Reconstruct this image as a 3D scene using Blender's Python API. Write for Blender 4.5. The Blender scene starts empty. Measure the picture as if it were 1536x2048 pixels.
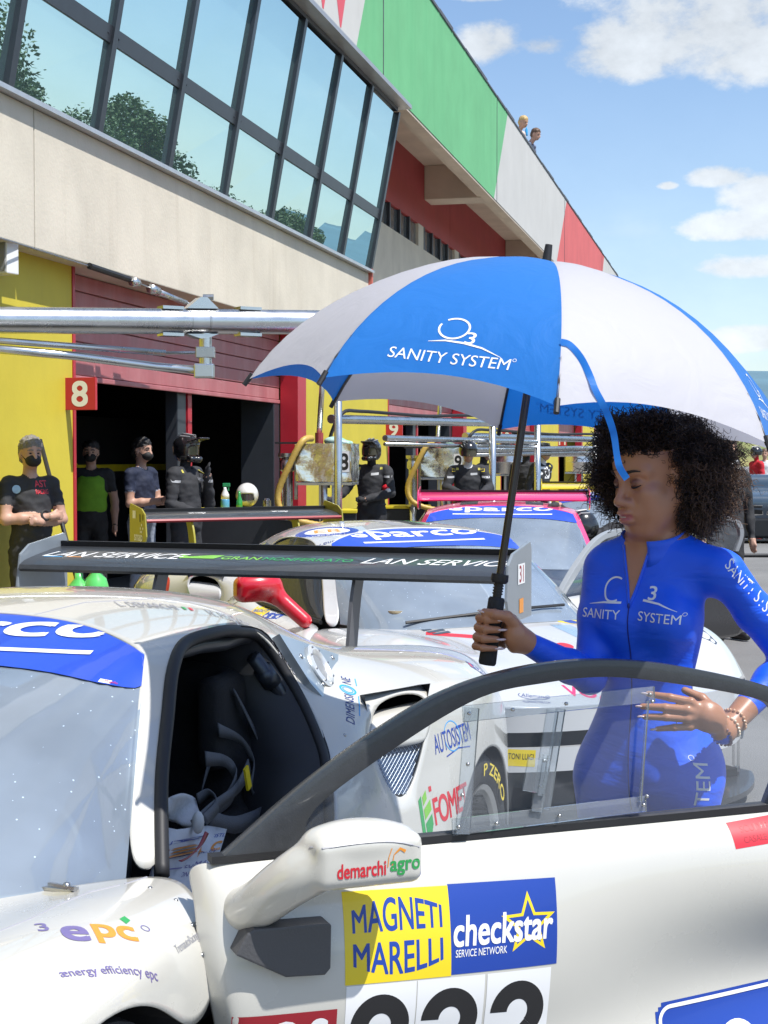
import bpy, bmesh, math, random
import numpy as np
from mathutils import Vector, Matrix
from mathutils.bvhtree import BVHTree
R = math.radians
random.seed(7)
sc = bpy.context.scene
COL = sc.collection

# ------------------------------------------------------------------ camera
CAM_H = 1.6
FPX = 3050.0                       # focal length in pixels of the 1536 x 2048 photograph
PITCH = math.atan(112 / FPX)
cam = bpy.data.cameras.new('camera')
cam.sensor_fit = 'VERTICAL'
cam.sensor_height = 36
cam.lens = FPX / 2048 * 36
cam.clip_start = 0.05
cam.clip_end = 9000
cam_ob = bpy.data.objects.new('camera', cam)
COL.objects.link(cam_ob)
cam_ob.location = (0, 0, CAM_H)
cam_ob.rotation_euler = (R(90) - PITCH, 0, 0)
sc.camera = cam_ob

# ------------------------------------------------------------------ sky, sun, exposure
SUN = Vector((0.40, -0.27, 0.875)).normalized()
SUN_EL = math.asin(SUN.z)
SUN_ROT = math.atan2(SUN.x, SUN.y)
world = bpy.data.worlds.new('World')
sc.world = world
world.use_nodes = True
def build_world():
    nt = world.node_tree
    N, L = nt.nodes, nt.links
    N.clear()
    out = N.new('ShaderNodeOutputWorld')
    sky = N.new('ShaderNodeTexSky')
    sky.sky_type = 'NISHITA'
    sky.sun_disc = False
    sky.sun_elevation = SUN_EL
    sky.sun_rotation = SUN_ROT
    sky.air_density = 1.0
    sky.dust_density = 0.5
    sky.ozone_density = 3.0
    bg = N.new('ShaderNodeBackground'); bg.inputs[1].default_value = 0.100
    L.new(sky.outputs[0], bg.inputs[0])
    tc = N.new('ShaderNodeTexCoord')
    sep = N.new('ShaderNodeSeparateXYZ'); L.new(tc.outputs['Generated'], sep.inputs[0])
    def M(op, a, b=None, c=None):
        n = N.new('ShaderNodeMath'); n.operation = op
        for i, v in enumerate((a, b, c)):
            if v is None: continue
            if isinstance(v, (int, float)): n.inputs[i].default_value = v
            else: L.new(v, n.inputs[i])
        return n.outputs[0]
    az = M('ARCTAN2', sep.outputs[0], sep.outputs[1])
    el = M('ARCSINE', sep.outputs[2])
    # noise drives every cloud edge
    def noise(scale, detail, rough=0.55, off=(0, 0, 0), stretch=(1, 1, 1.6)):
        mp = N.new('ShaderNodeMapping'); mp.inputs['Scale'].default_value = stretch; mp.inputs['Location'].default_value = off
        L.new(tc.outputs['Generated'], mp.inputs[0])
        n = N.new('ShaderNodeTexNoise'); n.inputs['Scale'].default_value = scale; n.inputs['Detail'].default_value = detail
        n.inputs['Roughness'].default_value = rough; L.new(mp.outputs[0], n.inputs['Vector'])
        return n.outputs['Fac']
    n1 = noise(15, 9, 0.62)
    n2 = noise(3.2, 7, 0.5, (2.3, 5.1, .4), (1, 1, 2.6))
    n3 = noise(42, 6, 0.6)
    # cumulus clumps: (photo x, photo y, half width, half height)
    clumps = [(1400, 70, 235, 105), (1250, 125, 150, 62), (1500, 130, 160, 75), (1090, 105, 60, 24), (975, 100, 82, 46), (1445, 372, 72, 22), (1530, 405, 95, 42), (1470, 470, 110, 30),
              (1530, 440, 60, 40), (1480, 548, 100, 24), (1330, 385, 20, 9), (1500, 690, 130, 26), (960, 4, 60, 16)]
    val = None
    for (x, y, w, h) in clumps:
        a0 = math.atan((x - 768) / FPX); e0 = math.atan((912 - y) / FPX)
        da = M('DIVIDE', M('SUBTRACT', az, a0), w / FPX * 1.15)
        de = M('DIVIDE', M('SUBTRACT', el, e0), h / FPX * 1.3)
        de = M('MULTIPLY', de, M('ADD', 1.0, M('MULTIPLY', M('LESS_THAN', de, 0.0), 0.35)))
        v = M('SUBTRACT', 1.0, M('ADD', M('MULTIPLY', da, da), M('MULTIPLY', de, de)))
        val = v if val is None else M('SMOOTH_MAX', val, v, 0.35)
    edge = M('MULTIPLY', M('SUBTRACT', n1, 0.5), 3.4)
    edge = M('ADD', edge, M('MULTIPLY', M('SUBTRACT', n3, 0.5), 1.0))
    dens = M('ADD', val, edge)
    mk = N.new('ShaderNodeMapRange'); mk.interpolation_type = 'SMOOTHSTEP'
    mk.inputs['From Min'].default_value = -0.1; mk.inputs['From Max'].default_value = 0.75
    L.new(dens, mk.inputs[0])
    # the same broken cloud over the rest of the sky
    mk2 = N.new('ShaderNodeMapRange'); mk2.interpolation_type = 'SMOOTHSTEP'
    mk2.inputs['From Min'].default_value = 0.43; mk2.inputs['From Max'].default_value = 0.78; mk2.inputs['To Max'].default_value = 0.55
    L.new(n2, mk2.inputs[0])
    # haze near the horizon
    hz = N.new('ShaderNodeMapRange'); hz.interpolation_type = 'SMOOTHSTEP'
    hz.inputs['From Min'].default_value = 0.30; hz.inputs['From Max'].default_value = -0.02; hz.inputs['To Min'].default_value = 0.0; hz.inputs['To Max'].default_value = 0.28
    L.new(el, hz.inputs[0])
    mask = M('MINIMUM', M('MAXIMUM', M('MULTIPLY', mk.outputs[0], 0.93), M('MAXIMUM', mk2.outputs[0], hz.outputs[0])), 1.0)
    shade = M('ADD', 0.92, M('MULTIPLY', M('SUBTRACT', n1, 0.5), 0.9))
    shade = M('ADD', shade, M('MULTIPLY', M('SUBTRACT', n2, 0.5), 0.5))
    cb = N.new('ShaderNodeBackground'); cb.inputs[0].default_value = (0.88, 0.94, 1.0, 1)
    L.new(M('MULTIPLY', shade, 0.60), cb.inputs[1])
    mix = N.new('ShaderNodeMixShader')
    L.new(mask, mix.inputs[0]); L.new(bg.outputs[0], mix.inputs[1]); L.new(cb.outputs[0], mix.inputs[2])
    L.new(mix.outputs[0], out.inputs[0])
build_world()
sun = bpy.data.lights.new('sun', 'SUN')
sun.energy = 3.4
sun.angle = R(0.5)
sun.color = (1.0, 0.97, 0.92)
sun_ob = bpy.data.objects.new('sun', sun)
COL.objects.link(sun_ob)
sun_ob.location = (20, -5, 30)
sun_ob.rotation_euler = SUN.to_track_quat('Z', 'Y').to_euler()
sc.view_settings.view_transform = 'Standard'
sc.view_settings.look = 'None'
sc.view_settings.gamma = 1
sc.view_settings.use_curve_mapping = False
sc.view_settings.exposure = 0.86
sc.cycles.max_bounces = 8
sc.cycles.transparent_max_bounces = 24
sc.cycles.caustics_reflective = False
sc.cycles.caustics_refractive = False
sc.cycles.sample_clamp_indirect = 6

# ------------------------------------------------------------------ helpers
def link(o, parent=None):
    COL.objects.link(o)
    if parent is not None: o.parent = parent
    return o
def empty(name, loc=(0, 0, 0), rz=0.0, label=None, cat=None, group=None):
    o = bpy.data.objects.new(name, None)
    COL.objects.link(o)
    o.empty_display_size = 0.2
    o.location = loc
    o.rotation_euler = (0, 0, rz)
    tag(o, label, cat, group)
    return o
def tag(o, label=None, cat=None, group=None, kind=None):
    if label: o['label'] = label
    if cat: o['category'] = cat
    if group: o['group'] = group
    if kind: o['kind'] = kind
    return o
def copy_tree(o, parent=None):
    c = o.copy(); COL.objects.link(c); c.parent = parent
    for ch in list(o.children):
        if ch.name in sc.objects: copy_tree(ch, c)
    return c

MATS = {}
def mat(name, col=(0.5, 0.5, 0.5), rough=0.5, metal=0.0, var=0.0, vscale=6.0, bump=0.0, bscale=60.0, coat=0.0, spec=0.5, stretch=None,
        col2=None, sheen=0.0, trans=0.0, sub=0.0, rvar=0.0):
    if name in MATS: return MATS[name]
    m = bpy.data.materials.new(name)
    m.use_nodes = True
    N, L = m.node_tree.nodes, m.node_tree.links
    b = N['Principled BSDF']
    b.inputs['Base Color'].default_value = (*col, 1)
    b.inputs['Roughness'].default_value = rough
    b.inputs['Metallic'].default_value = metal
    b.inputs['Specular IOR Level'].default_value = spec
    b.inputs['Coat Weight'].default_value = coat
    b.inputs['Coat Roughness'].default_value = 0.03
    if sheen: b.inputs['Sheen Weight'].default_value = sheen
    if trans: b.inputs['Transmission Weight'].default_value = trans
    if sub:
        b.inputs['Subsurface Weight'].default_value = sub
        b.inputs['Subsurface Radius'].default_value = (0.012, 0.005, 0.003)
    tc = mp = None
    if var or bump or rvar:
        tc = N.new('ShaderNodeTexCoord')
        mp = N.new('ShaderNodeMapping'); L.new(tc.outputs['Object'], mp.inputs[0])
        if stretch: mp.inputs['Scale'].default_value = stretch
    if var or rvar:
        n = N.new('ShaderNodeTexNoise'); n.inputs['Scale'].default_value = vscale; n.inputs['Detail'].default_value = 7; n.inputs['Roughness'].default_value = 0.6
        L.new(mp.outputs[0], n.inputs['Vector'])
    if var:
        r = N.new('ShaderNodeMapRange'); r.inputs['From Min'].default_value = 0.3; r.inputs['From Max'].default_value = 0.7
        L.new(n.outputs['Fac'], r.inputs[0])
        mx = N.new('ShaderNodeMix'); mx.data_type = 'RGBA'
        L.new(r.outputs[0], mx.inputs[0])
        c2 = col2 if col2 else tuple(c * (1 - var) for c in col)
        c1 = col if col2 else tuple(min(1, c * (1 + var * 0.5)) for c in col)
        mx.inputs[6].default_value = (*c2, 1); mx.inputs[7].default_value = (*c1, 1)
        L.new(mx.outputs[2], b.inputs['Base Color'])
    if rvar:
        r2 = N.new('ShaderNodeMapRange'); r2.inputs['From Min'].default_value = 0.3; r2.inputs['From Max'].default_value = 0.7
        r2.inputs['To Min'].default_value = max(0.01, rough - rvar); r2.inputs['To Max'].default_value = rough + rvar
        L.new(n.outputs['Fac'], r2.inputs[0]); L.new(r2.outputs[0], b.inputs['Roughness'])
    if bump:
        n2 = N.new('ShaderNodeTexNoise'); n2.inputs['Scale'].default_value = bscale; n2.inputs['Detail'].default_value = 5
        L.new(mp.outputs[0], n2.inputs['Vector'])
        bp = N.new('ShaderNodeBump'); bp.inputs['Strength'].default_value = bump; bp.inputs['Distance'].default_value = 0.02
        L.new(n2.outputs['Fac'], bp.inputs['Height']); L.new(bp.outputs[0], b.inputs['Normal'])
    MATS[name] = m
    return m
def glassmat(name, tint=(0.9, 0.95, 0.97), veil=0.06, refl=1.0, veilcol=(0.8, 0.85, 0.9), specks=0.0, dark=0.0):
    """thin sheet glass: see-through, fresnel reflection, a diffuse veil painted for dust and pale reflections"""
    if name in MATS: return MATS[name]
    m = bpy.data.materials.new(name); m.use_nodes = True
    N, L = m.node_tree.nodes, m.node_tree.links
    N.clear()
    out = N.new('ShaderNodeOutputMaterial')
    tr = N.new('ShaderNodeBsdfTransparent'); tr.inputs[0].default_value = (*tint, 1)
    gl = N.new('ShaderNodeBsdfGlossy'); gl.inputs['Roughness'].default_value = 0.02
    df = N.new('ShaderNodeBsdfDiffuse'); df.inputs[0].default_value = (*veilcol, 1)
    fr = N.new('ShaderNodeFresnel'); fr.inputs[0].default_value = 1.5
    mu = N.new('ShaderNodeMath'); mu.operation = 'MULTIPLY_ADD'; mu.inputs[1].default_value = refl; mu.inputs[2].default_value = dark; L.new(fr.outputs[0], mu.inputs[0])
    m1 = N.new('ShaderNodeMixShader'); m1.inputs[0].default_value = veil
    L.new(tr.outputs[0], m1.inputs[1]); L.new(df.outputs[0], m1.inputs[2])
    if specks:
        tc = N.new('ShaderNodeTexCoord')
        n = N.new('ShaderNodeTexNoise'); n.inputs['Scale'].default_value = 2.2; n.inputs['Detail'].default_value = 4; n.inputs['Roughness'].default_value = 0.5
        L.new(tc.outputs['Object'], n.inputs['Vector'])
        v = N.new('ShaderNodeTexVoronoi'); v.inputs['Scale'].default_value = 38; L.new(tc.outputs['Object'], v.inputs['Vector'])
        lt = N.new('ShaderNodeMath'); lt.operation = 'LESS_THAN'; lt.inputs[1].default_value = 0.075; L.new(v.outputs['Distance'], lt.inputs[0])
        r = N.new('ShaderNodeMapRange'); r.inputs['From Min'].default_value = 0.42; r.inputs['From Max'].default_value = 0.75
        r.inputs['To Min'].default_value = veil * 0.85; r.inputs['To Max'].default_value = veil + specks; L.new(n.outputs['Fac'], r.inputs[0])
        ad = N.new('ShaderNodeMath'); ad.operation = 'MULTIPLY_ADD'; ad.inputs[1].default_value = 0.55; L.new(lt.outputs[0], ad.inputs[0]); L.new(r.outputs[0], ad.inputs[2])
        L.new(ad.outputs[0], m1.inputs[0])
    m2 = N.new('ShaderNodeMixShader'); L.new(mu.outputs[0], m2.inputs[0]); L.new(m1.outputs[0], m2.inputs[1]); L.new(gl.outputs[0], m2.inputs[2])
    L.new(m2.outputs[0], out.inputs[0])
    MATS[name] = m
    return m

class MB:
    """collects simple shapes; build() links them as one mesh object"""
    def __init__(s): s.v = []; s.f = []; s.m = []; s.cur = 0
    def mi(s, i): s.cur = i; return s
    def add(s, vs, fs):
        o = len(s.v); s.v += [tuple(v) for v in vs]
        for f in fs: s.f.append(tuple(i + o for i in f)); s.m.append(s.cur)
        return s
    def box(s, c, h, rot=None):
        """centre, half sizes, optional Matrix"""
        vs = []
        for x in (-1, 1):
            for y in (-1, 1):
                for z in (-1, 1):
                    p = Vector((x * h[0], y * h[1], z * h[2]))
                    if rot is not None: p = rot @ p
                    vs.append(p + Vector(c))
        return s.add(vs, [(0, 1, 3, 2), (4, 6, 7, 5), (0, 4, 5, 1), (2, 3, 7, 6), (0, 2, 6, 4), (1, 5, 7, 3)])
    def bx(s, x0, x1, y0, y1, z0, z1):
        return s.box(((x0 + x1) / 2, (y0 + y1) / 2, (z0 + z1) / 2), (abs(x1 - x0) / 2, abs(y1 - y0) / 2, abs(z1 - z0) / 2))
    def tube(s, pts, r, n=8, caps=True):
        pts = [Vector(p) for p in pts]
        rs = r if isinstance(r, (list, tuple)) else [r] * len(pts)
        rings = []; up = None
        for i, p in enumerate(pts):
            t = (pts[min(i + 1, len(pts) - 1)] - pts[max(i - 1, 0)]).normalized()
            if up is None: up = Vector((0, 0, 1)) if abs(t.z) < 0.9 else Vector((1, 0, 0))
            a = t.cross(up).normalized(); up = a.cross(t).normalized()
            rings.append([p + (a * math.cos(2 * math.pi * k / n) + up * math.sin(2 * math.pi * k / n)) * rs[i] for k in range(n)])
        vs = [v for rg in rings for v in rg]; fs = []
        for i in range(len(pts) - 1):
            for k in range(n):
                k2 = (k + 1) % n
                fs.append((i * n + k, i * n + k2, (i + 1) * n + k2, (i + 1) * n + k))
        if caps:
            fs.append(tuple(range(n))[::-1]); fs.append(tuple((len(pts) - 1) * n + k for k in range(n)))
        return s.add(vs, fs)
    def lathe(s, prof, c=(0, 0, 0), n=20, rot=None, sc_=(1, 1)):
        """profile [(r,z)] about Z, optional rotation Matrix"""
        vs = []; fs = []
        for (r, z) in prof:
            for k in range(n):
                a = 2 * math.pi * k / n
                p = Vector((r * math.cos(a) * sc_[0], r * math.sin(a) * sc_[1], z))
                if rot is not None: p = rot @ p
                vs.append(p + Vector(c))
        for i in range(len(prof) - 1):
            for k in range(n):
                k2 = (k + 1) % n
                fs.append((i * n + k, i * n + k2, (i + 1) * n + k2, (i + 1) * n + k))
        if prof[0][0] > 1e-4: fs.append(tuple(range(n))[::-1])
        if prof[-1][0] > 1e-4: fs.append(tuple((len(prof) - 1) * n + k for k in range(n)))
        return s.add(vs, fs)
    def ell(s, c, r, rot=None, nu=14, nv=9):
        prof = [(math.sin(math.pi * i / (nv - 1)), -math.cos(math.pi * i / (nv - 1))) for i in range(nv)]
        vs = []; fs = []
        for (a, z) in prof:
            for k in range(nu):
                t = 2 * math.pi * k / nu
                p = Vector((a * math.cos(t) * r[0], a * math.sin(t) * r[1], z * r[2]))
                if rot is not None: p = rot @ p
                vs.append(p + Vector(c))
        for i in range(nv - 1):
            for k in range(nu):
                k2 = (k + 1) % nu
                fs.append((i * nu + k, i * nu + k2, (i + 1) * nu + k2, (i + 1) * nu + k))
        return s.add(vs, fs)
    def prism(s, poly, fn0, fn1):
        """poly of 2D points, two maps to 3D: front and back"""
        n = len(poly)
        vs = [fn0(*p) for p in poly] + [fn1(*p) for p in poly]
        fs = [tuple(range(n)), tuple(range(2 * n - 1, n - 1, -1))] + [(i, (i + 1) % n + 0, n + (i + 1) % n, n + i)[::-1] for i in range(n)]
        return s.add(vs, fs)
    def grid(s, rows, thick=None):
        nr, nc = len(rows), len(rows[0])
        vs = [p for r in rows for p in r]
        return s.add(vs, [(i * nc + j, i * nc + j + 1, (i + 1) * nc + j + 1, (i + 1) * nc + j) for i in range(nr - 1) for j in range(nc - 1)])
    def band(s, outer, inner, fn, t0, t1):
        """closed or open strip between two outlines of 2D points, extruded from t0 to t1 through fn(p, t)"""
        n = len(outer)
        A = [fn(p, t0) for p in outer]; B = [fn(p, t0) for p in inner]; Cc = [fn(p, t1) for p in outer]; D = [fn(p, t1) for p in inner]
        vs = A + B + Cc + D; fs = []
        for i in range(n - 1):
            fs += [(i, i + 1, n + i + 1, n + i), (2 * n + i, 3 * n + i, 3 * n + i + 1, 2 * n + i + 1), (i, 2 * n + i, 2 * n + i + 1, i + 1), (n + i, n + i + 1, 3 * n + i + 1, 3 * n + i)]
        fs += [(0, n, 3 * n, 2 * n), (n - 1, 3 * n - 1, 4 * n - 1, 2 * n - 1)]
        return s.add(vs, fs)
    def build(s, name, mats, parent=None, smooth=False, bevel=0.0, sub=0, ang=None, merge=0.0, mirror=False, solid=0.0, recalc=True):
        me = bpy.data.meshes.new(name)
        me.from_pydata(s.v, [], s.f)
        if not isinstance(mats, (list, tuple)): mats = [mats]
        for m in mats: me.materials.append(m)
        me.polygons.foreach_set('material_index', s.m)
        bm = bmesh.new(); bm.from_mesh(me)
        if merge: bmesh.ops.remove_doubles(bm, verts=bm.verts, dist=merge)
        if recalc: bmesh.ops.recalc_face_normals(bm, faces=bm.faces)
        if bevel:
            es = [e for e in bm.edges if len(e.link_faces) == 2 and e.calc_face_angle(0) > 0.5]
            bmesh.ops.bevel(bm, geom=es, offset=bevel, segments=2, affect='EDGES', profile=0.6)
        bm.to_mesh(me); bm.free()
        o = link(bpy.data.objects.new(name, me), parent)
        if sub:
            md = o.modifiers.new('sub', 'SUBSURF'); md.levels = sub; md.render_levels = sub
        if solid:
            md = o.modifiers.new('solid', 'SOLIDIFY'); md.thickness = solid; md.offset = -1
        if smooth:
            me.polygons.foreach_set('use_smooth', [True] * len(me.polygons))
            if ang is not None:
                me.set_sharp_from_angle(angle=R(ang))
        return o

def bake(o):
    """apply an object's modifiers"""
    bpy.context.view_layer.update()
    dg = bpy.context.evaluated_depsgraph_get()
    me = bpy.data.meshes.new_from_object(o.evaluated_get(dg))
    old = o.data
    o.modifiers.clear(); o.data = me
    me.name = old.name + '_m'
    return o
def bvh_of(*obs):
    """one search tree over meshes that share the same parent frame"""
    vs = []; fs = []
    for o in obs:
        k = len(vs); mw = o.matrix_basis
        vs += [mw @ v.co for v in o.data.vertices]
        fs += [tuple(i + k for i in p.vertices) for p in o.data.polygons]
    return BVHTree.FromPolygons(vs, fs)

# ------------------------------------------------------------------ smooth solids from simple volumes (surface nets)
def cap(a, ra, b, rb, k=0.02, tag=0): return dict(t='cap', a=np.array(a, float), b=np.array(b, float), ra=ra, rb=rb, k=k, tag=tag)
def ell(c, r, rot=None, k=0.02, sub=False, tag=0): return dict(t='ell', c=np.array(c, float), r=np.array(r, float), rot=rot, k=k, sub=sub, tag=tag)
def rbox(c, h, rr, rot=None, k=0.02, sub=False, tag=0): return dict(t='box', c=np.array(c, float), h=np.array(h, float), rr=rr, rot=rot, k=k, sub=sub, tag=tag)
def sdf_eval(p, P):
    if p['t'] == 'cap':
        ab = p['b'] - p['a']; q = P - p['a']
        t = np.clip((q @ ab) / max(1e-9, ab @ ab), 0, 1)
        return np.sqrt((((q - t[..., None] * ab)) ** 2).sum(-1)) - (p['ra'] + t * (p['rb'] - p['ra']))
    q = P - p['c']
    if p.get('rot') is not None: q = q @ p['rot']
    if p['t'] == 'ell':
        k0 = np.sqrt(((q / p['r']) ** 2).sum(-1)); k1 = np.sqrt(((q / p['r'] ** 2) ** 2).sum(-1))
        return k0 * (k0 - 1) / np.maximum(k1, 1e-6)
    d = np.abs(q) - (p['h'] - p['rr'])
    return np.sqrt((np.maximum(d, 0) ** 2).sum(-1)) + np.minimum(d.max(-1), 0) - p['rr']
def prim_box(p):
    if p['t'] == 'cap':
        r = max(p['ra'], p['rb']); return np.minimum(p['a'], p['b']) - r, np.maximum(p['a'], p['b']) + r
    e = p['r'] if p['t'] == 'ell' else p['h']
    if p.get('rot') is not None: e = np.abs(p['rot']) @ e
    return p['c'] - e, p['c'] + e
def sdf_mesh(prims, vox):
    """returns vertices, quads, and the tag of the nearest volume for each vertex"""
    lo = np.min([prim_box(p)[0] for p in prims if not p.get('sub')], 0) - 3 * vox
    hi = np.max([prim_box(p)[1] for p in prims if not p.get('sub')], 0) + 3 * vox
    n = np.ceil((hi - lo) / vox).astype(int) + 1
    f = np.full(n, 1.0, np.float32)
    ax = [lo[i] + vox * np.arange(n[i]) for i in range(3)]
    for p in prims:
        a, b = prim_box(p); m = p['k'] + 3 * vox
        i0 = np.clip(np.floor((a - m - lo) / vox).astype(int), 0, n - 1); i1 = np.clip(np.ceil((b + m - lo) / vox).astype(int) + 1, 1, n)
        if np.any(i1 <= i0): continue
        P = np.stack(np.meshgrid(*[ax[i][i0[i]:i1[i]] for i in range(3)], indexing='ij'), -1)
        d = sdf_eval(p, P).astype(np.float32)
        S = f[i0[0]:i1[0], i0[1]:i1[1], i0[2]:i1[2]]
        k = max(p['k'], 1e-4)
        if p.get('sub'):
            h = np.maximum(k - np.abs(S + d), 0) / k
            S[...] = np.maximum(S, -d) + h * h * k * 0.25
        else:
            h = np.maximum(k - np.abs(S - d), 0) / k
            S[...] = np.minimum(S, d) - h * h * k * 0.25
    ins = f < 0
    c = np.zeros(n - 1, np.int8)
    for dx in (0, 1):
        for dy in (0, 1):
            for dz in (0, 1):
                c += ins[dx:n[0] - 1 + dx, dy:n[1] - 1 + dy, dz:n[2] - 1 + dz]
    act = np.argwhere((c > 0) & (c < 8))
    idx = np.full(n - 1, -1, np.int32); idx[act[:, 0], act[:, 1], act[:, 2]] = np.arange(len(act))
    cor = [(x, y, z) for x in (0, 1) for y in (0, 1) for z in (0, 1)]
    cv = {q: f[act[:, 0] + q[0], act[:, 1] + q[1], act[:, 2] + q[2]] for q in cor}
    acc = np.zeros((len(act), 3)); cnt = np.zeros(len(act))
    for q in cor:
        for a in range(3):
            if q[a] == 0:
                q2 = list(q); q2[a] = 1; q2 = tuple(q2)
                v0, v1 = cv[q], cv[q2]; m = (v0 < 0) != (v1 < 0)
                t = np.where(m, v0 / np.where(m, v0 - v1, 1), 0)
                e = np.array(q, float)[None].repeat(len(act), 0); e[:, a] = t
                acc[m] += e[m]; cnt[m] += 1
    V = lo + (act + acc / cnt[:, None]) * vox
    quads = []
    for a in range(3):
        sl0 = [slice(None)] * 3; sl1 = [slice(None)] * 3
        sl0[a] = slice(0, -1); sl1[a] = slice(1, None)
        s0 = ins[tuple(sl0)]; s1 = ins[tuple(sl1)]
        e = np.argwhere(s0 != s1)
        b, d = (a + 1) % 3, (a + 2) % 3
        e = e[(e[:, b] > 0) & (e[:, d] > 0) & (e[:, b] < n[b] - 1) & (e[:, d] < n[d] - 1)]
        ib = np.zeros(3, int); ib[b] = 1; idd = np.zeros(3, int); idd[d] = 1
        def cell(o): return idx[o[:, 0], o[:, 1], o[:, 2]]
        q = np.stack([cell(e - ib - idd), cell(e - idd), cell(e), cell(e - ib)], 1)
        fl = s0[e[:, 0], e[:, 1], e[:, 2]]
        q[~fl] = q[~fl][:, ::-1]
        quads.append(q)
    Q = np.concatenate(quads); Q = Q[(Q >= 0).all(1)]
    tags = [p for p in prims if not p.get('sub')]
    T = None
    if any(p['tag'] for p in tags):
        best = np.full(len(V), 9.0); T = np.zeros(len(V), int)
        for p in tags:
            a, b = prim_box(p); sel = np.where(((V > a - 0.04) & (V < b + 0.04)).all(1))[0]
            if len(sel) == 0: continue
            d = sdf_eval(p, V[sel]); m = d < best[sel]
            best[sel[m]] = d[m]; T[sel[m]] = p['tag']
    return V, Q, T
def mesh_np(name, V, Q, mats, parent=None, midx=None, smooth=True):
    me = bpy.data.meshes.new(name)
    me.from_pydata(V.tolist(), [], Q.tolist())
    for m in (mats if isinstance(mats, (list, tuple)) else [mats]): me.materials.append(m)
    if midx is not None: me.polygons.foreach_set('material_index', midx)
    if smooth: me.polygons.foreach_set('use_smooth', [True] * len(me.polygons))
    return link(bpy.data.objects.new(name, me), parent)
def sdf_obj(name, prims, vox, mats, parent=None):
    V, Q, T = sdf_mesh(prims, vox)
    mi = None
    if T is not None: mi = np.median(T[Q], 1).astype(int).tolist()
    return mesh_np(name, V, Q, mats, parent, mi)

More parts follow.
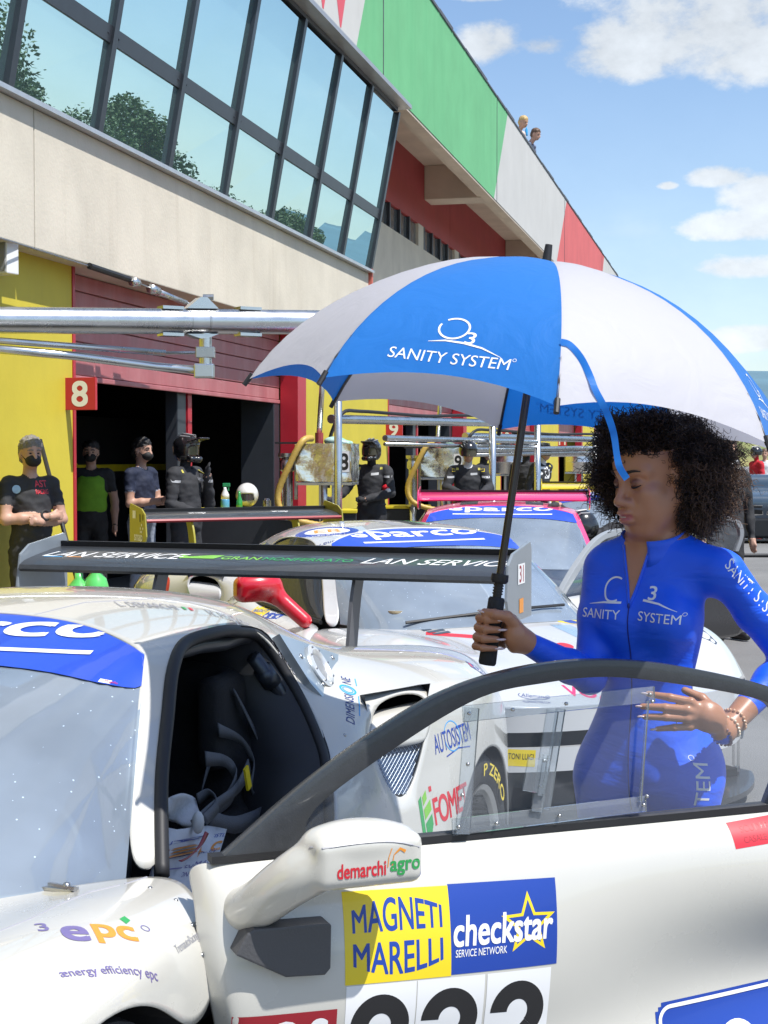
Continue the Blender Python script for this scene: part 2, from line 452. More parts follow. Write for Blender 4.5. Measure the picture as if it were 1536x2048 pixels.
# ------------------------------------------------------------------ lettering and stickers laid on a surface
_TX = {}
def text2d(s, bold=0.0, shear=0.0, space=1.0, res=5):
    key = (s, bold, shear, space)
    if key not in _TX:
        cu = bpy.data.curves.new('t', 'FONT'); cu.body = s; cu.offset = bold; cu.shear = shear; cu.resolution_u = res; cu.space_character = space
        o = bpy.data.objects.new('t', cu)
        me = bpy.data.meshes.new_from_object(o)
        vs = [(v.co.x, v.co.y) for v in me.vertices]; fs = [tuple(p.vertices) for p in me.polygons]
        bpy.data.objects.remove(o); bpy.data.curves.remove(cu); bpy.data.meshes.remove(me)
        xs = [v[0] for v in vs]; ys = [v[1] for v in vs]
        _TX[key] = (vs, fs, min(xs), max(xs), min(ys), max(ys))
    return _TX[key]
class Decal:
    """2D layers (metres, y up) that are then laid on a surface"""
    def __init__(s): s.L = []
    def text(s, t, x, y, w=None, h=None, m=0, bold=0.0, shear=0.0, rot=0.0, warp=None, space=1.0, lift=1, mirror=False):
        """centred on x, y; w and/or h in metres"""
        ex = bold * .8; bold = 0.0
        vs, fs, x0, x1, y0, y1 = text2d(t, bold, shear, space)
        sx = w / (x1 - x0) if w else None; sy = h / (y1 - y0) if h else None
        sx = sx or sy; sy = sy or sx
        c, sn = math.cos(rot), math.sin(rot); out = []
        for (a, b) in vs:
            a = (a - (x0 + x1) / 2) * sx; b = (b - (y0 + y1) / 2) * sy
            if mirror: a = -a
            if warp: a, b = warp(a, b)
            out.append((x + a * c - b * sn, y + a * sn + b * c))
        s.L.append((out, fs, m, lift))
        if ex:
            for i, (ux, uy) in enumerate(((.8, .8), (-.8, .8), (.8, -.8), (-.8, -.8))):
                s.L.append(([(p[0] + ux * ex * sx, p[1] + uy * ex * sy) for p in out], fs, m, lift + .06 * (i + 1)))
        return s
    def rect(s, x0, x1, y0, y1, m=0, nx=6, ny=4, lift=0):
        vs = [(x0 + (x1 - x0) * i / nx, y0 + (y1 - y0) * j / ny) for j in range(ny + 1) for i in range(nx + 1)]
        fs = [(j * (nx + 1) + i, j * (nx + 1) + i + 1, (j + 1) * (nx + 1) + i + 1, (j + 1) * (nx + 1) + i) for j in range(ny) for i in range(nx)]
        s.L.append((vs, fs, m, lift)); return s
    def poly(s, pts, m=0, lift=1):
        bm = bmesh.new(); vv = [bm.verts.new((p[0], p[1], 0)) for p in pts]; bm.faces.new(vv)
        bmesh.ops.triangulate(bm, faces=bm.faces); bm.verts.index_update()
        s.L.append(([(v.co.x, v.co.y) for v in bm.verts], [tuple(v.index for v in f.verts) for f in bm.faces], m, lift)); bm.free(); return s
    def rgrid(s, w, h, rad, m=0, lift=0, st=.008):
        nx, ny = int(2 * w / st), int(2 * h / st); vs = [(-w + 2 * w * i / nx, -h + 2 * h * j / ny) for j in range(ny + 1) for i in range(nx + 1)]; fs = []
        for j in range(ny):
            for i in range(nx):
                cx, cy = abs(-w + 2 * w * (i + .5) / nx), abs(-h + 2 * h * (j + .5) / ny); dx, dy = max(0, cx - w + rad), max(0, cy - h + rad)
                if math.hypot(dx, dy) < rad: fs.append((j * (nx + 1) + i, j * (nx + 1) + i + 1, (j + 1) * (nx + 1) + i + 1, (j + 1) * (nx + 1) + i))
        s.L.append((vs, fs, m, lift)); return s
    def ring(s, x, y, rx, ry, t, m=0, a0=0, a1=360, n=28, lift=1):
        vs = []; 
        for i in range(n + 1):
            a = R(a0 + (a1 - a0) * i / n)
            vs += [(x + rx * math.cos(a), y + ry * math.sin(a)), (x + (rx - t) * math.cos(a), y + (ry - t) * math.sin(a))]
        s.L.append((vs, [(2 * i, 2 * i + 2, 2 * i + 3, 2 * i + 1) for i in range(n)], m, lift)); return s
    def disc(s, x, y, rx, ry, m=0, lift=1, n=24):
        return s.poly([(x + rx * math.cos(2 * math.pi * i / n), y + ry * math.sin(2 * math.pi * i / n)) for i in range(n)], m, lift)
    def line(s, pts, t, m=0, lift=1):
        vs = []; n = len(pts)
        for i, p in enumerate(pts):
            a = pts[max(i - 1, 0)]; b = pts[min(i + 1, n - 1)]
            d = math.hypot(b[0] - a[0], b[1] - a[1]) or 1; nx, ny = -(b[1] - a[1]) / d, (b[0] - a[0]) / d
            w = t if not isinstance(t, (list, tuple)) else t[i]
            vs += [(p[0] + nx * w / 2, p[1] + ny * w / 2), (p[0] - nx * w / 2, p[1] - ny * w / 2)]
        s.L.append((vs, [(2 * i, 2 * i + 1, 2 * i + 3, 2 * i + 2) for i in range(n - 1)], m, lift)); return s
    def build(s, name, mats, parent, c, right, up, bvh=None, off=0.0012, maxe=None, reach=0.5, label=None):
        c = Vector(c); right = Vector(right).normalized(); up = Vector(up); up = (up - right * up.dot(right)).normalized()
        nrm = right.cross(up)
        bm = bmesh.new()
        for (vs, fs, m, lift) in s.L:
            vv = [bm.verts.new((x, y, lift)) for (x, y) in vs]
            for f in fs:
                try:
                    ff = bm.faces.new([vv[i] for i in f]); ff.material_index = m
                except ValueError: pass
        if maxe:
            for _ in range(6):
                es = [e for e in bm.edges if e.calc_length() > maxe]
                if not es: break
                bmesh.ops.subdivide_edges(bm, edges=es, cuts=1)
            bmesh.ops.triangulate(bm, faces=[f for f in bm.faces if len(f.verts) > 4])
        dead = []
        for v in bm.verts:
            x, y, lift = v.co
            p = c + right * x + up * y
            if bvh is not None:
                hit = bvh.ray_cast(p + nrm * reach, -nrm, reach * 2)
                if hit[0] is None: dead.append(v); v.co = p; continue
                nn = hit[1] if hit[1].dot(nrm) > 0 else -hit[1]
                v.co = hit[0] + nrm * (off * (.55 + .22 * lift))
            else: v.co = p + nrm * off * (.55 + .22 * lift)
        if dead: bmesh.ops.delete(bm, geom=dead, context='VERTS')
        for f in bm.faces:
            f.normal_update()
            if f.normal.dot(nrm) < 0: f.normal_flip()
        me = bpy.data.meshes.new(name); bm.to_mesh(me); bm.free()
        for m in (mats if isinstance(mats, (list, tuple)) else [mats]): me.materials.append(m)
        me.polygons.foreach_set('use_smooth', [True] * len(me.polygons))
        o = link(bpy.data.objects.new(name, me), parent)
        if label: o['label'] = label
        return o

def ray_px(px, py):
    """direction of a photo pixel, used only to work out real distances"""
    d = Vector((0, math.cos(PITCH), -math.sin(PITCH)))
    u = Vector((0, math.sin(PITCH), math.cos(PITCH)))
    return d + Vector((1, 0, 0)) * ((px - 768) / FPX) + u * ((1024 - py) / FPX)
def at(px, py, D):
    r = ray_px(px, py); return Vector((0, 0, CAM_H)) + r * (D / r.y)
def spline(pts, n):
    """Catmull-Rom through points, n samples per span"""
    P = [Vector(p) for p in pts]; out = []
    for i in range(len(P) - 1):
        p0 = P[max(i - 1, 0)]; p1 = P[i]; p2 = P[i + 1]; p3 = P[min(i + 2, len(P) - 1)]
        for k in range(n):
            t = k / n
            out.append(0.5 * ((2 * p1) + (p2 - p0) * t + (2 * p0 - 5 * p1 + 4 * p2 - p3) * t * t + (3 * p1 - p0 - 3 * p2 + p3) * t ** 3))
    out.append(P[-1]); return out
# ------------------------------------------------------------------ materials
def add_streaks(m, dark, amt=0.35, sx=3.0, sz=0.25, lo=0.55, hi=0.8):
    """vertical run-off stains mixed over a material's colour"""
    N, L = m.node_tree.nodes, m.node_tree.links; b = N['Principled BSDF']
    tc = N.new('ShaderNodeTexCoord'); mp = N.new('ShaderNodeMapping'); mp.inputs['Scale'].default_value = (sx, sx, sz); L.new(tc.outputs['Object'], mp.inputs[0])
    n = N.new('ShaderNodeTexNoise'); n.inputs['Scale'].default_value = 1.6; n.inputs['Detail'].default_value = 9; n.inputs['Roughness'].default_value = 0.65; L.new(mp.outputs[0], n.inputs['Vector'])
    r = N.new('ShaderNodeMapRange'); r.inputs['From Min'].default_value = lo; r.inputs['From Max'].default_value = hi; r.inputs['To Max'].default_value = amt; L.new(n.outputs['Fac'], r.inputs[0])
    mx = N.new('ShaderNodeMix'); mx.data_type = 'RGBA'; L.new(r.outputs[0], mx.inputs[0]); mx.inputs[7].default_value = (*dark, 1)
    src = b.inputs['Base Color']
    if src.is_linked: L.new(src.links[0].from_socket, mx.inputs[6])
    else: mx.inputs[6].default_value = src.default_value
    L.new(mx.outputs[2], b.inputs['Base Color'])
    return m
M_beige = add_streaks(mat('render_beige', (0.63, 0.575, 0.475), 0.85, var=0.14, vscale=1.3, bump=0.12, bscale=30), (0.40, 0.34, 0.26), 0.45, 2.2, 0.2)
M_yellow = add_streaks(mat('paint_yellow', (0.61, 0.50, 0.045), 0.6, var=0.10, vscale=1.5, bump=0.05, bscale=40), (0.45, 0.36, 0.05), 0.3)
M_red = add_streaks(mat('paint_red', (0.40, 0.05, 0.055), 0.6, var=0.12, vscale=1.5), (0.3, 0.07, 0.07), 0.4)
M_redgloss = mat('steel_red', (0.45, 0.02, 0.035), 0.35, var=0.08)
M_shutter = add_streaks(mat('shutter_red', (0.42, 0.125, 0.135), 0.42, var=0.12, vscale=2.5, rvar=0.1), (0.62, 0.30, 0.30), 0.5, 2.0, 0.6, 0.45, 0.75)
M_fwhite = add_streaks(mat('fascia_white', (0.54, 0.53, 0.51), 0.8, var=0.06, vscale=1.2, bump=0.05, bscale=25), (0.36, 0.33, 0.27), 0.5, 1.5, 0.18, 0.57, 0.85)
M_fgreen = add_streaks(mat('fascia_green', (0.15, 0.45, 0.21), 0.8, var=0.10, vscale=1.2, bump=0.05, bscale=25), (0.10, 0.38, 0.17), 0.6, 1.5, 0.15, 0.5, 0.8)
M_fred = add_streaks(mat('fascia_red', (0.62, 0.13, 0.13), 0.8, var=0.10, vscale=1.2, bump=0.05, bscale=25), (0.45, 0.12, 0.11), 0.5, 1.5, 0.15)
M_coping = mat('coping_dark', (0.10, 0.11, 0.13), 0.7, var=0.3)
M_conc = add_streaks(mat('concrete_pale', (0.55, 0.47, 0.39), 0.85, var=0.14, vscale=1.5), (0.38, 0.32, 0.26), 0.4)
M_frame = mat('frame_anthracite', (0.055, 0.062, 0.075), 0.35, metal=0.3, var=0.1)
M_sill = mat('sill_aluminium', (0.55, 0.56, 0.57), 0.4, metal=0.6, var=0.1)
M_flash = mat('flashing_grey', (0.42, 0.42, 0.43), 0.4, metal=0.5, var=0.1)
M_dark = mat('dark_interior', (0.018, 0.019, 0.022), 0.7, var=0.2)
M_panel = mat('black_board', (0.012, 0.013, 0.016), 0.45, var=0.2)
M_stripe = mat('stripe_yellow', (0.62, 0.50, 0.02), 0.5, var=0.08)
M_galv = mat('galvanised', (0.62, 0.63, 0.64), 0.28, metal=1.0, var=0.10, vscale=5, rvar=0.05)
M_steel = mat('steel', (0.50, 0.50, 0.50), 0.3, metal=1.0, var=0.15, vscale=10, rvar=0.08)
M_black = mat('black_rubber', (0.015, 0.015, 0.017), 0.55, var=0.2)
M_white = mat('white_plastic', (0.78, 0.78, 0.77), 0.4, var=0.04)
M_signred = mat('sign_red', (0.50, 0.025, 0.04), 0.4, var=0.05)
M_print = mat('print_white', (0.80, 0.80, 0.80), 0.5, var=0.02)
M_grey = mat('grey_plastic', (0.25, 0.26, 0.27), 0.5, var=0.1)

def mirror_glass():
    m = bpy.data.materials.new('coated_glass'); m.use_nodes = True
    N, L = m.node_tree.nodes, m.node_tree.links; N.clear()
    out = N.new('ShaderNodeOutputMaterial')
    gl = N.new('ShaderNodeBsdfGlossy'); gl.inputs['Color'].default_value = (0.72, 0.90, 0.92, 1); gl.inputs['Roughness'].default_value = 0.004
    df = N.new('ShaderNodeBsdfDiffuse'); df.inputs[0].default_value = (0.16, 0.25, 0.25, 1)
    mx = N.new('ShaderNodeMixShader'); mx.inputs[0].default_value = 0.80
    tc = N.new('ShaderNodeTexCoord'); n = N.new('ShaderNodeTexNoise'); n.inputs['Scale'].default_value = 0.9; L.new(tc.outputs['Object'], n.inputs['Vector'])
    bp = N.new('ShaderNodeBump'); bp.inputs['Strength'].default_value = 0.02; bp.inputs['Distance'].default_value = 0.05; L.new(n.outputs['Fac'], bp.inputs['Height']); L.new(bp.outputs[0], gl.inputs['Normal'])
    L.new(df.outputs[0], mx.inputs[1]); L.new(gl.outputs[0], mx.inputs[2]); L.new(mx.outputs[0], out.inputs[0])
    return m
M_mglass = mirror_glass()

# ------------------------------------------------------------------ ground
def ground_mats():
    m = bpy.data.materials.new('asphalt'); m.use_nodes = True
    N, L = m.node_tree.nodes, m.node_tree.links; b = N['Principled BSDF']
    tc = N.new('ShaderNodeTexCoord')
    def noise(s, d, r=0.6):
        n = N.new('ShaderNodeTexNoise'); n.inputs['Scale'].default_value = s; n.inputs['Detail'].default_value = d; n.inputs['Roughness'].default_value = r
        L.new(tc.outputs['Object'], n.inputs['Vector']); return n.outputs['Fac']
    big, fine = noise(0.5, 6), noise(110, 4, 0.7)
    v = N.new('ShaderNodeTexVoronoi'); v.inputs['Scale'].default_value = 160; L.new(tc.outputs['Object'], v.inputs['Vector'])
    r = N.new('ShaderNodeValToRGB'); r.color_ramp.elements[0].position = 0.25; r.color_ramp.elements[0].color = (0.10, 0.10, 0.10, 1); r.color_ramp.elements[1].position = 0.75; r.color_ramp.elements[1].color = (0.26, 0.255, 0.25, 1)
    mix = N.new('ShaderNodeMath'); mix.operation = 'MULTIPLY_ADD'; mix.inputs[1].default_value = 0.45; L.new(fine, mix.inputs[0])
    m2 = N.new('ShaderNodeMath'); m2.operation = 'MULTIPLY'; m2.inputs[1].default_value = 0.55; L.new(big, m2.inputs[0]); L.new(m2.outputs[0], mix.inputs[2])
    L.new(mix.outputs[0], r.inputs[0]); L.new(r.outputs[0], b.inputs['Base Color']); b.inputs['Roughness'].default_value = 0.8
    bp = N.new('ShaderNodeBump'); bp.inputs['Strength'].default_value = 0.5; bp.inputs['Distance'].default_value = 0.004; L.new(v.outputs['Distance'], bp.inputs['Height']); L.new(bp.outputs[0], b.inputs['Normal'])
    return m
M_asphalt = ground_mats()
M_grass = mat('grass_field', (0.10, 0.17, 0.035), 0.9, var=0.4, vscale=0.03, col2=(0.26, 0.22, 0.07))
M_hill = mat('far_hills', (0.10, 0.19, 0.24), 0.9, var=0.25, vscale=0.004)  # blue of the distance haze is put into the base colour
def ground():
    b = MB(); n = 48; rr = [0, 60, 150, 400, 1200, 4000]
    b.add([(0, 0, -0.01)] + [(r * math.cos(2 * math.pi * k / n), r * math.sin(2 * math.pi * k / n), -0.01) for r in rr[1:] for k in range(n)],
          [(0, 1 + k, 1 + (k + 1) % n) for k in range(n)] + [(1 + i * n + k, 1 + (i + 1) * n + k, 1 + (i + 1) * n + (k + 1) % n, 1 + i * n + (k + 1) % n) for i in range(len(rr) - 2) for k in range(n)])
    o = b.build('ground', M_grass); tag(o, kind='structure')
    b = MB(); b.add([(-45, -30, 0), (26, -30, 0), (60, 230, 0), (-10, 230, 0)], [(0, 1, 2, 3)])
    o = b.build('pit_lane', M_asphalt); tag(o, kind='structure')
    # hills: rings of rising ground, all round
    def ring(name, r0, r1, h, mt, seed, n=220, base=0.0, a0=0, a1=360):
        rnd = random.Random(seed); ph = [rnd.uniform(0, 6.28) for _ in range(9)]
        rows = []
        for i in range(7):
            t = i / 6; rad = r0 + (r1 - r0) * t; row = []
            for k in range(n + 1):
                a = R(a0 + (a1 - a0) * k / n)
                hh = sum(math.sin(a * (3 + 2.7 * j) + ph[j]) / (1 + j * 0.8) for j in range(9)) * 0.22 + 0.75
                row.append((rad * math.cos(a), rad * math.sin(a), base + h * max(0.15, hh) * math.sin(min(1, t * 1.25) * math.pi / 2) - 0.5))
            rows.append(row)
        tag(MB().grid(rows).build(name, mt, smooth=True), kind='structure')
    ring('hillside', 230, 520, 14, M_grass, 3)
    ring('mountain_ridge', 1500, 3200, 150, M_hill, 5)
ground()

# ------------------------------------------------------------------ trees beyond the track
M_leaf = [mat('leaf_dark', (0.055, 0.10, 0.03), 0.6, var=0.35, vscale=2), mat('leaf_mid', (0.085, 0.14, 0.04), 0.6, var=0.3, vscale=2)]
M_bark = mat('bark', (0.10, 0.075, 0.05), 0.9, var=0.3)
def tree_meshes(seed):
    rnd = random.Random(seed)
    b = MB(); b.tube([(0, 0, 0), (0.08, 0.03, 2.0), (0.0, 0.1, 4.2), (0.1, 0.0, 6.4)], [0.26, 0.2, 0.14, 0.05], 7)
    cl = []
    for k in range(9):
        a = rnd.uniform(0, 6.28); z = rnd.uniform(2.4, 7.4); r = rnd.uniform(0.6, 2.3) * (1 - abs(z - 4.6) / 5.5)
        c = Vector((r * math.cos(a), r * math.sin(a), z)); cl.append((c, rnd.uniform(0.9, 1.6)))
        b.tube([(0, 0, z - 1.6), c * 0.55 + Vector((0, 0, (z - 1.6) * 0.45)), c], [0.08, 0.05, 0.02], 5)
    lf = MB()
    for (c, rad) in cl:
        for _ in range(1000):
            d = Vector((rnd.gauss(0, 1), rnd.gauss(0, 1), rnd.gauss(0, 0.75))).normalized() * rad * rnd.uniform(0.45, 1.05)
            p = c + d; sz = rnd.uniform(0.06, 0.14)
            u = Vector((rnd.gauss(0, 1), rnd.gauss(0, 1), rnd.gauss(0, 1))).normalized(); w = u.cross(Vector((rnd.gauss(0, 1), rnd.gauss(0, 1), rnd.gauss(0, 1)))).normalized()
            lf.mi(0 if rnd.random() < 0.6 else 1)
            lf.add([p - u * sz, p + w * sz * 0.6, p + u * sz, p - w * sz * 0.6], [(0, 1, 2, 3)])
    return b, lf
def trees():
    proto = []
    for sd in (1, 2, 3):
        t, l = tree_meshes(sd)
        e = empty('broadleaf_tree', label='x', cat='tree', group='trees across the track')
        t.build('trunk', M_bark, e, smooth=True); l.build('crown', M_leaf, e, recalc=False)
        proto.append(e)
    rnd = random.Random(11); i = 0
    spots = []
    for k in range(44):
        t = k / 43
        spots.append((66 + 42 * t + rnd.uniform(-4, 4), 12 + 190 * t + rnd.uniform(-4, 4), rnd.uniform(1.0, 1.5) * (1.0 if k % 4 else 1.25)))
    spots += [(97, 290, 1.0), (103, 292, 0.9), (109, 296, 1.1), (92, 300, 0.8)]
    for k, (x, y, s) in enumerate(spots):
        o = proto[k] if k < 3 else copy_tree(proto[k % 3])
        o.location = (x, y, -0.05); o.rotation_euler = (0, 0, rnd.uniform(0, 6)); o.scale = (s * 1.35, s * 1.35, s * 1.12) if k < 44 else (s, s, s)
        o['label'] = 'broadleaf tree mirrored in the slanted office windows, one of a dense row' if k < 44 else 'small tree on the far green hillside at the right edge'
        o['group'] = 'trees mirrored in the windows' if k < 44 else 'trees on the far hillside'
trees()

# ------------------------------------------------------------------ pit building (local x = minus distance left of the camera, local y = along the pit lane)
YAW = R(-13.1)
def S_of(px, w):                   # distance along the facade for a photo column
    D = FPX * w / 0.974 / (1480 - px)
    return (D - w * 0.2267) / 0.974
GAR = [12.0 + 11.9 * k for k in range(-2, 6)]; GW = 6.95
def building():
    b = empty('pit_building', (0, 0, 0), YAW, 'long pit lane building with slanted office windows and tricolour fascia', 'building')
    S0, S1 = -14.0, 76.0
    # ground floor pillars between the garages
    edges = [S0] + [e for g in GAR for e in (g, g + GW)] + [S1]
    for i in range(0, len(edges) - 1, 2):
        if edges[i + 1] - edges[i] > 0.1:
            MB().bx(-6.1, -5.5, edges[i], edges[i + 1], 0, 3.3).build('yellow_wall', M_yellow, b)
    # red door frames
    for g in GAR:
        MB().bx(-5.98, -5.49, g, g + 0.05, 0, 3.25).build('door_frame', M_redgloss, b)
        MB().bx(-5.67, -5.44, g + GW - 0.38, g + GW + 0.0, 0, 3.25).build('door_frame', M_redgloss, b)
    # beige band over the garages, office block
    E0 = 21.8
    for k, (a, c) in enumerate(((S0, -2.0), (-1.985, 10.9), (10.915, E0))):
        MB().bx(-6.6, -5.3, a, c, 3.2, 4.27).build('beige_band', M_beige, b, bevel=0.01)
    MB().bx(-7, -5.22, S0, E0 + 0.02, 4.272, 4.31).build('window_sill', M_sill, b)
    # recessed upper wall beyond the block
    MB().bx(-7, -5.3, E0, S1, 3.2, 3.45).build('ledge', M_beige, b)
    for a, c in ((E0, 33.0), (33.015, 45), (45.015, 57), (57.015, S1)):
        MB().bx(-7, -6.2, a, c, 3.45, 5.74).build('beige_wall', M_beige, b)
        MB().bx(-7, -6.2, a, c, 6.19, 7.42).build('red_wall', M_red, b)
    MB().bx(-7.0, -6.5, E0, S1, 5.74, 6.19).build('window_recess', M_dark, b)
    s = E0 + 0.5
    MG = mat('dull_glass', (0.10, 0.11, 0.12), 0.08, var=0.1)
    k = 0
    while s < 60:
        MB().bx(-6.27, -6.25, s, s + 0.8, 5.76, 6.17).build('window_pane', MG, b)
        MB().bx(-6.29, -6.19, s - 0.035, s + 0.035, 5.74, 6.19).build('window_frame', M_frame, b)
        s += 0.85; k += 1
        if k % 4 == 0:
            MB().bx(-6.4, -6.2, s, s + 0.5, 5.74, 6.19).build('window_pier', M_beige, b); s += 0.55
    # slanted curtain wall
    wb, zb, wt, zt = 5.3, 4.31, 4.88, 6.58
    def G(t, s, off=0.0):          # t 0..1 up the slope
        return Vector((-(wb + (wt - wb) * t) + off, s, zb + (zt - zb) * t))
    xs = [10.44 + 1.62 * k for k in range(-8, 8)]; xs[-1] = E0
    tm = 0.355
    for i in range(len(xs) - 1):
        a, c = xs[i], xs[i + 1]
        for (t0, t1) in ((0.015, tm - 0.022), (tm + 0.022, 0.985)):
            tilt = random.uniform(-0.009, 0.009)
            MB().add([G(t0, a), G(t0, c) + Vector((tilt, 0, 0)), G(t1, c), G(t1, a) + Vector((tilt, 0, 0)), G(t0, a, -.02), G(t0, c, -.02), G(t1, c, -.02), G(t1, a, -.02)],
                     [(0, 1, 2, 3), (7, 6, 5, 4), (0, 4, 5, 1), (3, 2, 6, 7), (0, 3, 7, 4), (1, 5, 6, 2)]).build('window_pane', M_mglass, b)
        q = MB()
        q.add([G(tm - 0.03, a, .02), G(tm - 0.03, c, .02), G(tm + 0.03, c, .02), G(tm + 0.03, a, .02), G(tm - 0.03, a, -.05), G(tm - 0.03, c, -.05), G(tm + 0.03, c, -.05), G(tm + 0.03, a, -.05)],
              [(0, 1, 2, 3), (7, 6, 5, 4), (0, 4, 5, 1), (3, 2, 6, 7), (0, 3, 7, 4), (1, 5, 6, 2)])
        for ss in (a + 0.11, c - 0.11): q.ell(G(tm, ss, .022), (0.006, 0.012, 0.012), nu=6, nv=5)
        q.build('transom', M_frame, b)
    for s in xs:
        q = MB()
        q.add([G(0, s - .045, .045), G(0, s + .045, .045), G(1, s + .045, .045), G(1, s - .045, .045), G(0, s - .045, -.06), G(0, s + .045, -.06), G(1, s + .045, -.06), G(1, s - .045, -.06)],
              [(0, 1, 2, 3), (7, 6, 5, 4), (0, 4, 5, 1), (3, 2, 6, 7), (0, 3, 7, 4), (1, 5, 6, 2)])
        q.build('mullion', M_frame, b)
    MB().bx(-7, -5.25, E0 - 0.03, E0 + 0.05, 3.2, 6.6).build('end_wall', mat('end_wall_red', (0.62, 0.16, 0.12), 0.7, var=0.1), b)
    MB().bx(-7.0, -4.85, S0, E0 - .06, 6.585, 6.64).build('head_rail', M_frame, b)
    MB().bx(-6.0, -4.68, S0, E0 + 0.1, 6.642, 6.70).build('flashing', M_flash, b)
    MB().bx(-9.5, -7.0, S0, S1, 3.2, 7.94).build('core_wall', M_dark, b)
    # soffit, beams
    MB().bx(-7.0, -4.95, E0, S1, 7.42, 7.6).build('soffit', M_conc, b)
    for s in (30.2, 41.1, 52.0, 63.0):
        MB().bx(-6.2, -4.95, s, s + 0.7, 6.74, 7.42).build('roof_beam', M_conc, b, bevel=0.02)
    s = E0
    for c in (30.2, 41.1, 52.0, 63.0):
        q = MB(); q.add([(-5.5, s, 7.42), (-5.0, s, 7.42), (-5.0, s, 6.76), (-5.12, s, 6.76), (-5.5, c, 7.42), (-5.0, c, 7.42), (-5.0, c, 6.76), (-5.12, c, 6.76)],
              [(0, 1, 2, 3), (7, 6, 5, 4), (0, 4, 5, 1), (1, 5, 6, 2), (2, 6, 7, 3), (3, 7, 4, 0)])
        q.build('edge_beam', M_conc, b); s = c + 0.7
    # tricolour fascia
    cuts = [(S0, S0, M_fwhite), (18.9, 20.2, M_fgreen), (30.1, 31.9, M_fwhite), (40.7, 43.1, M_fred), (53.3, 55.3, M_fwhite), (S1, S1, None)]
    zb_, zt_ = 6.70, 8.74
    for (a0, a1, m), (c0, c1, _) in zip(cuts, cuts[1:]):
        q = MB(); q.add([(-4.77, a0, zb_), (-4.77, c0, zb_), (-4.77, c1, zt_), (-4.77, a1, zt_), (-4.97, a0, zb_), (-4.97, c0, zb_), (-4.97, c1, zt_), (-4.97, a1, zt_)],
                        [(0, 1, 2, 3), (7, 6, 5, 4), (0, 4, 5, 1), (3, 2, 6, 7), (0, 3, 7, 4), (1, 5, 6, 2)])
        q.build('fascia_panel', m, b)
    for s in (20.45, 30.45, 42.6, 54.4):
        MB().bx(-4.775, -4.762, s - 0.012, s + 0.012, zb_, zt_).build('panel_joint', M_coping, b)
    MB().bx(-4.96, -4.78, E0 + .12, S1, 6.66, 6.698).build('drip_edge', M_conc, b)
    s = S0; k = 0
    while s < S1 - 1:
        MB().bx(-5.06, -4.75, s + 0.02, s + 1.18, zt_ + 0.002, zt_ + 0.045 + 0.03 * ((k * 7) % 3) / 2).build('coping_stone', M_coping, b, bevel=0.012); s += 1.2; k += 1
    MB().bx(-9.5, -5.06, S0, S1, 7.95, 8.1).build('roof', M_conc, b)
    # red letters on the white fascia
    rl = mat('letter_red', (0.65, 0.08, 0.10), 0.5)
    Decal().text('MW', 0, 0, w=3.0, h=0.95, bold=0.012).build('lettering', [rl], b, (-4.77, 17.15, 7.30), (0, 1, 0), (0, 0, 1), off=0.003)
    Decal().text('Mugello', 0, 0, w=9.5, h=1.15, bold=0.02).build('lettering', [mat('letter_grey', (0.22, 0.23, 0.25), 0.5)], b, (-4.77, 61.5, 7.6), (0, 1, 0), (0, 0, 1), off=0.004)
    # shutters and garages
    for gi, g in enumerate(GAR):
        sh = MB().bx(-5.74, -5.71, g + 0.05, g + GW - 0.38, 2.31, 3.3).build('roller_shutter', M_shutter, b)
        if gi in (2, 3, 4):
            z = 2.31; k = 0
            while z < 3.2:
                MB().bx(-5.71, -5.685 + 0.006 * (k % 2), g + 0.06, g + GW - 0.39, z + 0.004, z + 0.142).build('slat', M_shutter, sh, bevel=0.006); z += 0.148; k += 1
            MB().bx(-5.71, -5.67, g + 0.06, g + GW - 0.39, 2.262, 2.309).build('bottom_rail', M_shutter, sh, bevel=0.008)
            MB().bx(-5.86, -5.75, g + 3.45, g + 3.57, 0, 2.31).build('door_post', M_redgloss, b)
            MB().bx(-5.90, -5.76, g + 3.17, g + 3.42, 0, 2.31).build('folding_door', M_frame, b, bevel=0.01)
            MB().bx(-6.12, -5.68, g + GW - 0.62, g + GW - 0.385, 0, 2.31).build('folding_door', M_frame, b, bevel=0.01)
        # room behind
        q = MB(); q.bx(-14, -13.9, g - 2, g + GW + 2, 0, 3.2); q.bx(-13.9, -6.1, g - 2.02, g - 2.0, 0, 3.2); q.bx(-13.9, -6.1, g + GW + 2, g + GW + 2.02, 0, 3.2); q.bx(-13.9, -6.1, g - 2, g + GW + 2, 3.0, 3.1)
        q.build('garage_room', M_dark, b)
    g = GAR[2]
    MB().bx(-8.06, -8.0, g + 2.0, g + 8.6, 0, 2.1).build('black_partition', M_panel, b)
    MB().bx(-7.999, -7.99, g + 5.6, g + 8.6, 1.40, 1.49).build('yellow_stripe', M_stripe, b)
    q = MB(); q.add([(-7.995, g + 4.3, 1.80), (-7.995, g + 4.95, 1.80), (-7.995, g + 5.6, 1.49), (-7.995, g + 5.6, 1.32)], [(0, 1, 2, 3)]); q.build('yellow_stripe', M_stripe, b)
    MB().bx(-9.9, -9.8, g - 1.5, g + 6, 1.75, 1.9).build('shelf', M_grey, b)
    # things in garage 9
    g = GAR[3]
    MB().bx(-7.8, -7.7, g + 0.3, g + 4.2, 0.0, 2.0).build('white_partition', mat('dull_white', (0.45, 0.46, 0.47), 0.6, var=0.1), b)
    return b
BLD = building()
def Bw(w, s, z): return Matrix.Rotation(YAW, 3, 'Z') @ Vector((-w, s, z))
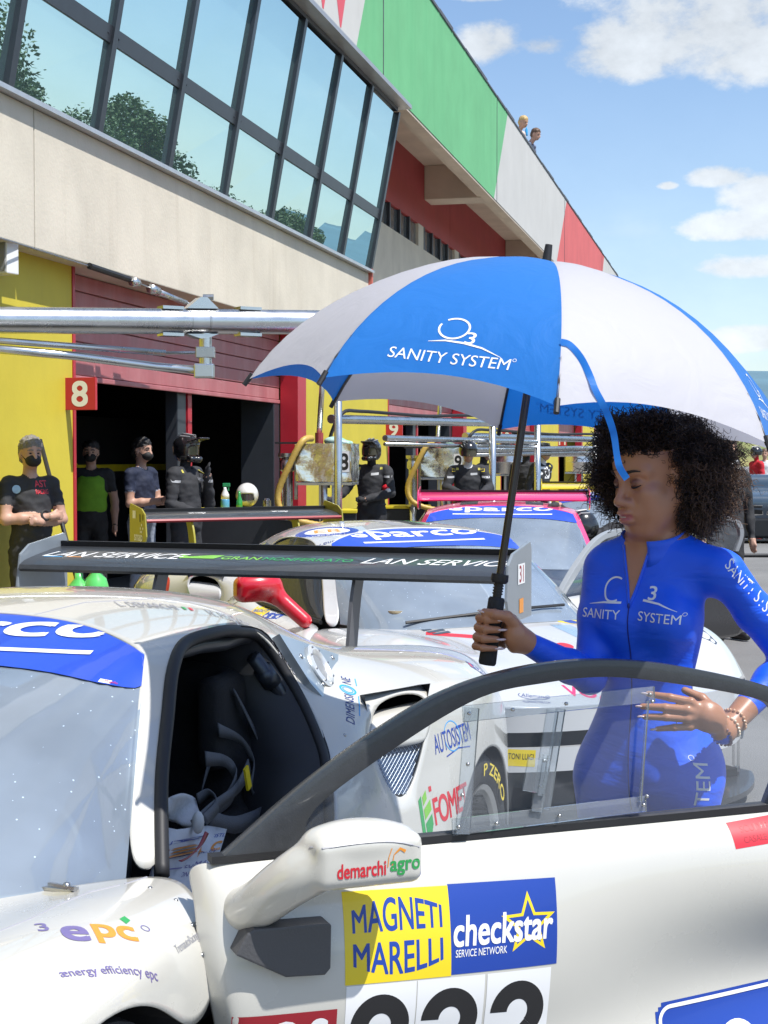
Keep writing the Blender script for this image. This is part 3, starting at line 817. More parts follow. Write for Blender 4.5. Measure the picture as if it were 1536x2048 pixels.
def number_signs():
    for n, (g, w, z) in {'8': (GAR[2], 5.37, 2.12), '9': (GAR[3], 5.37, 2.02), '10': (GAR[4], 5.37, 2.05), '11': (GAR[5], 5.37, 2.05)}.items():
        e = empty('number_sign', Bw(w, g - 0.12, z - 0.135), YAW, {'8': 'red plate with white eight beside the nearest garage door', '9': 'red plate with white nine on the second yellow pillar', '10': 'red plate with white ten on the third yellow pillar', '11': 'tiny red plate with white eleven far down the wall'}[n], 'sign', 'garage number signs')
        MB().bx(-0.14, 0.14, -0.02, 0.02, 0, 0.27).build('plate', M_signred, e, bevel=0.003)
        Decal().text(n, 0, 0.135, h=0.205, w=0.135 if len(n) == 1 else 0.20, bold=0.03).build('number', [M_print], e, (0, -0.02, 0), (1, 0, 0), (0, 0, 1), off=0.002)
        MB().tube([(-0.13, 0.0, 0.2), (-0.16, 0.0, 0.2)], 0.012, 6).build('bracket', M_steel, e)
number_signs()
def wall_things():
    # loudspeaker under the band
    e = empty('loudspeaker', Bw(5.42, S_of(14, 5.42), 2.98), YAW - R(12), 'small white loudspeaker on the yellow wall under the beige band', 'speaker')
    MB().bx(-0.085, 0.085, -0.07, 0.07, -0.01, 0.28).build('cabinet', M_white, e, bevel=0.008)
    MB().bx(-0.072, 0.072, -0.078, -0.0705, 0.005, 0.265).build('grille', mat('grille_grey', (0.30, 0.30, 0.31), 0.6, bump=0.4, bscale=400), e)
    MB().bx(-0.025, 0.025, -0.0795, -0.0782, 0.02, 0.03).build('badge', M_black, e)
    # steel guy cable with turnbuckle under the band
    e = empty('guy_cable', Bw(5.22, 11.0, 3.17), YAW, 'thin steel cable with turnbuckle strung along the beige band', 'cable')
    MB().tube([(-.06, -1.6, 0.03), (-.05, 1.5, -0.0), (0.02, 4.6, -0.17)], 0.008, 6).build('cable', M_steel, e)
    MB().tube([(-.05, .85, 0.008), (-.05, 1.7, -0.008)], 0.028, 8).build('black_sleeve', M_black, e)
    q = MB(); q.tube([(-.03, 2.3, -.05), (-.01, 3.0, -.09)], 0.03, 8); q.tube([(-.03, 2.15, -.04), (-.03, 2.32, -.05)], .045, 8); q.tube([(-.01, 3.0, -.09), (0.0, 3.4, -.11)], .018, 8); q.tube([(-.04, 1.75, -.02), (-.04, 1.85, -.025)], .045, 8)
    q.build('turnbuckle', M_galv, e, smooth=True)
wall_things()
# ------------------------------------------------------------------ racing cars
def paint(name, col, rough=0.28, coat=1.0, var=0.03):
    return mat(name, col, rough, coat=coat, var=var, vscale=3, rvar=0.03)
P_white = paint('paint_white', (0.56, 0.545, 0.495))
P_pure = paint('paint_pure_white', (0.56, 0.56, 0.56))
P_black = paint('paint_black', (0.02, 0.02, 0.024))
P_pink = paint('paint_pink', (0.78, 0.03, 0.18))
P_yellow = paint('paint_racing_yellow', (0.72, 0.55, 0.01))
P_blue = paint('paint_pale_blue', (0.30, 0.42, 0.55))
P_red = paint('paint_racing_red', (0.55, 0.008, 0.02))
M_carbon = mat('carbon_satin', (0.035, 0.038, 0.043), 0.36, coat=0.35, bump=0.06, bscale=260, var=0.15, vscale=60)
M_tyre = mat('tyre_rubber', (0.022, 0.022, 0.023), 0.75, var=0.2, bump=0.1, bscale=80)
M_rim = mat('rim_silver', (0.55, 0.56, 0.55), 0.3, metal=0.9, var=0.06)
M_vinylblue = mat('vinyl_blue', (0.018, 0.07, 0.52), 0.3, coat=0.6, var=0.05)
M_seat = mat('seat_fabric', (0.012, 0.012, 0.013), 0.85, var=0.2, bump=0.2, bscale=200)
M_belt = mat('belt_webbing', (0.11, 0.115, 0.125), 0.7, var=0.12, bump=0.2, bscale=300)
M_alu = mat('alu_panel', (0.52, 0.58, 0.62), 0.32, metal=0.75, var=0.08, rvar=0.08)
G_ws = glassmat('windscreen_glass', (0.62, 0.70, 0.74), veil=0.36, refl=2.0, specks=0.10, veilcol=(.55, .66, .80))  # sky-tinted diffuse veil paints in the bright sky reflection, along with dust
G_side = glassmat('side_glass', (0.50, 0.52, 0.46), veil=0.04, refl=1.1)
G_poly = glassmat('polycarbonate', (0.93, 0.96, 0.985), veil=0.055, refl=1.0, veilcol=(0.72, 0.80, 0.92), dark=0.015)
G_strip = glassmat('clear_plastic_strip', (0.92, 0.95, 0.97), veil=0.13, refl=1.2, veilcol=(0.75, 0.80, 0.86))
G_deck = glassmat('tinted_cover', (0.25, 0.30, 0.33), veil=0.20, refl=1.5, veilcol=(0.6, 0.7, 0.76))
INK = {k: mat('ink_' + k, c, 0.4, coat=0.2) for k, c in dict(white=(0.8, 0.8, 0.8), black=(0.012, 0.012, 0.014), blue=(0.01, 0.05, 0.33), navy=(0.03, 0.05, 0.2), sky=(0.03, 0.35, 0.75), red=(0.6, 0.02, 0.035), yellow=(0.80, 0.60, 0.015),
       green=(0.03, 0.32, 0.08), lime=(0.20, 0.50, 0.05), orange=(0.75, 0.28, 0.03), grey=(0.30, 0.30, 0.33), purple=(0.16, 0.13, 0.30), pink=(0.75, 0.03, 0.15), silver=(0.55, 0.56, 0.58), brightgreen=(0.05, 0.6, 0.12), maroon=(0.30, 0.01, 0.02)).items()}

FR = [  # front end: rows centre -> wheel arch, columns nose -> door
 [(3.24, 0, .54), (3.05, 0, .62), (2.9, 0, .67), (2.75, 0, .70), (2.62, 0, .73), (2.5, 0, .755), (2.38, 0, .78), (2.28, 0, .797)],
 [(3.22, .36, .54), (3.03, .36, .62), (2.87, .37, .665), (2.72, .38, .69), (2.57, .39, .72), (2.43, .40, .745), (2.3, .40, .765), (2.2, .40, .785)],
 [(3.12, .62, .55), (2.98, .60, .65), (2.82, .60, .71), (2.66, .60, .75), (2.45, .60, .77), (2.25, .61, .772), (2.12, .615, .772), (2.03, .605, .775)],
 [(3.0, .78, .56), (2.9, .76, .69), (2.77, .76, .77), (2.62, .765, .81), (2.38, .77, .825), (2.12, .77, .81), (1.93, .762, .79), (1.735, .765, .765)],
 [(2.92, .88, .55), (2.84, .88, .65), (2.74, .89, .73), (2.6, .895, .775), (2.38, .90, .79), (2.14, .90, .785), (2.0, .895, .775), (1.87, .89, .765)],
 [(2.88, .93, .5), (2.82, .945, .56), (2.73, .96, .64), (2.59, .97, .725), (2.38, .975, .755), (2.17, .975, .74), (2.04, .968, .71), (1.92, .955, .70)],
 [(2.84, .94, .15), (2.77, .955, .34), (2.70, .965, .56), (2.57, .975, .675), (2.38, .98, .725), (2.19, .98, .675), (2.06, .975, .56), (1.95, .97, .60)]]
RQ = [  # rear quarter: columns door opening -> tail, rows roof side -> wheel arch
 [(.80, .585, 1.135), (.745, .66, .99), (.80, .745, .87), (.86, .79, .80), (.92, .82, .65), (1.0, .84, .35)],
 [(.68, .565, 1.122), (.70, .70, .965), (.745, .80, .895), (.715, .84, .80), (.645, .895, .63), (.66, .93, .30)],
 [(.52, .53, 1.10), (.55, .69, .975), (.56, .795, .94), (.625, .815, .82), (.605, .87, .67), (.58, .945, .29)],
 [(.33, .53, 1.055), (.33, .73, .985), (.335, .91, .945), (.43, .917, .81), (.55, .905, .66), (.50, .955, .285)],
 [(.22, .535, 1.03), (.22, .75, .99), (.2, .925, .93), (.25, .955, .80), (.36, .965, .62), (.385, .97, .40)],
 [(.08, .545, 1.012), (.1, .765, .99), (.1, .935, .925), (.12, .97, .83), (.16, .98, .755), (.22, .98, .665)],
 [(-.08, .56, .995), (-.05, .77, .985), (-.05, .935, .92), (-.04, .975, .84), (-.02, .983, .775), (0, .985, .728)],
 [(-.28, .58, .975), (-.25, .77, .97), (-.24, .92, .905), (-.23, .965, .82), (-.22, .975, .74), (-.21, .98, .665)],
 [(-.5, .6, .95), (-.48, .76, .945), (-.46, .88, .87), (-.44, .935, .77), (-.41, .95, .64), (-.35, .965, .48)],
 [(-.72, .6, .92), (-.7, .74, .91), (-.66, .83, .83), (-.63, .875, .73), (-.58, .9, .55), (-.46, .93, .2)],
 [(-.80, .59, .82), (-.79, .71, .81), (-.76, .79, .77), (-.72, .83, .68), (-.68, .85, .5), (-.62, .87, .2)]]
RF = [  # roof: rows header -> rear, columns centre -> rail
 [(1.2, 0, 1.215), (1.26, .28, 1.207), (1.37, .47, 1.18), (1.42, .553, 1.157)],
 [(1.05, 0, 1.232), (1.08, .29, 1.225), (1.2, .5, 1.195), (1.26, .583, 1.172)],
 [(.85, 0, 1.243), (.86, .3, 1.235), (.95, .5, 1.205), (.98, .593, 1.175)],
 [(.65, 0, 1.235), (.65, .3, 1.225), (.7, .48, 1.185), (.80, .585, 1.135)],
 [(.56, 0, 1.22), (.56, .29, 1.21), (.6, .46, 1.17), (.68, .565, 1.122)],
 [(.45, 0, 1.20), (.45, .28, 1.19), (.48, .44, 1.15), (.52, .53, 1.10)],
 [(.3, 0, 1.15), (.3, .27, 1.14), (.32, .42, 1.10), (.33, .53, 1.055)]]
PL = [  # windscreen pillar
 [(1.42, .553, 1.157), (1.26, .583, 1.172)], [(1.46, .565, 1.12), (1.365, .607, 1.125)], [(1.56, .605, 1.03), (1.475, .645, 1.03)], [(1.66, .645, .92), (1.585, .69, .915)], [(1.80, .705, .76), (1.735, .765, .765)]]
WS_T = [(1.2, 0, 1.215), (1.26, .28, 1.207), (1.37, .47, 1.18), (1.42, .553, 1.157)]
WS_B = [(2.28, 0, .797), (2.2, .40, .785), (2.03, .605, .775), (1.80, .705, .76)]
DECK = [(.3, .27, 1.14), (.1, .27, 1.07), (-.1, .28, 1.0), (-.3, .3, .955), (-.5, .3, .93), (-.72, .3, .90), (-.80, .3, .81)]

def cat(pts, t):
    """sample a polyline of points smoothly, t in 0..1"""
    n = len(pts) - 1; u = min(max(t * n, 0), n - 1e-6); i = int(u); f = u - i
    P = [Vector(p) for p in pts]; p0 = P[max(i - 1, 0)]; p1 = P[i]; p2 = P[i + 1]; p3 = P[min(i + 2, n)]
    return 0.5 * ((2 * p1) + (p2 - p0) * f + (2 * p0 - 5 * p1 + 4 * p2 - p3) * f * f + (3 * p1 - p0 - 3 * p2 + p3) * f ** 3)
def mir(p): return (p[0], -p[1], p[2])
def ws_point(t, v, off=0.0):
    """v -1..1 across, t 0 header .. 1 base"""
    def curve(C): 
        pts = [mir(p) for p in C[:0:-1]] + list(C); return cat(pts, (v + 1) / 2)
    a, b = curve(WS_T), curve(WS_B); p = a.lerp(b, t)
    bul = 0.035 * math.sin(math.pi * t) * (1 - abs(v) ** 3 * 0.6)
    n = Vector((0.45, v * 0.35, 0.85)).normalized()
    return p + n * (bul + off - 0.004)
def ws_patch(t0, t1, v0, v1, nt, nv, off, edge=None):
    rows = []
    for i in range(nt + 1):
        row = []
        for j in range(nv + 1):
            v = v0 + (v1 - v0) * j / nv
            ta = t0 + ((edge(v) if edge else t1) - t0) * i / nt
            row.append(ws_point(ta, v, off))
        rows.append(row)
    return rows

class Car:
    def __init__(s, O, ang, label, cat_='race car', name='race_car'):
        phi = math.atan2(-math.cos(ang), -math.sin(ang))
        s.root = empty(name, (O[0], O[1], 0), phi, label, cat_, 'racing cars parked in the pit lane')
        s.M = Matrix.Translation((O[0], O[1], 0)) @ Matrix.Rotation(phi, 4, 'Z'); s.I = s.M.inverted()
    def hit(s, px, py, bvh):
        o = s.I @ Vector((0, 0, CAM_H)); d = (s.I.to_3x3() @ ray_px(px, py)).normalized()
        h = bvh.ray_cast(o, d); return h[0], h[1], d

def both(b, grid, flip=False):
    for sg in (1, -1):
        b.grid([[(p[0], sg * p[1], p[2]) for p in row] for row in grid])
def car_shell(c, body, roof, doors=(True, True), deck=G_deck, cols=None):
    """bodywork shared by the mid-engined cars; doors = (left closed, right closed)"""
    r = c.root; cols = cols or {}
    b = MB(); both(b, FR); fr = bake(b.build('front_bodywork', cols.get('front', body), r, smooth=True, sub=3, merge=0.004, solid=0.006))
    b = MB()
    for sg in (1, -1):
        g = [[(p[0], sg * p[1], p[2]) for p in col] for col in RQ]
        fs = []
        nr = len(g[0])
        for i in range(len(g) - 1):
            for j in range(nr - 1):
                if i == 2 and j in (2, 3): continue      # side intake
                fs.append((i * nr + j, i * nr + j + 1, (i + 1) * nr + j + 1, (i + 1) * nr + j))
        b.add([p for col in g for p in col], fs)
        dk = [[(p[0], sg * p[1], p[2]) for p in col] for col in ([DECK[i], RQ[i + 3 if i else 3][0]] for i in range(0))]
    both(b, RF); both(b, PL)
    rq = b.build('rear_bodywork', cols.get('rear', body), r, smooth=True, sub=3, merge=0.004, solid=0.006)
    bake(rq)
    # darker inner deck between the buttresses
    inner = [(.33, .53, 1.055), (.08, .545, 1.012), (-.08, .56, .995), (-.28, .58, .975), (-.5, .6, .95), (-.72, .6, .92), (-.80, .59, .82)]
    b = MB(); 
    rows = [[(x, 0, z + .006) for (x, y, z) in DECK], [(x, y, z - .004) for (x, y, z) in DECK], [(x, y - .02, z - .03) for (x, y, z) in inner]]
    both(b, rows); bake(b.build('engine_cover', deck, r, smooth=True, sub=2, merge=0.004))
    MB().bx(-.62, .28, -.5, .5, .55, .86).build('engine_bay', M_dark, r)
    # tail panel
    q = MB(); q.bx(-.78, -.70, -.80, .80, .30, .80).build('tail_panel', M_panel, r, bevel=.02)
    # windscreen
    b = MB().grid(ws_patch(0, 1, -1, 1, 10, 20, 0)); ws = b.build('windscreen', G_ws, r, smooth=True)
    # floor, wheel wells, cabin tub
    MB().bx(-.68, 2.95, -.80, .80, .09, .13).build('floor', M_dark, r)
    for sg in (1, -1):
        for x in (0, 2.38):
            q = MB(); n = 14
            rows = [[(x + .405 * math.cos(math.pi * k / n), sg * y, .34 + .405 * math.sin(math.pi * k / n)) for k in range(n + 1)] for y in (.52, .962)]
            q.grid(rows); q.add([(x, sg * .52, .1)] + rows[0], [(0, k + 1, k + 2) for k in range(n)]); q.build('wheel_well', M_dark, r)
        MB().bx(.64, 1.95, sg * .80, sg * .93, .12, .30).build('sill', body, r, bevel=.02)
        # front bulkhead side and intake
        q = MB(); q.add([(.60, sg * .79, .95), (.34, sg * .90, .95), (.20, sg * .66, .90), (.35, sg * .6, .90), (.62, sg * .86, .66), (.54, sg * .9, .66), (.25, sg * .7, .6), (.35, sg * .62, .6)],
                        [(2, 3, 7, 6), (0, 1, 2, 3), (4, 5, 6, 7), (0, 3, 7, 4), (1, 2, 6, 5)]); q.build('intake_duct', M_dark, r)
    return fr, rq, ws
def wheel(c, x, sg, spin=0.0, lettering=True):
    y0 = .965 * sg
    rot = Matrix.Rotation(R(-90) * sg, 3, 'X')           # local z -> outward
    t = MB().lathe([(.235, -.27), (.30, -.28), (.335, -.255), (.345, -.20), (.345, -.06), (.337, -.02), (.30, .0), (.25, -.008), (.235, -.03)], (x, y0, .345), 40, rot)
    tw = t.build('wheel', M_tyre, c.root, smooth=True, ang=50)
    q = MB(); q.lathe([(.236, -.26), (.225, -.2), (.215, -.06), (.228, -.015), (.244, -.006), (.244, -.016), (.236, -.03)], (x, y0, .345), 36, rot)
    q.lathe([(.0, -.03), (.05, -.03), (.06, -.05), (.06, -.10), (0, -.10)], (x, y0, .345), 20, rot)
    for k in range(10):
        a = 2 * math.pi * k / 10 + spin + (0.12 if k % 2 else -0.12)
        d = Vector((math.cos(a), math.sin(a), 0)); e = Vector((-math.sin(a), math.cos(a), 0))
        pr = []
        for (rr, w, z0, z1) in ((.05, .016, -.035, -.07), (.14, .013, -.05, -.085), (.222, .016, -.03, -.08)):
            pr += [d * rr - e * w + Vector((0, 0, z0)), d * rr + e * w + Vector((0, 0, z0)), d * rr + e * w + Vector((0, 0, z1)), d * rr - e * w + Vector((0, 0, z1))]
        pr = [rot @ p + Vector((x, y0, .345)) for p in pr]
        q.add(pr, [(i * 4 + j, i * 4 + (j + 1) % 4, i * 4 + 4 + (j + 1) % 4, i * 4 + 4 + j) for i in range(2) for j in range(4)])
    q.build('rim', M_rim, tw, smooth=True, ang=40)
    MB().lathe([(.0, -.14), (.17, -.14), (.17, -.16), (0, -.16)], (x, y0, .345), 24, rot).build('brake_disc', M_steel, tw)
    if lettering:
        for base in (60, 240):
            d = Decal()
            def wp(a, b_, base=base): 
                an = R(base) - a / .292; return ((.292 + b_) * math.cos(an), (.292 + b_) * math.sin(an))
            d.text('P ZERO', 0, 0, w=.30, h=.036, bold=.02, warp=wp)
            rt = Vector((-sg, 0, 0)); d.build('lettering', [INK['yellow']], tw, (x, y0 + sg * .0035, .345), rt if sg > 0 else Vector((1, 0, 0)), (0, 0, 1), off=0.001)
    return tw
def front_end(c, body, splitter=M_carbon, band=None):
    r = c.root
    plan = [(2.80, .935), (2.90, .86), (3.02, .74), (3.14, .56), (3.21, .32), (3.23, 0)]
    plan = plan + [(x, -y) for (x, y) in plan[-2::-1]]
    P = spline([(x, y, 0) for x, y in plan], 4)
    def strip(z0, z1, o0, o1, m, name, i0=0, i1=None, th=.03):
        pts = P[i0:i1]
        q = MB(); rows = [[(p.x + o, p.y * (1 + o * .1), z) for p in pts] for (z, o) in ((z0, o0), (z0, o0 - th), (z1, o1 - th), (z1, o1), (z0, o0))]
        q.grid(rows); return q.build(name, m, r, smooth=True, ang=40)
    n = len(P)
    strip(.45, .552, .0, -.0, body, 'nose_lip')
    strip(.06, .47, -.12, -.10, M_dark, 'bumper_recess', th=.02)
    strip(.285, .385, .005, .005, body, 'bumper_bar')
    strip(.10, .46, .0, .0, body, 'bumper_corner', 0, 6); strip(.10, .46, .0, .0, body, 'bumper_corner', n - 6, n)
    strip(.065, .09, .09, .09, splitter, 'splitter', th=.3)
    for sg in (1, -1):
        MB().prism([(2.72, .93), (2.98, .80), (2.98, 1.0), (2.80, 1.06)], lambda x, y: (x, sg * y, .435), lambda x, y: (x, sg * y, .45)).build('dive_plane', body, r)
def headlights(c):
    for sg in (1, -1):
        pass
def mirror(c, sg, m, label=None):
    y = sg
    pr = [rbox((1.60, y * 1.06, .955), (.055, .115, .062), .04, k=.03), ell((1.615, y * 1.05, .975), (.07, .11, .06), k=.03), cap((1.62, y * .97, .925), .042, (1.72, y * .86, .80), .036, k=.04)]
    return sdf_obj('wing_mirror', pr, .008, m, c.root)
def closed_door(c, sg, m):
    g = [[(1.735, .765, .765), (1.87, .89, .765), (1.92, .955, .70), (1.95, .97, .60), (1.93, .965, .42), (1.93, .96, .2)],
         [(1.45, .80, .80), (1.45, .88, .77), (1.45, .945, .70), (1.45, .955, .60), (1.45, .93, .43), (1.45, .95, .22)],
         [(1.08, .80, .82), (1.08, .875, .78), (1.08, .93, .70), (1.08, .935, .60), (1.08, .90, .43), (1.08, .94, .24)],
         [(.80, .745, .87), (.755, .80, .86), (.715, .84, .79), (.645, .895, .63), (.655, .91, .45), (.66, .93, .30)]]
    d = MB().grid([[(p[0], sg * p[1], p[2]) for p in col] for col in g]).build('door', m, c.root, smooth=True, sub=2, solid=.01)
    bake(d)
    bot = [(1.70, .762, .785), (1.45, .795, .81), (1.1, .79, .83), (.84, .745, .87)]; top = [(1.665, .70, .84), (1.37, .607, 1.115), (1.12, .60, 1.172), (.78, .60, 1.10)]
    rows = []
    for i in range(7):
        t = i / 6; rows.append([(lambda p: (p.x, sg * (p.y + .012 * math.sin(math.pi * t)), p.z))(cat(bot, j / 12).lerp(cat(top, j / 12), t)) for j in range(13)])
    MB().grid(rows).build('window', G_side, d, smooth=True)
    q = MB(); q.tube([(p[0], sg * p[1], p[2]) for p in [rows_[0] for rows_ in ()]] or [(x, sg * yy, z) for (x, yy, z) in [tuple(v) for v in spline(bot, 4)]], .012, 6); q.build('window_seal', M_black, d)
    return d
def quarter_panel(c, sg):
    """metal panel with round filler behind the door opening"""
    P0, P1, P2, P3 = [Vector((x, sg * y, z)) for (x, y, z) in ((.785, .607, 1.125), (.39, .628, 1.022), (.685, .722, .915), (.742, .678, .992))]
    n = (P1 - P0).cross(P2 - P0).normalized() * (1 if sg > 0 else -1)
    if n.y * sg < 0: n = -n
    o = n * .012
    q = MB(); q.add([P0 + o, P1 + o, P2 + o, P3 + o, P0 - o, P1 - o, P2 - o, P3 - o], [(0, 1, 2, 3), (7, 6, 5, 4), (0, 4, 5, 1), (1, 5, 6, 2), (2, 6, 7, 3), (3, 7, 4, 0)])
    p = q.build('quarter_panel', M_alu, c.root)
    cc = (P0 + P1 + P2 + P3) / 4 + (P1 - P3) * .10
    rot = n.to_track_quat('Z', 'Y').to_matrix()
    MB().lathe([(.062, .010), (.066, .02), (.050, .024), (.042, .018), (.040, .013)], cc, 24, rot).build('filler_ring', mat('filler_silver', (.75, .75, .74), .35, metal=.6), p, smooth=True, ang=40)
    MB().lathe([(0, .0135), (.041, .0135), (.041, .0125)], cc, 24, rot).build('filler_cap', M_grey, p)
    q = MB()
    for a in range(8): q.ell(cc + rot @ Vector((.056 * math.cos(a * .785), .056 * math.sin(a * .785), .024)), (.004, .004, .003), rot, 6, 5)
    q.build('bolts', M_steel, p)['kind'] = 'stuff'
    for (a, b_) in ((.12, .3), (.16, .75), (.8, .5)):
        w = (P0.lerp(P1, a)).lerp(P2.lerp(P1, a), b_) + n * .012
        MB().ell(w, (.009, .009, .005), rot, 8, 5).build('quarter_fastener', M_steel, p, smooth=True)
def intake_detail(c, sg, body):
    # white vane across the scoop and the mesh below it
    a = [(.580, .80, .885), (.350, .91, .895)]; b_ = [(.63, .822, .85), (.40, .922, .85)]; e = [(.628, .822, .80), (.44, .918, .80)]
    rows = []
    for L_ in ([(.50, .78, .890), (.30, .88, .90)], a, b_, e): rows.append([Vector(L_[0]).lerp(Vector(L_[1]), t / 5) for t in range(6)])
    MB().grid([[(p.x, sg * p.y, p.z) for p in row] for row in rows]).build('intake_vane', body, c.root, smooth=True, sub=2, solid=.01)
    lo = [(.605, .865, .68), (.555, .90, .675)]; hi = [(.62, .812, .80), (.425, .905, .80)]
    def S(u, v):
        p = (Vector(lo[0]).lerp(Vector(lo[1]), u)).lerp(Vector(hi[0]).lerp(Vector(hi[1]), u), v); return (p.x - .012, sg * (p.y - .006), p.z)
    MB().grid([[S(u / 4, v / 4) for u in range(5)] for v in range(5)]).build('intake_backing', mat('mesh_back', (.02, .05, .12), .4), c.root)
    q = MB(); 
    L0 = .0008
    for k in range(-8, 16):
        for dr in (1, -1):
            pts = []
            for i in range(0, 13):
                v = i / 12; wid = 1.0; 
                xw = (k * .0155 + dr * v * .12)              # metres across at this height
                w_here = .065 + .145 * v
                u = (xw + w_here * .5 - .03) / w_here
                if 0 <= u <= 1:
                    pts.append(Vector(S(u, v)) + Vector((.010, sg * .004, 0)))
                elif pts: break
            if len(pts) > 1: q.tube(pts, L0, 4, False)
    q.build('intake_mesh', mat('mesh_steel', (.45, .50, .55), .4, metal=.7), c.root)['kind'] = 'stuff'

def rear_wing(c, x, z, half, chord, m_wing, m_plate, m_sup, sup_y=(.38, -.38), deckz=.97, plate=(.30, .18, .26), edge=None, gap=.0):
    r = c.root
    th = R(11.5); f = Vector((math.cos(th), 0, -math.sin(th))); n = Vector((math.sin(th), 0, math.cos(th)))
    prof = [(.0, .0), (.010, .013), (.05, .020), (.13, .018), (chord * .8, .010), (chord, .003), (chord, -.003), (chord * .8, -.008), (.13, -.016), (.05, -.020), (.010, -.013)]
    o = Vector((x, 0, z)) + f * chord * .5
    rows = []
    for y in (-half, half): rows.append([o - f * a + n * h + Vector((0, y, 0)) for (a, h) in prof])
    k = len(prof)
    q = MB(); q.add(rows[0] + rows[1], [(i, (i + 1) % k, k + (i + 1) % k, k + i) for i in range(k)] + [tuple(range(k)), tuple(range(2 * k - 1, k - 1, -1))])
    w = q.build('rear_wing', m_wing, r, smooth=True, ang=35)
    if edge: MB().tube([o + n * .002 + Vector((.006, y, 0)) for y in (-half, half)], .012, 6).build('leading_edge', edge, w)
    g = o - f * chord; MB().box(g + n * .008, (.004, half, .016), Matrix.Rotation(th, 3, 'Y')).build('gurney_flap', M_black, w)
    a, dn, le = plate
    for sg in (1, -1):
        pts = [(x + le, z - dn * .55), (x + le * .85, z + .02), (x + le * .45, z + .055), (x - a * .9, z + .085), (x - a, z + .06), (x - a, z - dn), (x + le * .3, z - dn), (x + le * .8, z - dn * .85)]
        MB().prism(pts, lambda xx, zz: (xx, sg * (half + .002), zz), lambda xx, zz: (xx, sg * (half + .012), zz)).build('end_plate', m_plate, w, bevel=.002)
    for y in sup_y:
        pts = spline([(x + .12, y, deckz), (x + .19, y, z - .12), (x + .16, y, z + .0), (x + .06, y, z + .052 + gap), (x - .02, y, z + .048 + gap)] if gap else [(x + .14, y, deckz - .02), (x + .10, y, z - .12), (x + .05, y, z - .01)], 5)
        q = MB(); wd = .045
        rows = [[(p.x + wd, p.y - .006, p.z) for p in pts], [(p.x - wd, p.y - .006, p.z) for p in pts], [(p.x - wd, p.y + .006, p.z) for p in pts], [(p.x + wd, p.y + .006, p.z) for p in pts], [(p.x + wd, p.y - .006, p.z) for p in pts]]
        q.grid(rows); q.build('wing_support', m_sup, w, smooth=True, ang=40)
    return w, o, f, n
def banner(c, txt_v=(-.62, .62), col=None, edge=lambda v: .16 + .10 * (1 - v * v) ** .5, yw=.86):
    col = col or M_vinylblue
    b = MB().grid(ws_patch(.012, 0, -.985, .985, 5, 24, .003, edge)); bn = b.build('sun_strip', col, c.root, smooth=True)
    bb = bvh_of(bn)
    d = Decal().text('sparco', 0, 0, w=yw, h=.115, bold=.028)
    d.line([(-yw * .47, -.095), (yw * .49, -.095)], .018)
    p = ws_point(.115, 0)
    d.build('lettering', [INK['white']], bn, p + Vector((0, 0, -.004)), (0, 1, 0), (-.72, 0, .4), bb, off=.002, maxe=.05)
    return bn


def dec_on(c, px, py, bv, D, mats, rotimg=0.0, name='sponsor_sticker', nrm=None, off=.0012, maxe=.03, parent=None):
    h, n, d = c.hit(px, py, bv)
    if not h: print('decal missed', px, py); return
    if n.dot(d) > 0: n = -n
    n = (n * .75 - d * .55).normalized() if nrm is None else Vector(nrm).normalized()
    camr = c.I.to_3x3() @ Vector((math.cos(rotimg), 0, math.sin(rotimg)))
    rt = (camr - n * camr.dot(n)).normalized(); up = n.cross(rt)
    return D.build(name, [INK[m] for m in mats], parent or c.root, h, rt, up, bv, off=off, maxe=maxe)
def open_door(c, hp, dv, m_skin, m_frame):
    hp = Vector((*hp, 0)); dv = Vector((*dv, 0)).normalized(); nv = Vector((dv.y, -dv.x, 0)); I = c.I
    def T(s, n, z): return I @ (hp + dv * s + nv * n + Vector((0, 0, z)))
    grid = [[T(s, n - (.03 if s < 0 else 0), z) for (z, n) in ((.838, .0), (.76, .065), (.62, .1), (.44, .07), (.3, .085), (.18, .03))] for s in (-.04, .0, .3, .7, 1.05, 1.25)]
    d = MB().grid(grid).build('door', m_skin, c.root, smooth=True, sub=2, solid=.012)
    outer = spline([(-.003, .846, 0), (.154, .964, 0), (.316, 1.064, 0), (.464, 1.134, 0), (.627, 1.172, 0), (.797, 1.181, 0), (.974, 1.162, 0), (1.203, 1.108, 0), (1.28, 1.06, 0), (1.30, .97, 0), (1.24, .848, 0)], 4)
    inner = spline([(.08, .851, 0), (.185, .925, 0), (.365, 1.038, 0), (.535, 1.118, 0), (.683, 1.140, 0), (.81, 1.145, 0), (.95, 1.128, 0), (1.17, 1.083, 0), (1.235, 1.045, 0), (1.255, .97, 0), (1.205, .851, 0)], 4)
    q = MB(); q.band(outer, inner, lambda p, t: T(p.x, t, p.y), .004, -.028); q.build('window_frame', m_frame, d, bevel=.003)
    pane = [T(p.x, -.012, p.y) for p in inner]; MB().add(pane, [tuple(range(len(pane)))]).build('window', G_poly, d)
    return d
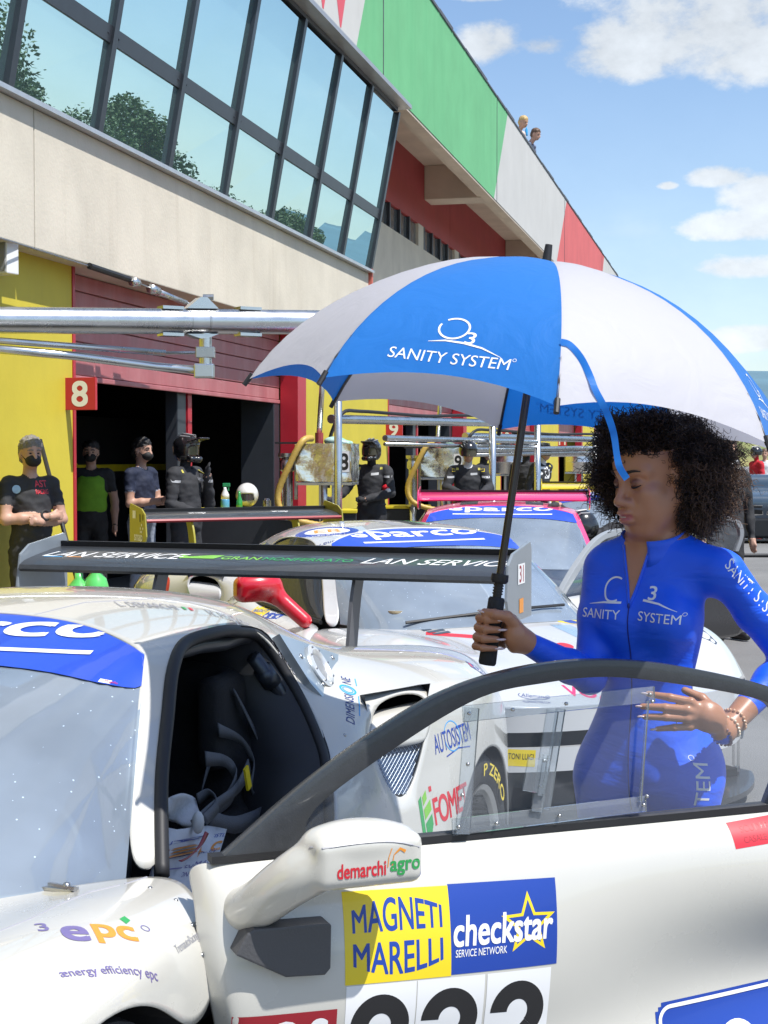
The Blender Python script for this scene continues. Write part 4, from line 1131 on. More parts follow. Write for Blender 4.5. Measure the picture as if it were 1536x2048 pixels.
# ------------------------------------------------------------------ the white car in front
CA = Car((-.613, 4.95), R(18.5), 'white race car in the foreground with its driver door wide open')
def car_a():
    c = CA; r = c.root
    fr, rq, ws = car_shell(c, P_white, P_white)
    front_end(c, P_white)
    for x in (0, 2.38):
        for sg in (1, -1): wheel(c, x, sg, .2)
    closed_door(c, -1, P_white); mirror(c, -1, P_white)
    for sg in (1, -1): quarter_panel(c, sg); intake_detail(c, sg, P_white)
    bn = banner(c)
    # sticker on the sun strip
    bb = bvh_of(bn)
    h, n, d = c.hit(220, 1368, bb)
    if h: Decal().rect(-.028, .028, -.012, .012, 0, 2, 2).rect(-.026, .026, -.012, -.001, 1, 2, 2, 1).text('2021 scrutineering', 0, -.006, w=.045, m=2, lift=2).text('Mugello', 0, .006, w=.03, m=3, lift=2).build('sticker', [INK['white'], INK['yellow'], INK['grey'], INK['red']], bn, h, (0, 1, .0), (-.7, 0, .5), bb, off=.0012)
    # rear wing with lettering
    w, o, f, nn = rear_wing(c, -.58, 1.215, .925, .32, M_carbon, mat('plate_grey', (.22, .25, .28), .3, coat=.4, var=.1), mat('support_grey', (.12, .12, .13), .4, metal=.3), deckz=.955, gap=.0, plate=(.20, .18, .16))
    cen = o - f * .16 + nn * .03
    D1 = Decal()
    D1.text('LAN SERVICE', -.60, -.005, w=.58, h=.085, m=0, shear=.35, bold=.008); D1.text('LAN SERVICE', .66, -.005, w=.56, h=.085, m=0, shear=.35, bold=.008)
    D1.text('GRAN', -.09, -.01, w=.15, h=.05, m=1, bold=.02).text('MONFERRATO', .17, -.01, w=.34, h=.05, m=2, bold=.012); D1.poly([(-.34, .03), (-.30, .0), (-.22, .03), (-.17, .03), (-.19, -.03), (-.33, -.03)], 1)
    D1.line([(-.88, -.05), (-.80, -.05)], .008, 3).line([(-.78, -.05), (-.72, -.05)], .008, 4)
    D1.build('lettering', [INK['white'], INK['lime'], INK['green'], INK['sky'], INK['orange']], w, cen, (0, 1, 0), -f, bvh_of(w), off=.0012)
    ep = (-.70, .937, 1.15)
    # decals seen on the left end plate are on its outer face
    Decal().rect(-.05, .05, .0, .07, 0, 1, 1).text('31', 0, .035, w=.06, m=1, bold=.02).build('sticker', [INK['white'], INK['maroon']], w, (-.62, .938, 1.16), (-1, 0, 0), (0, 0, 1), off=.001)
    Decal().rect(-.03, .03, -.10, -.05, 0, 1, 1, 0).build('sticker', [INK['orange']], w, (-.62, .938, 1.16), (-1, 0, 0), (0, 0, 1), off=.001)
    # ---- cabin
    MB().bx(.58, .66, -.62, .62, .13, 1.05).build('bulkhead', M_dark, r)
    MB().bx(.66, 1.9, -.78, -.70, .13, .8).bx(1.9, 1.98, -.8, .8, .13, .72).build('cabin_lining', M_dark, r)
    q = MB(); q.grid([[(1.75, y, .70), (1.86, y, .745), (2.0, y, .755), (2.15, y * .9, .74)] for y in (-.68, -.3, 0, .3, .68)]); q.build('dashboard', mat('dash_dark', (.03, .032, .036), .8), r, smooth=True, solid=.02)
    cg = MB()
    for pts in ([(1.78, .63, .15), (1.72, .65, .75), (1.42, .55, 1.10), (1.0, .55, 1.13), (.72, .54, 1.06), (.66, .56, .5)], [(.70, .54, 1.06), (.66, 0, 1.10), (.70, -.54, 1.06)], [(.70, .50, 1.02), (.64, -.3, .4)], [(1.42, .55, 1.10), (1.35, 0, 1.14), (1.42, -.55, 1.10)], [(1.72, -.65, .75), (1.42, -.55, 1.10), (.72, -.54, 1.06), (.66, -.56, .4)], [(1.68, .68, .42), (1.1, .66, .50), (.68, .60, .62)]):
        cg.tube(spline(pts, 3) if len(pts) > 2 else pts, .022, 10)
    cg.build('roll_cage', mat('cage_dark', (.03, .032, .038), .45, coat=.3), r, smooth=True)
    # padded bar with clamps by the opening
    t = MB(); t.tube([(.88, .585, 1.08), (.78, .62, .97), (.74, .66, .84)], .02, 10); t.tube([(.85, .597, 1.045), (.815, .609, 1.005)], .027, 10); t.tube([(.745, .655, .865), (.74, .662, .83)], .027, 8); t.build('strut', mat('strut_steel', (.06, .07, .085), .35, metal=.7), r, smooth=True)
    # seat: shell with head wings
    sy = .34
    seat = sdf_obj('seat', [rbox((1.22, sy, .27), (.24, .23, .07), .05, k=.06), rbox((.93, sy, .55), (.065, .235, .34), .06, np.array(Matrix.Rotation(R(-16), 3, 'Y')), k=.08), rbox((.85, sy, .92), (.05, .17, .14), .05, np.array(Matrix.Rotation(R(-10), 3, 'Y')), k=.06),
                           rbox((.92, sy + .175, .92), (.10, .035, .12), .03, k=.04), rbox((.92, sy - .175, .92), (.10, .035, .12), .03, k=.04), rbox((1.0, sy + .24, .56), (.13, .03, .15), .03, k=.05), rbox((1.0, sy - .24, .56), (.13, .03, .15), .03, k=.05),
                           rbox((1.24, sy + .22, .36), (.22, .03, .09), .03, k=.04), rbox((1.24, sy - .22, .36), (.22, .03, .09), .03, k=.04)], .012, M_seat, r)
    # harness
    def strap(pts, wdt=.045, axis=(0, 1, 0), m=M_belt, name='harness_strap'):
        P = spline(pts, 5); q = MB(); ax = Vector(axis).normalized()
        rows = [[], []]
        for i, p in enumerate(P):
            tw = ax + Vector((0.25 * math.sin(i * .55), 0, .25 * math.cos(i * .4))); tw.normalize()
            rows[0].append(p - tw * wdt / 2); rows[1].append(p + tw * wdt / 2)
        q.grid(rows); return q.build(name, m, seat, smooth=True, solid=.003)
    def inv(px, py, y):
        o = c.I @ Vector((0, 0, CAM_H)); dd = c.I.to_3x3() @ ray_px(px, py); return o + dd * ((y - o.y) / dd.y)
    def pstrap(pp, y0, y1, **k): n = len(pp) - 1; return strap([inv(*p, y0 + (y1 - y0) * i / n) for i, p in enumerate(pp)], **k)
    pstrap([(456, 1350), (451, 1408), (436, 1471), (422, 1512), (404, 1575)], .46, .54, axis=(1, .3, 0))
    pstrap([(458, 1375), (503, 1460), (519, 1533), (545, 1554), (575, 1600)], .50, .62, axis=(1, .3, .3))
    pstrap([(470, 1380), (515, 1470), (536, 1520), (548, 1580), (556, 1620)], .56, .66, wdt=.03, axis=(1, .2, .2))
    pstrap([(438, 1460), (482, 1481), (508, 1533), (503, 1585), (524, 1611)], .56, .62, axis=(.5, .1, .8))
    pstrap([(412, 1518), (451, 1523), (472, 1554), (456, 1596), (425, 1617)], .58, .62, axis=(.4, .1, .9))
    pstrap([(500, 1530), (477, 1575), (425, 1617), (388, 1652)], .60, .66, axis=(.7, .1, .7))
    pstrap([(420, 1637), (472, 1650), (524, 1630)], .64, .64, axis=(0, .1, 1))
    pstrap([(395, 1600), (420, 1585), (436, 1610), (410, 1640)], .60, .66, axis=(.6, .1, .6))
    tgp = inv(495, 1556, .645); MB().box(tgp, (.011, .003, .03), Matrix.Rotation(R(20), 3, 'Y')).build('strap_label', INK['yellow'], seat)
    bp_ = inv(396, 1645, .69); MB().ell(bp_, (.016, .014, .026), nu=12, nv=7).build('buckle', mat('buckle_white', (.6, .6, .58), .4), seat, smooth=True)
    pstrap([(415, 1665), (402, 1690), (380, 1712), (362, 1722)], .70, .72, wdt=.018, axis=(1, 0, .3), m=INK['maroon'], name='pull_strap')
    # driver's side padding and white sponsor cloth by the sill
    rows = []
    for v in range(7):
        row = []
        for u in range(7):
            px = 334 + 120 * u / 6 - 8 * v; py = 1655 + 26 * v + 4 * math.sin(u * 1.2); row.append(inv(px, py, .67 + .02 * math.sin(u * 1.1 + v * .7) + .01 * v))
        rows.append(row)
    cl = MB().grid(rows).build('sponsor_cloth', mat('cloth_white', (.62, .62, .62), .8, var=.06, bump=.3, bscale=30), r, smooth=True, solid=.006)
    rows = [[inv(332 + 66 * u / 5 + (v - 2) * 3, 1592 + 14 * v + 5 * math.sin(u * 1.4 + v), .62 + .03 * math.sin(u * .9 + v)) for u in range(6)] for v in range(5)]
    MB().grid(rows).build('seat_cloth', MATS['cloth_white'], r, smooth=True, sub=1, solid=.006)
    bake(cl)
    cb = bvh_of(cl)
    for (px, py, t, w_, m) in ((400, 1695, '3epc', .07, 'orange'), (385, 1706, 'energy efficiency', .08, 'navy'), (395, 1728, 'PNEUMATICI', .085, 'purple'), (398, 1745, 'CONVENIENZA', .085, 'purple'), (425, 1672, 'AUTOSISTEM', .06, 'blue')):
        h, n, d = c.hit(px, py, cb)
        if h: Decal().text(t, 0, 0, w=w_, bold=.015).build('lettering', [INK[m]], cl, h, (-.2, 1, .12), (-.2, 0, 1), cb, off=.001)
    # steering wheel
    sw = MB(); rot = Matrix.Rotation(R(68), 3, 'Y'); sw.tube([Vector((1.62, .34, .70)) + rot @ Vector((.15 * math.cos(a), .15 * math.sin(a), 0)) for a in [2 * math.pi * k / 24 for k in range(25)]], .015, 8, False); sw.box((1.63, .34, .70), (.05, .11, .02), rot); sw.build('steering_wheel', M_panel, r, smooth=True, ang=40)
    # opening seal
    op = [(1.74, .772, .765), (1.60, .70, .915), (1.48, .655, 1.035), (1.37, .615, 1.128), (1.26, .592, 1.172), (1.12, .60, 1.182), (.98, .598, 1.172), (.80, .592, 1.13), (.752, .668, .99), (.80, .75, .87), (.865, .795, .80), (.925, .825, .65), (1.0, .845, .36)]
    q = MB(); P = spline(op, 6); q.tube([p + Vector((.012, -.012, -.012)) for p in P], .016, 8); q.build('door_seal', M_black, r, smooth=True)
    # black inner panel round the door opening at the rear
    q = MB(); P2 = spline(op[6:], 5); q.grid([[p for p in P2], [p + Vector((.10, -.09, -.03)) for p in P2], [p + Vector((.06, -.22, -.05)) for p in P2]]); q.build('opening_lining', mat('lining_black', (.014, .015, .018), .5), r, smooth=True)
    # fender side lamp
    rq_b = bvh_of(rq); fr_b = bvh_of(fr)
    # decals on the bodywork
    dec = lambda *a, **k: dec_on(c, *a, **k)
    D = Decal().text('e', -.035, 0, h=.05, m=0, bold=.035).text('pc', .04, .004, h=.062, m=1, bold=.035).text('3', -.085, .028, h=.036, m=2, bold=.02).poly([(.075, .075), (.062, .062), (.07, .045), (.082, .06)], 3).ring(.105, .04, .009, .009, .002, 2)
    dec(190, 1868, fr_b, D, ['purple', 'orange', 'purple', 'green'], R(28))
    D = Decal().text('ænergy efficiency epc', 0, 0, w=.21, m=0, bold=.012); dec(228, 1942, fr_b, D, ['purple'], R(31))
    D = Decal().text('TremautoRacing', 0, 0, w=.10, h=.022, m=0, space=.9); dec(374, 1887, fr_b, D, ['grey'], R(30))
    D = Decal().text('L. DEMARCHI', -.16, 0, w=.13, h=.055, m=0, bold=.010).text('N. PISITANO', .045, 0, w=.13, h=.055, m=0, bold=.010).text('E. BARBOLINI', .26, 0, w=.14, h=.055, m=0, bold=.010)
    for x in (-.08, .125): D.rect(x, x + .008, -.012, .014, 1, 1, 1, 1).rect(x + .016, x + .024, -.012, .014, 2, 1, 1, 1)
    dec(430, 1228, rq_b, D, ['grey', 'green', 'red'], R(2), nrm=(.30, .72, .62), off=.003)
    D = Decal().text('DIMENSI', -.045, 0, w=.115, h=.028, m=0, bold=.004).text('NE', .085, 0, w=.035, h=.028, m=0).ring(.037, .0, .022, .026, .006, 1).ring(.037, .0, .013, .017, .003, 1).line([(-.06, -.03), (.02, -.03)], .003, 1).line([(.07, -.03), (.11, -.03)], .003, 1)
    dec(698, 1395, rq_b, D, ['navy', 'sky'], R(75))
    D = Decal().text('AUTOSISTEM', 0, 0, w=.21, h=.055, m=0, shear=.1, bold=.006).ring(.0, .005, .045, .045, .003, 1).line([(-.05, -.045), (.02, -.035), (.09, -.045)], .004, 0)
    dec(905, 1475, rq_b, D, ['blue', 'sky'], R(14))
    D = Decal().text('FOMET', .03, 0, w=.19, h=.075, m=0, bold=.025, space=.9).poly([(-.13, -.06), (-.13, .05), (-.115, .06), (-.115, -.065)], 1).poly([(-.11, -.06), (-.11, -.02), (-.075, .0), (-.075, -.03), (-.09, -.06)], 1).poly([(-.11, -.01), (-.11, .02), (-.075, .04), (-.075, .01)], 2).poly([(-.11, .03), (-.11, .055), (-.09, .07), (-.09, .045)], 2).rect(-.075, -.062, .06, .075, 0, 1, 1, 1)
    dec(893, 1612, rq_b, D, ['red', 'green', 'lime'], R(12))
    D = Decal().rect(-.06, .06, -.035, .035, 0, 6, 4).text('DEMM', .01, 0, w=.085, h=.045, m=1, bold=.01).rect(-.055, -.045, -.02, .02, 2, 1, 1, 1)
    dec(965, 1345, rq_b, D, ['navy', 'white', 'red'], R(-8))
    D = Decal().text('PUMB', 0, 0, w=.10, h=.03, m=0); dec(895, 1688, rq_b, D, ['grey'], R(20))
    # shut lines in the bodywork
    def gap(pp, bv, name='shut_line'):
        pts = []
        for i in range(len(pp) - 1):
            for k in range(8):
                t = k / 8; h_, n_, d_ = c.hit(pp[i][0] + (pp[i + 1][0] - pp[i][0]) * t, pp[i][1] + (pp[i + 1][1] - pp[i][1]) * t, bv)
                if h_: pts.append(h_)
        if len(pts) > 1: MB().tube(pts, .0016, 4).build(name, INK['grey'], r)
    gap([(-30, 1874), (60, 1838), (120, 1808), (180, 1784), (248, 1768)], fr_b); gap([(250, 1768), (300, 1752), (332, 1744)], fr_b); gap([(60, 1232), (170, 1205), (330, 1196), (470, 1218)], rq_b)
    for (px, py) in ((300, 1775), (352, 1800), (385, 1850), (405, 1910), (690, 1470), (720, 1500)):
        h_, n_, d_ = c.hit(px, py, fr_b if px < 500 else rq_b)
        if h_: MB().ell(h_, (.005, .005, .0025), n_.to_track_quat('Z', 'Y').to_matrix(), 8, 5).build('rivet', M_steel, r, smooth=True)
    # hood pin
    h, n, d = c.hit(110, 1780, fr_b)
    e = MB()
    if h: e.tube([h + Vector((-.01, -.03, .006)), h + Vector((.01, .05, .008))], .006, 6).box(h + Vector((0, .0, .004)), (.012, .045, .003)).ell(h + Vector((0, .025, .012)), (.008, .008, .006))
    e.build('bonnet_pin', M_steel, r, smooth=True, ang=40)
    lm = MB().ell((1.935, .975, .66), (.018, .010, .022), nu=12, nv=8); lm.build('side_lamp', mat('amber', (.75, .22, .02), .15, coat=1), r, smooth=True)
    # wiper across the screen base
    MB().tube([ws_point(.97, -.3, .015), ws_point(.9, .1, .02), ws_point(.8, .35, .012)], .006, 6).build('wiper', M_black, r)
car_a()

# ---- its open door, hinged forward and swung toward the camera
def door_a():
    c = CA
    hp, dv = Vector((-.304, 2.83, 0)), Vector((.9366, .3505, 0)); nv = Vector((dv.y, -dv.x, 0))
    I = c.I
    def T(s, n, z): return I @ (hp + dv * s + nv * n + Vector((0, 0, z)))
    rows_z = [(.838, .0), (.815, .035), (.765, .065), (.66, .095), (.54, .10), (.44, .07), (.34, .085), (.22, .07), (.16, .02)]
    cols = [-.055, -.035, .0, .15, .35, .6, .85, 1.05, 1.2, 1.27]
    def edge_z(s, z): return z
    grid = []
    for s in cols:
        col = []
        for (z, n) in rows_z:
            sc_ = max(0.0, (s - .55) / .7)
            dip = -.115 * sc_ * math.exp(-((z - (.60 - .10 * sc_)) / .13) ** 2)           # scallop that runs to the side intake
            roll = -.05 * max(0, (-.0 - s) / .055) ** 2
            zz = z - (.02 if s < -.04 else 0) * (1 if z > .8 else 0)
            col.append(T(s + (.035 if z < .6 and s < -.03 else 0), n + dip + roll, zz))
        grid.append(col)
    b = MB().grid(grid); d = b.build('door', P_white, c.root, smooth=True, sub=3, solid=.012)
    bake(d); bv = bvh_of(d)
    MB().add([T(s, n, z) for (s, n, z) in ((0, -.02, .8), (1.22, -.02, .8), (1.22, -.06, .2), (0, -.06, .2))], [(0, 1, 2, 3)]).build('inner_panel', M_carbon, d, solid=.02)
    MB().add([T(s, n, z) for s in (-.02, 1.24) for (n, z) in ((.004, .838), (.004, .852), (-.03, .852), (-.03, .838))], [(0, 1, 5, 4), (1, 2, 6, 5), (2, 3, 7, 6), (3, 0, 4, 7), (0, 3, 2, 1), (4, 5, 6, 7)]).build('belt_seal', M_black, d)
    # window frame
    outer = spline([(-.003, .846, 0), (.154, .964, 0), (.316, 1.064, 0), (.464, 1.134, 0), (.627, 1.172, 0), (.797, 1.181, 0), (.974, 1.162, 0), (1.203, 1.108, 0), (1.28, 1.06, 0), (1.30, .97, 0), (1.24, .848, 0)], 6)
    inner = spline([(.165, .851, 0), (.185, .925, 0), (.365, 1.038, 0), (.535, 1.118, 0), (.683, 1.140, 0), (.81, 1.145, 0), (.95, 1.128, 0), (1.17, 1.083, 0), (1.235, 1.045, 0), (1.255, .97, 0), (1.205, .851, 0)], 6)
    q = MB(); q.band(outer, inner, lambda p, t: T(p.x, t - .05 * (p.y - .85), p.y), .004, -.028)
    fr = q.build('window_frame', M_carbon, d, bevel=.003, smooth=True, ang=35)
    pane = [T(p.x, -.012 - .05 * (p.y - .85), p.y) for p in inner]
    MB().add(pane, [tuple(range(len(pane)))]).build('window', G_poly, d)
    # sliding panel strips
    def bar(p0, p1, w, m=G_strip, n0=.0, th=.006, name='window_strip'):
        a, b_ = Vector((p0[0], p0[1], 0)), Vector((p1[0], p1[1], 0)); t = (b_ - a).normalized(); o = Vector((-t.y, t.x, 0)) * w / 2
        ps = [a - o, b_ - o, b_ + o, a + o]
        q = MB(); q.add([T(p.x, n0 - .05 * (p.y - .85), p.y) for p in ps] + [T(p.x, n0 + th - .05 * (p.y - .85), p.y) for p in ps], [(0, 1, 2, 3), (7, 6, 5, 4), (0, 4, 5, 1), (1, 5, 6, 2), (2, 6, 7, 3), (3, 7, 4, 0)])
        return q.build(name, m, d)
    TL, TR, BL, BR = (.512, 1.088), (.922, 1.105), (.474, .868), (.898, .875)
    bar((.495, 1.088), (.93, 1.104), .032); bar((.468, .866), (.905, .878), .032)
    bar((.512, 1.10), (.487, .853), .030, n0=.007)
    bar((.690, 1.085), (.650, .884), .026, n0=.007); bar((.715, 1.085), (.676, .884), .020, n0=-.006)
    bar((.910, 1.092), (.888, .885), .005, n0=.007, name='panel_edge')
    bar((.655, .99), (.640, .925), .05, n0=.014, name='grip'); bar((.668, .998), (.652, .918), .010, n0=.016, name='grip_rail')
    scr = [(.505, 1.09), (.60, 1.092), (.72, 1.097), (.915, 1.105), (.478, .868), (.56, .868), (.70, .872), (.895, .878), (.50, .99), (.487, .93), (.668, .985), (.658, .935), (.903, .895), (.92, 1.09)]
    for (s, z) in scr:
        MB().ell(T(s, .012 - .05 * (z - .85), z), (.0045, .0045, .004), nu=8, nv=5).build('screw', M_steel, d, smooth=True)
    # number boards and stickers on the skin
    rt = (T(1, 0, 0) - T(0, 0, 0)).normalized(); up = Vector((0, 0, 1))
    def put(D, s, z, mats, name='sponsor_sticker', maxe=.02, tilt=0.0):
        r2 = (rt + up * math.tan(tilt)).normalized()
        return D.build(name, [INK[m] for m in mats], d, T(s, 0, z), r2, up, bv, off=.0012, maxe=maxe)
    D = Decal().rect(-.108, .108, -.083, .083, 0, 16, 12)
    def arch(sign):
        def w_(a, b_): q_ = 1 - (a / .098) ** 2; return (a, sign * ((sign * b_ + .021) * (.85 + .55 * q_) - .026))
        return w_
    D.text('MAGNETI', 0, .036, w=.182, h=.042, m=1, bold=.022, warp=arch(1)).text('MARELLI', 0, -.036, w=.182, h=.042, m=1, bold=.022, warp=arch(-1)); put(D, .322, .690, ['yellow', 'blue'], tilt=R(-2.2))
    D = Decal().rect(-.116, .116, -.083, .083, 0, 16, 12).text('checkstar', -.002, -.003, w=.215, h=.055, m=1, bold=.03, shear=.12, lift=3).text('SERVICE NETWORK', -.052, -.044, w=.11, h=.014, m=1, bold=.008, shear=.1, lift=3)
    star = []
    for k in range(10):
        a = R(90 + 36 * k); rr = .062 if k % 2 == 0 else .026; star.append((.052 + rr * math.cos(a), .0 + rr * math.sin(a)))
    st2 = [(.052 + (x - .052) * .74, y * .74 - .0) for (x, y) in star]
    for i in range(10):
        j = (i + 1) % 10
        if max(star[i][1], star[j][1]) < -.022 or min(star[i][1], star[j][1]) > .012 or True: D.poly([star[i], star[j], st2[j], st2[i]], 2, 1)
    put(D, .546, .6835, ['blue', 'white', 'yellow'], tilt=R(-2.2))
    for k, s in enumerate((.284, .428, .575)):
        D = Decal().rect(-.071, .071, -.24, .012, 0, 12, 20).ring(0, -.070, .060, .062, .037, 1, -42, 178).poly([(.045, -.112), (.018, -.088), (-.060, -.175), (-.060, -.215), (-.045, -.215)], 1, 1.3).rect(-.060, .060, -.222, -.185, 1, 6, 3, 1.6); put(D, s, .594 - .006 * k, ['white', 'black'], 'number_board', tilt=R(-2.4))
    D = Decal().rect(-.10, .10, -.09, .02, 0, 14, 8).text('POS', -.0, -.045, w=.17, h=.10, m=1, bold=.005); put(D, .095, .553, ['maroon', 'white'], tilt=R(-2))
    # rounded blue board
    D = Decal()
    def rr_(w_, h_, rad, n=5): 
        out = []
        for (cx, cy, a0) in ((w_ - rad, h_ - rad, 0), (-w_ + rad, h_ - rad, 90), (-w_ + rad, -h_ + rad, 180), (w_ - rad, -h_ + rad, 270)):
            for i in range(n + 1): a = R(a0 + 90 * i / n); out.append((cx + rad * math.cos(a), cy + rad * math.sin(a)))
        return out
    D.rgrid(.20, .085, .035, 0, 0).line(rr_(.190, .075, .028, 8) + rr_(.190, .075, .028, 8)[:1], .008, 1, 6).ring(.0, -.03, .055, .055, .014, 1, lift=6); put(D, 1.105, .385, ['blue', 'white'], tilt=R(0), maxe=.012)
    D = Decal().rect(-.10, .06, -.022, .026, 0, 10, 6).text('SCUDERIA FERI', -.01, .012, w=.13, h=.012, m=1).text('CASALE MONF', -.02, -.008, w=.11, h=.012, m=1); put(D, 1.19, .805, ['red', 'maroon'], tilt=R(3))
    # mirror on its arm
    MR = np.array((I.to_3x3() @ Matrix((dv, nv, (0, 0, 1))).transposed()))
    pr = [rbox(T(.222, .165, .870), (.104, .046, .047), .022, MR, k=.010), ell(T(.210, .155, .903), (.102, .052, .036), MR, k=.016)]
    arm = spline([T(.16, .155, .868), T(.115, .145, .848), T(.078, .118, .815), T(.050, .085, .782), T(.034, .05, .762), T(.03, .02, .755)], 4); na = len(arm) - 1
    for q_ in range(na): pr.append(cap(arm[q_], .036 - .010 * q_ / na, arm[q_ + 1], .036 - .010 * (q_ + 1) / na, k=.028))
    m = sdf_obj('wing_mirror', pr, .005, P_white, c.root)
    mb = bvh_of(m)
    D = Decal().text('demarchi', -.032, 0, w=.092, h=.026, m=0, bold=.03).text('agro', .052, -.003, w=.058, h=.026, m=1, bold=.03).line([(.018, .0), (.02, .018), (.026, .034)], .0016, 2).line([(.026, .0), (.03, .022), (.042, .032), (.052, .026)], [.0016, .0016, .005, .006], 2)
    D.build('lettering', [INK['red'], INK['green'], INK['orange']], m, T(.235, .2, .860), rt, up, mb, off=.0012)
    seam = [Vector(T(.115 + .2 * k / 12, .4, .902 + .006 * math.sin(k / 12 * 3.1) - .012 * (k / 12) ** 6)) for k in range(13)]
    MB().tube([hh[0] for hh in (mb.ray_cast(p, (T(0, -1, 0) - T(0, 0, 0)).normalized()) for p in seam) if hh[0]], .0018, 5).build('mirror_seam', INK['grey'], m)
    ply = [(-.005, .700), (.018, .738), (.03, .744), (.172, .74), (.178, .735), (.176, .655), (.165, .643), (.09, .648)]
    MB().prism(ply, lambda s, z: T(s, .118, z), lambda s, z: T(s, .06, z)).build('mirror_mount', mat('mount_grey', (.075, .075, .08), .55, bump=.1, bscale=200), d, bevel=.004)
door_a()
# ------------------------------------------------------------------ second white car, nose toward the right
CB = Car((-.5, 9.3), R(-30), 'white race car with red mirror and blue sun strip behind the foreground car')
def car_b():
    c = CB; r = c.root
    fr, rq, ws = car_shell(c, P_pure, P_pure)
    front_end(c, P_pure)
    for x in (0, 2.38):
        for sg in (1, -1): wheel(c, x, sg, .5)
    dr = closed_door(c, -1, P_pure); open_door(c, (.93, 8.12), (.55, .835), P_pure, mat('frame_grey', (.30, .32, .34), .4, coat=.3))
    m = mirror(c, -1, P_red); m['label'] = 'red wing mirror'
    mirror(c, 1, P_pure)
    for sg in (1, -1): quarter_panel(c, sg); intake_detail(c, sg, P_pure)
    bn = banner(c, yw=.78)
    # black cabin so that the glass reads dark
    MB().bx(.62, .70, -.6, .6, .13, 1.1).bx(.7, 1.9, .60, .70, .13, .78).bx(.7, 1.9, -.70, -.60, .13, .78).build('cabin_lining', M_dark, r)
    sdf_obj('seat', [rbox((.95, -.34, .6), (.07, .22, .36), .06, k=.05), rbox((1.15, -.34, .3), (.25, .22, .08), .05, k=.05)], .02, M_seat, r)
    q = MB(); q.grid([[(1.72, y, .72), (1.9, y, .75), (2.15, y * .9, .74)] for y in (-.68, 0, .68)]); q.build('dashboard', M_dark, r)
    cg = MB(); cg.tube(spline([(1.75, -.64, .3), (1.70, -.64, .75), (1.4, -.54, 1.10), (.72, -.54, 1.05), (.66, -.56, .4)], 4), .022, 8); cg.build('roll_cage', mat('cage_yellow', (.55, .48, .12), .4), r, smooth=True)
    w, o, f, n = rear_wing(c, -.92, 1.21, .70, .24, M_carbon, mat('plate_olive', (.30, .26, .03), .35, coat=.4), mat('support_olive', (.34, .30, .03), .4), deckz=.9, plate=(.14, .22, .15), edge=INK['maroon'])
    D = Decal().text('snap', 0, -.06, w=.14, bold=.03, m=0).rect(-.10, -.045, .07, .12, 0, 1, 1).rect(.02, .035, .05, .10, 1, 1, 1).rect(.07, .082, .06, .10, 1, 1, 1)
    for k in range(5): D.rect(.03 + .022 * (k % 3), .045 + .022 * (k % 3), -.02 + .022 * (k // 2), -.005 + .022 * (k // 2), 0, 1, 1, 1)
    D.build('sticker', [INK['white'], INK['black']], w, (-.90, -.7135, 1.13), (1, 0, 0), (0, 0, 1), off=.001)
    for yy in (-.3, .3): Decal().text('snap', yy, 0, w=.12, h=.05, bold=.02).build('lettering', [INK['white']], w, o - f * .12 + n * .03, (0, 1, 0), -f, bvh_of(w), off=.001)
    rb, fb, wb, db = bvh_of(rq), bvh_of(fr), bvh_of(ws), bvh_of(dr)
    dec = lambda *a, **k: dec_on(c, *a, **k)
    D = Decal().disc(0, 0, .16, .13, 0, 0).disc(0, 0, .115, .085, 1, 1).text('EB', 0, 0, w=.13, h=.09, m=2, bold=.03, lift=2).text('EURO BLOCK 1', 0, -.108, w=.16, h=.022, m=1, lift=2); dec(655, 1062, rb, D, ['blue', 'white', 'orange'], nrm=(.5, 0, .85))
    D = Decal().text('www.euroblock1.it', 0, 0, w=.32, h=.035, bold=.004); dec(672, 1082, rb, D, ['navy'], R(8), nrm=(.5, 0, .85))
    # stripes along the roof and bonnet
    for (y0, y1, mm) in ((.11, .19, 'black'), (.205, .225, 'green'), (-.02, .06, 'grey')):
        Decal().rect(-.38, .30, y0, y1, 0, 10, 2).build('stripe', [INK[mm]], r, (.83, 0, 1.4), (1, 0, 0), (0, 1, 0), rb, off=.0015)
    for (y0, y1, mm) in ((-.10, .02, 'stripe'), (.06, .09, 'stripe'), (.16, .19, 'stripe')):
        Decal().rect(-.42, .42, y0, y1, 0, 12, 2).build('stripe', [P_blue], r, (2.72, .28, 1.2), (1, 0, 0), (0, 1, 0), fb, off=.0015)
    # side: tricolour band, sponsor marks
    D = Decal().rect(-.03, .0, -.16, .2, 0, 2, 8).rect(.0, .02, -.16, .2, 1, 2, 8).rect(.02, .045, -.16, .2, 2, 2, 8).rect(-.2, -.03, -.16, .2, 3, 3, 8); dec(262, 1150, rb, D, ['white', 'orange', 'green', 'red'], R(-30), nrm=(-.1, -1, .35))
    D = Decal().text('LAMZ', 0, 0, w=.14, bold=.02).ring(-.11, .01, .03, .03, .008, 1); dec(282, 1160, rb, D, ['blue', 'sky'], nrm=(-.1, -1, .35))
    D = Decal().disc(0, 0, .085, .085, 0, 0).poly([(-.05, .0), (-.01, .05), (.03, .03), (.01, -.04)], 1, 1); dec(322, 1180, rb, D, ['red', 'white'], nrm=(-.1, -1, .35))
    D = Decal().rect(-.05, .05, -.03, .03, 0, 3, 3); dec(398, 1146, rb, D, ['pink'], R(20), nrm=(-.1, -1, .35))
    D = Decal().text('Allemano', 0, 0, w=.20, shear=.3).ring(0, -.02, .11, .045, .006, 0, 200, 340).text('ALLEMANOTIME.COM', 0, -.075, w=.19, h=.014); dec(465, 1195, db, D, ['black'], R(-8), nrm=(-.1, -1, .3))
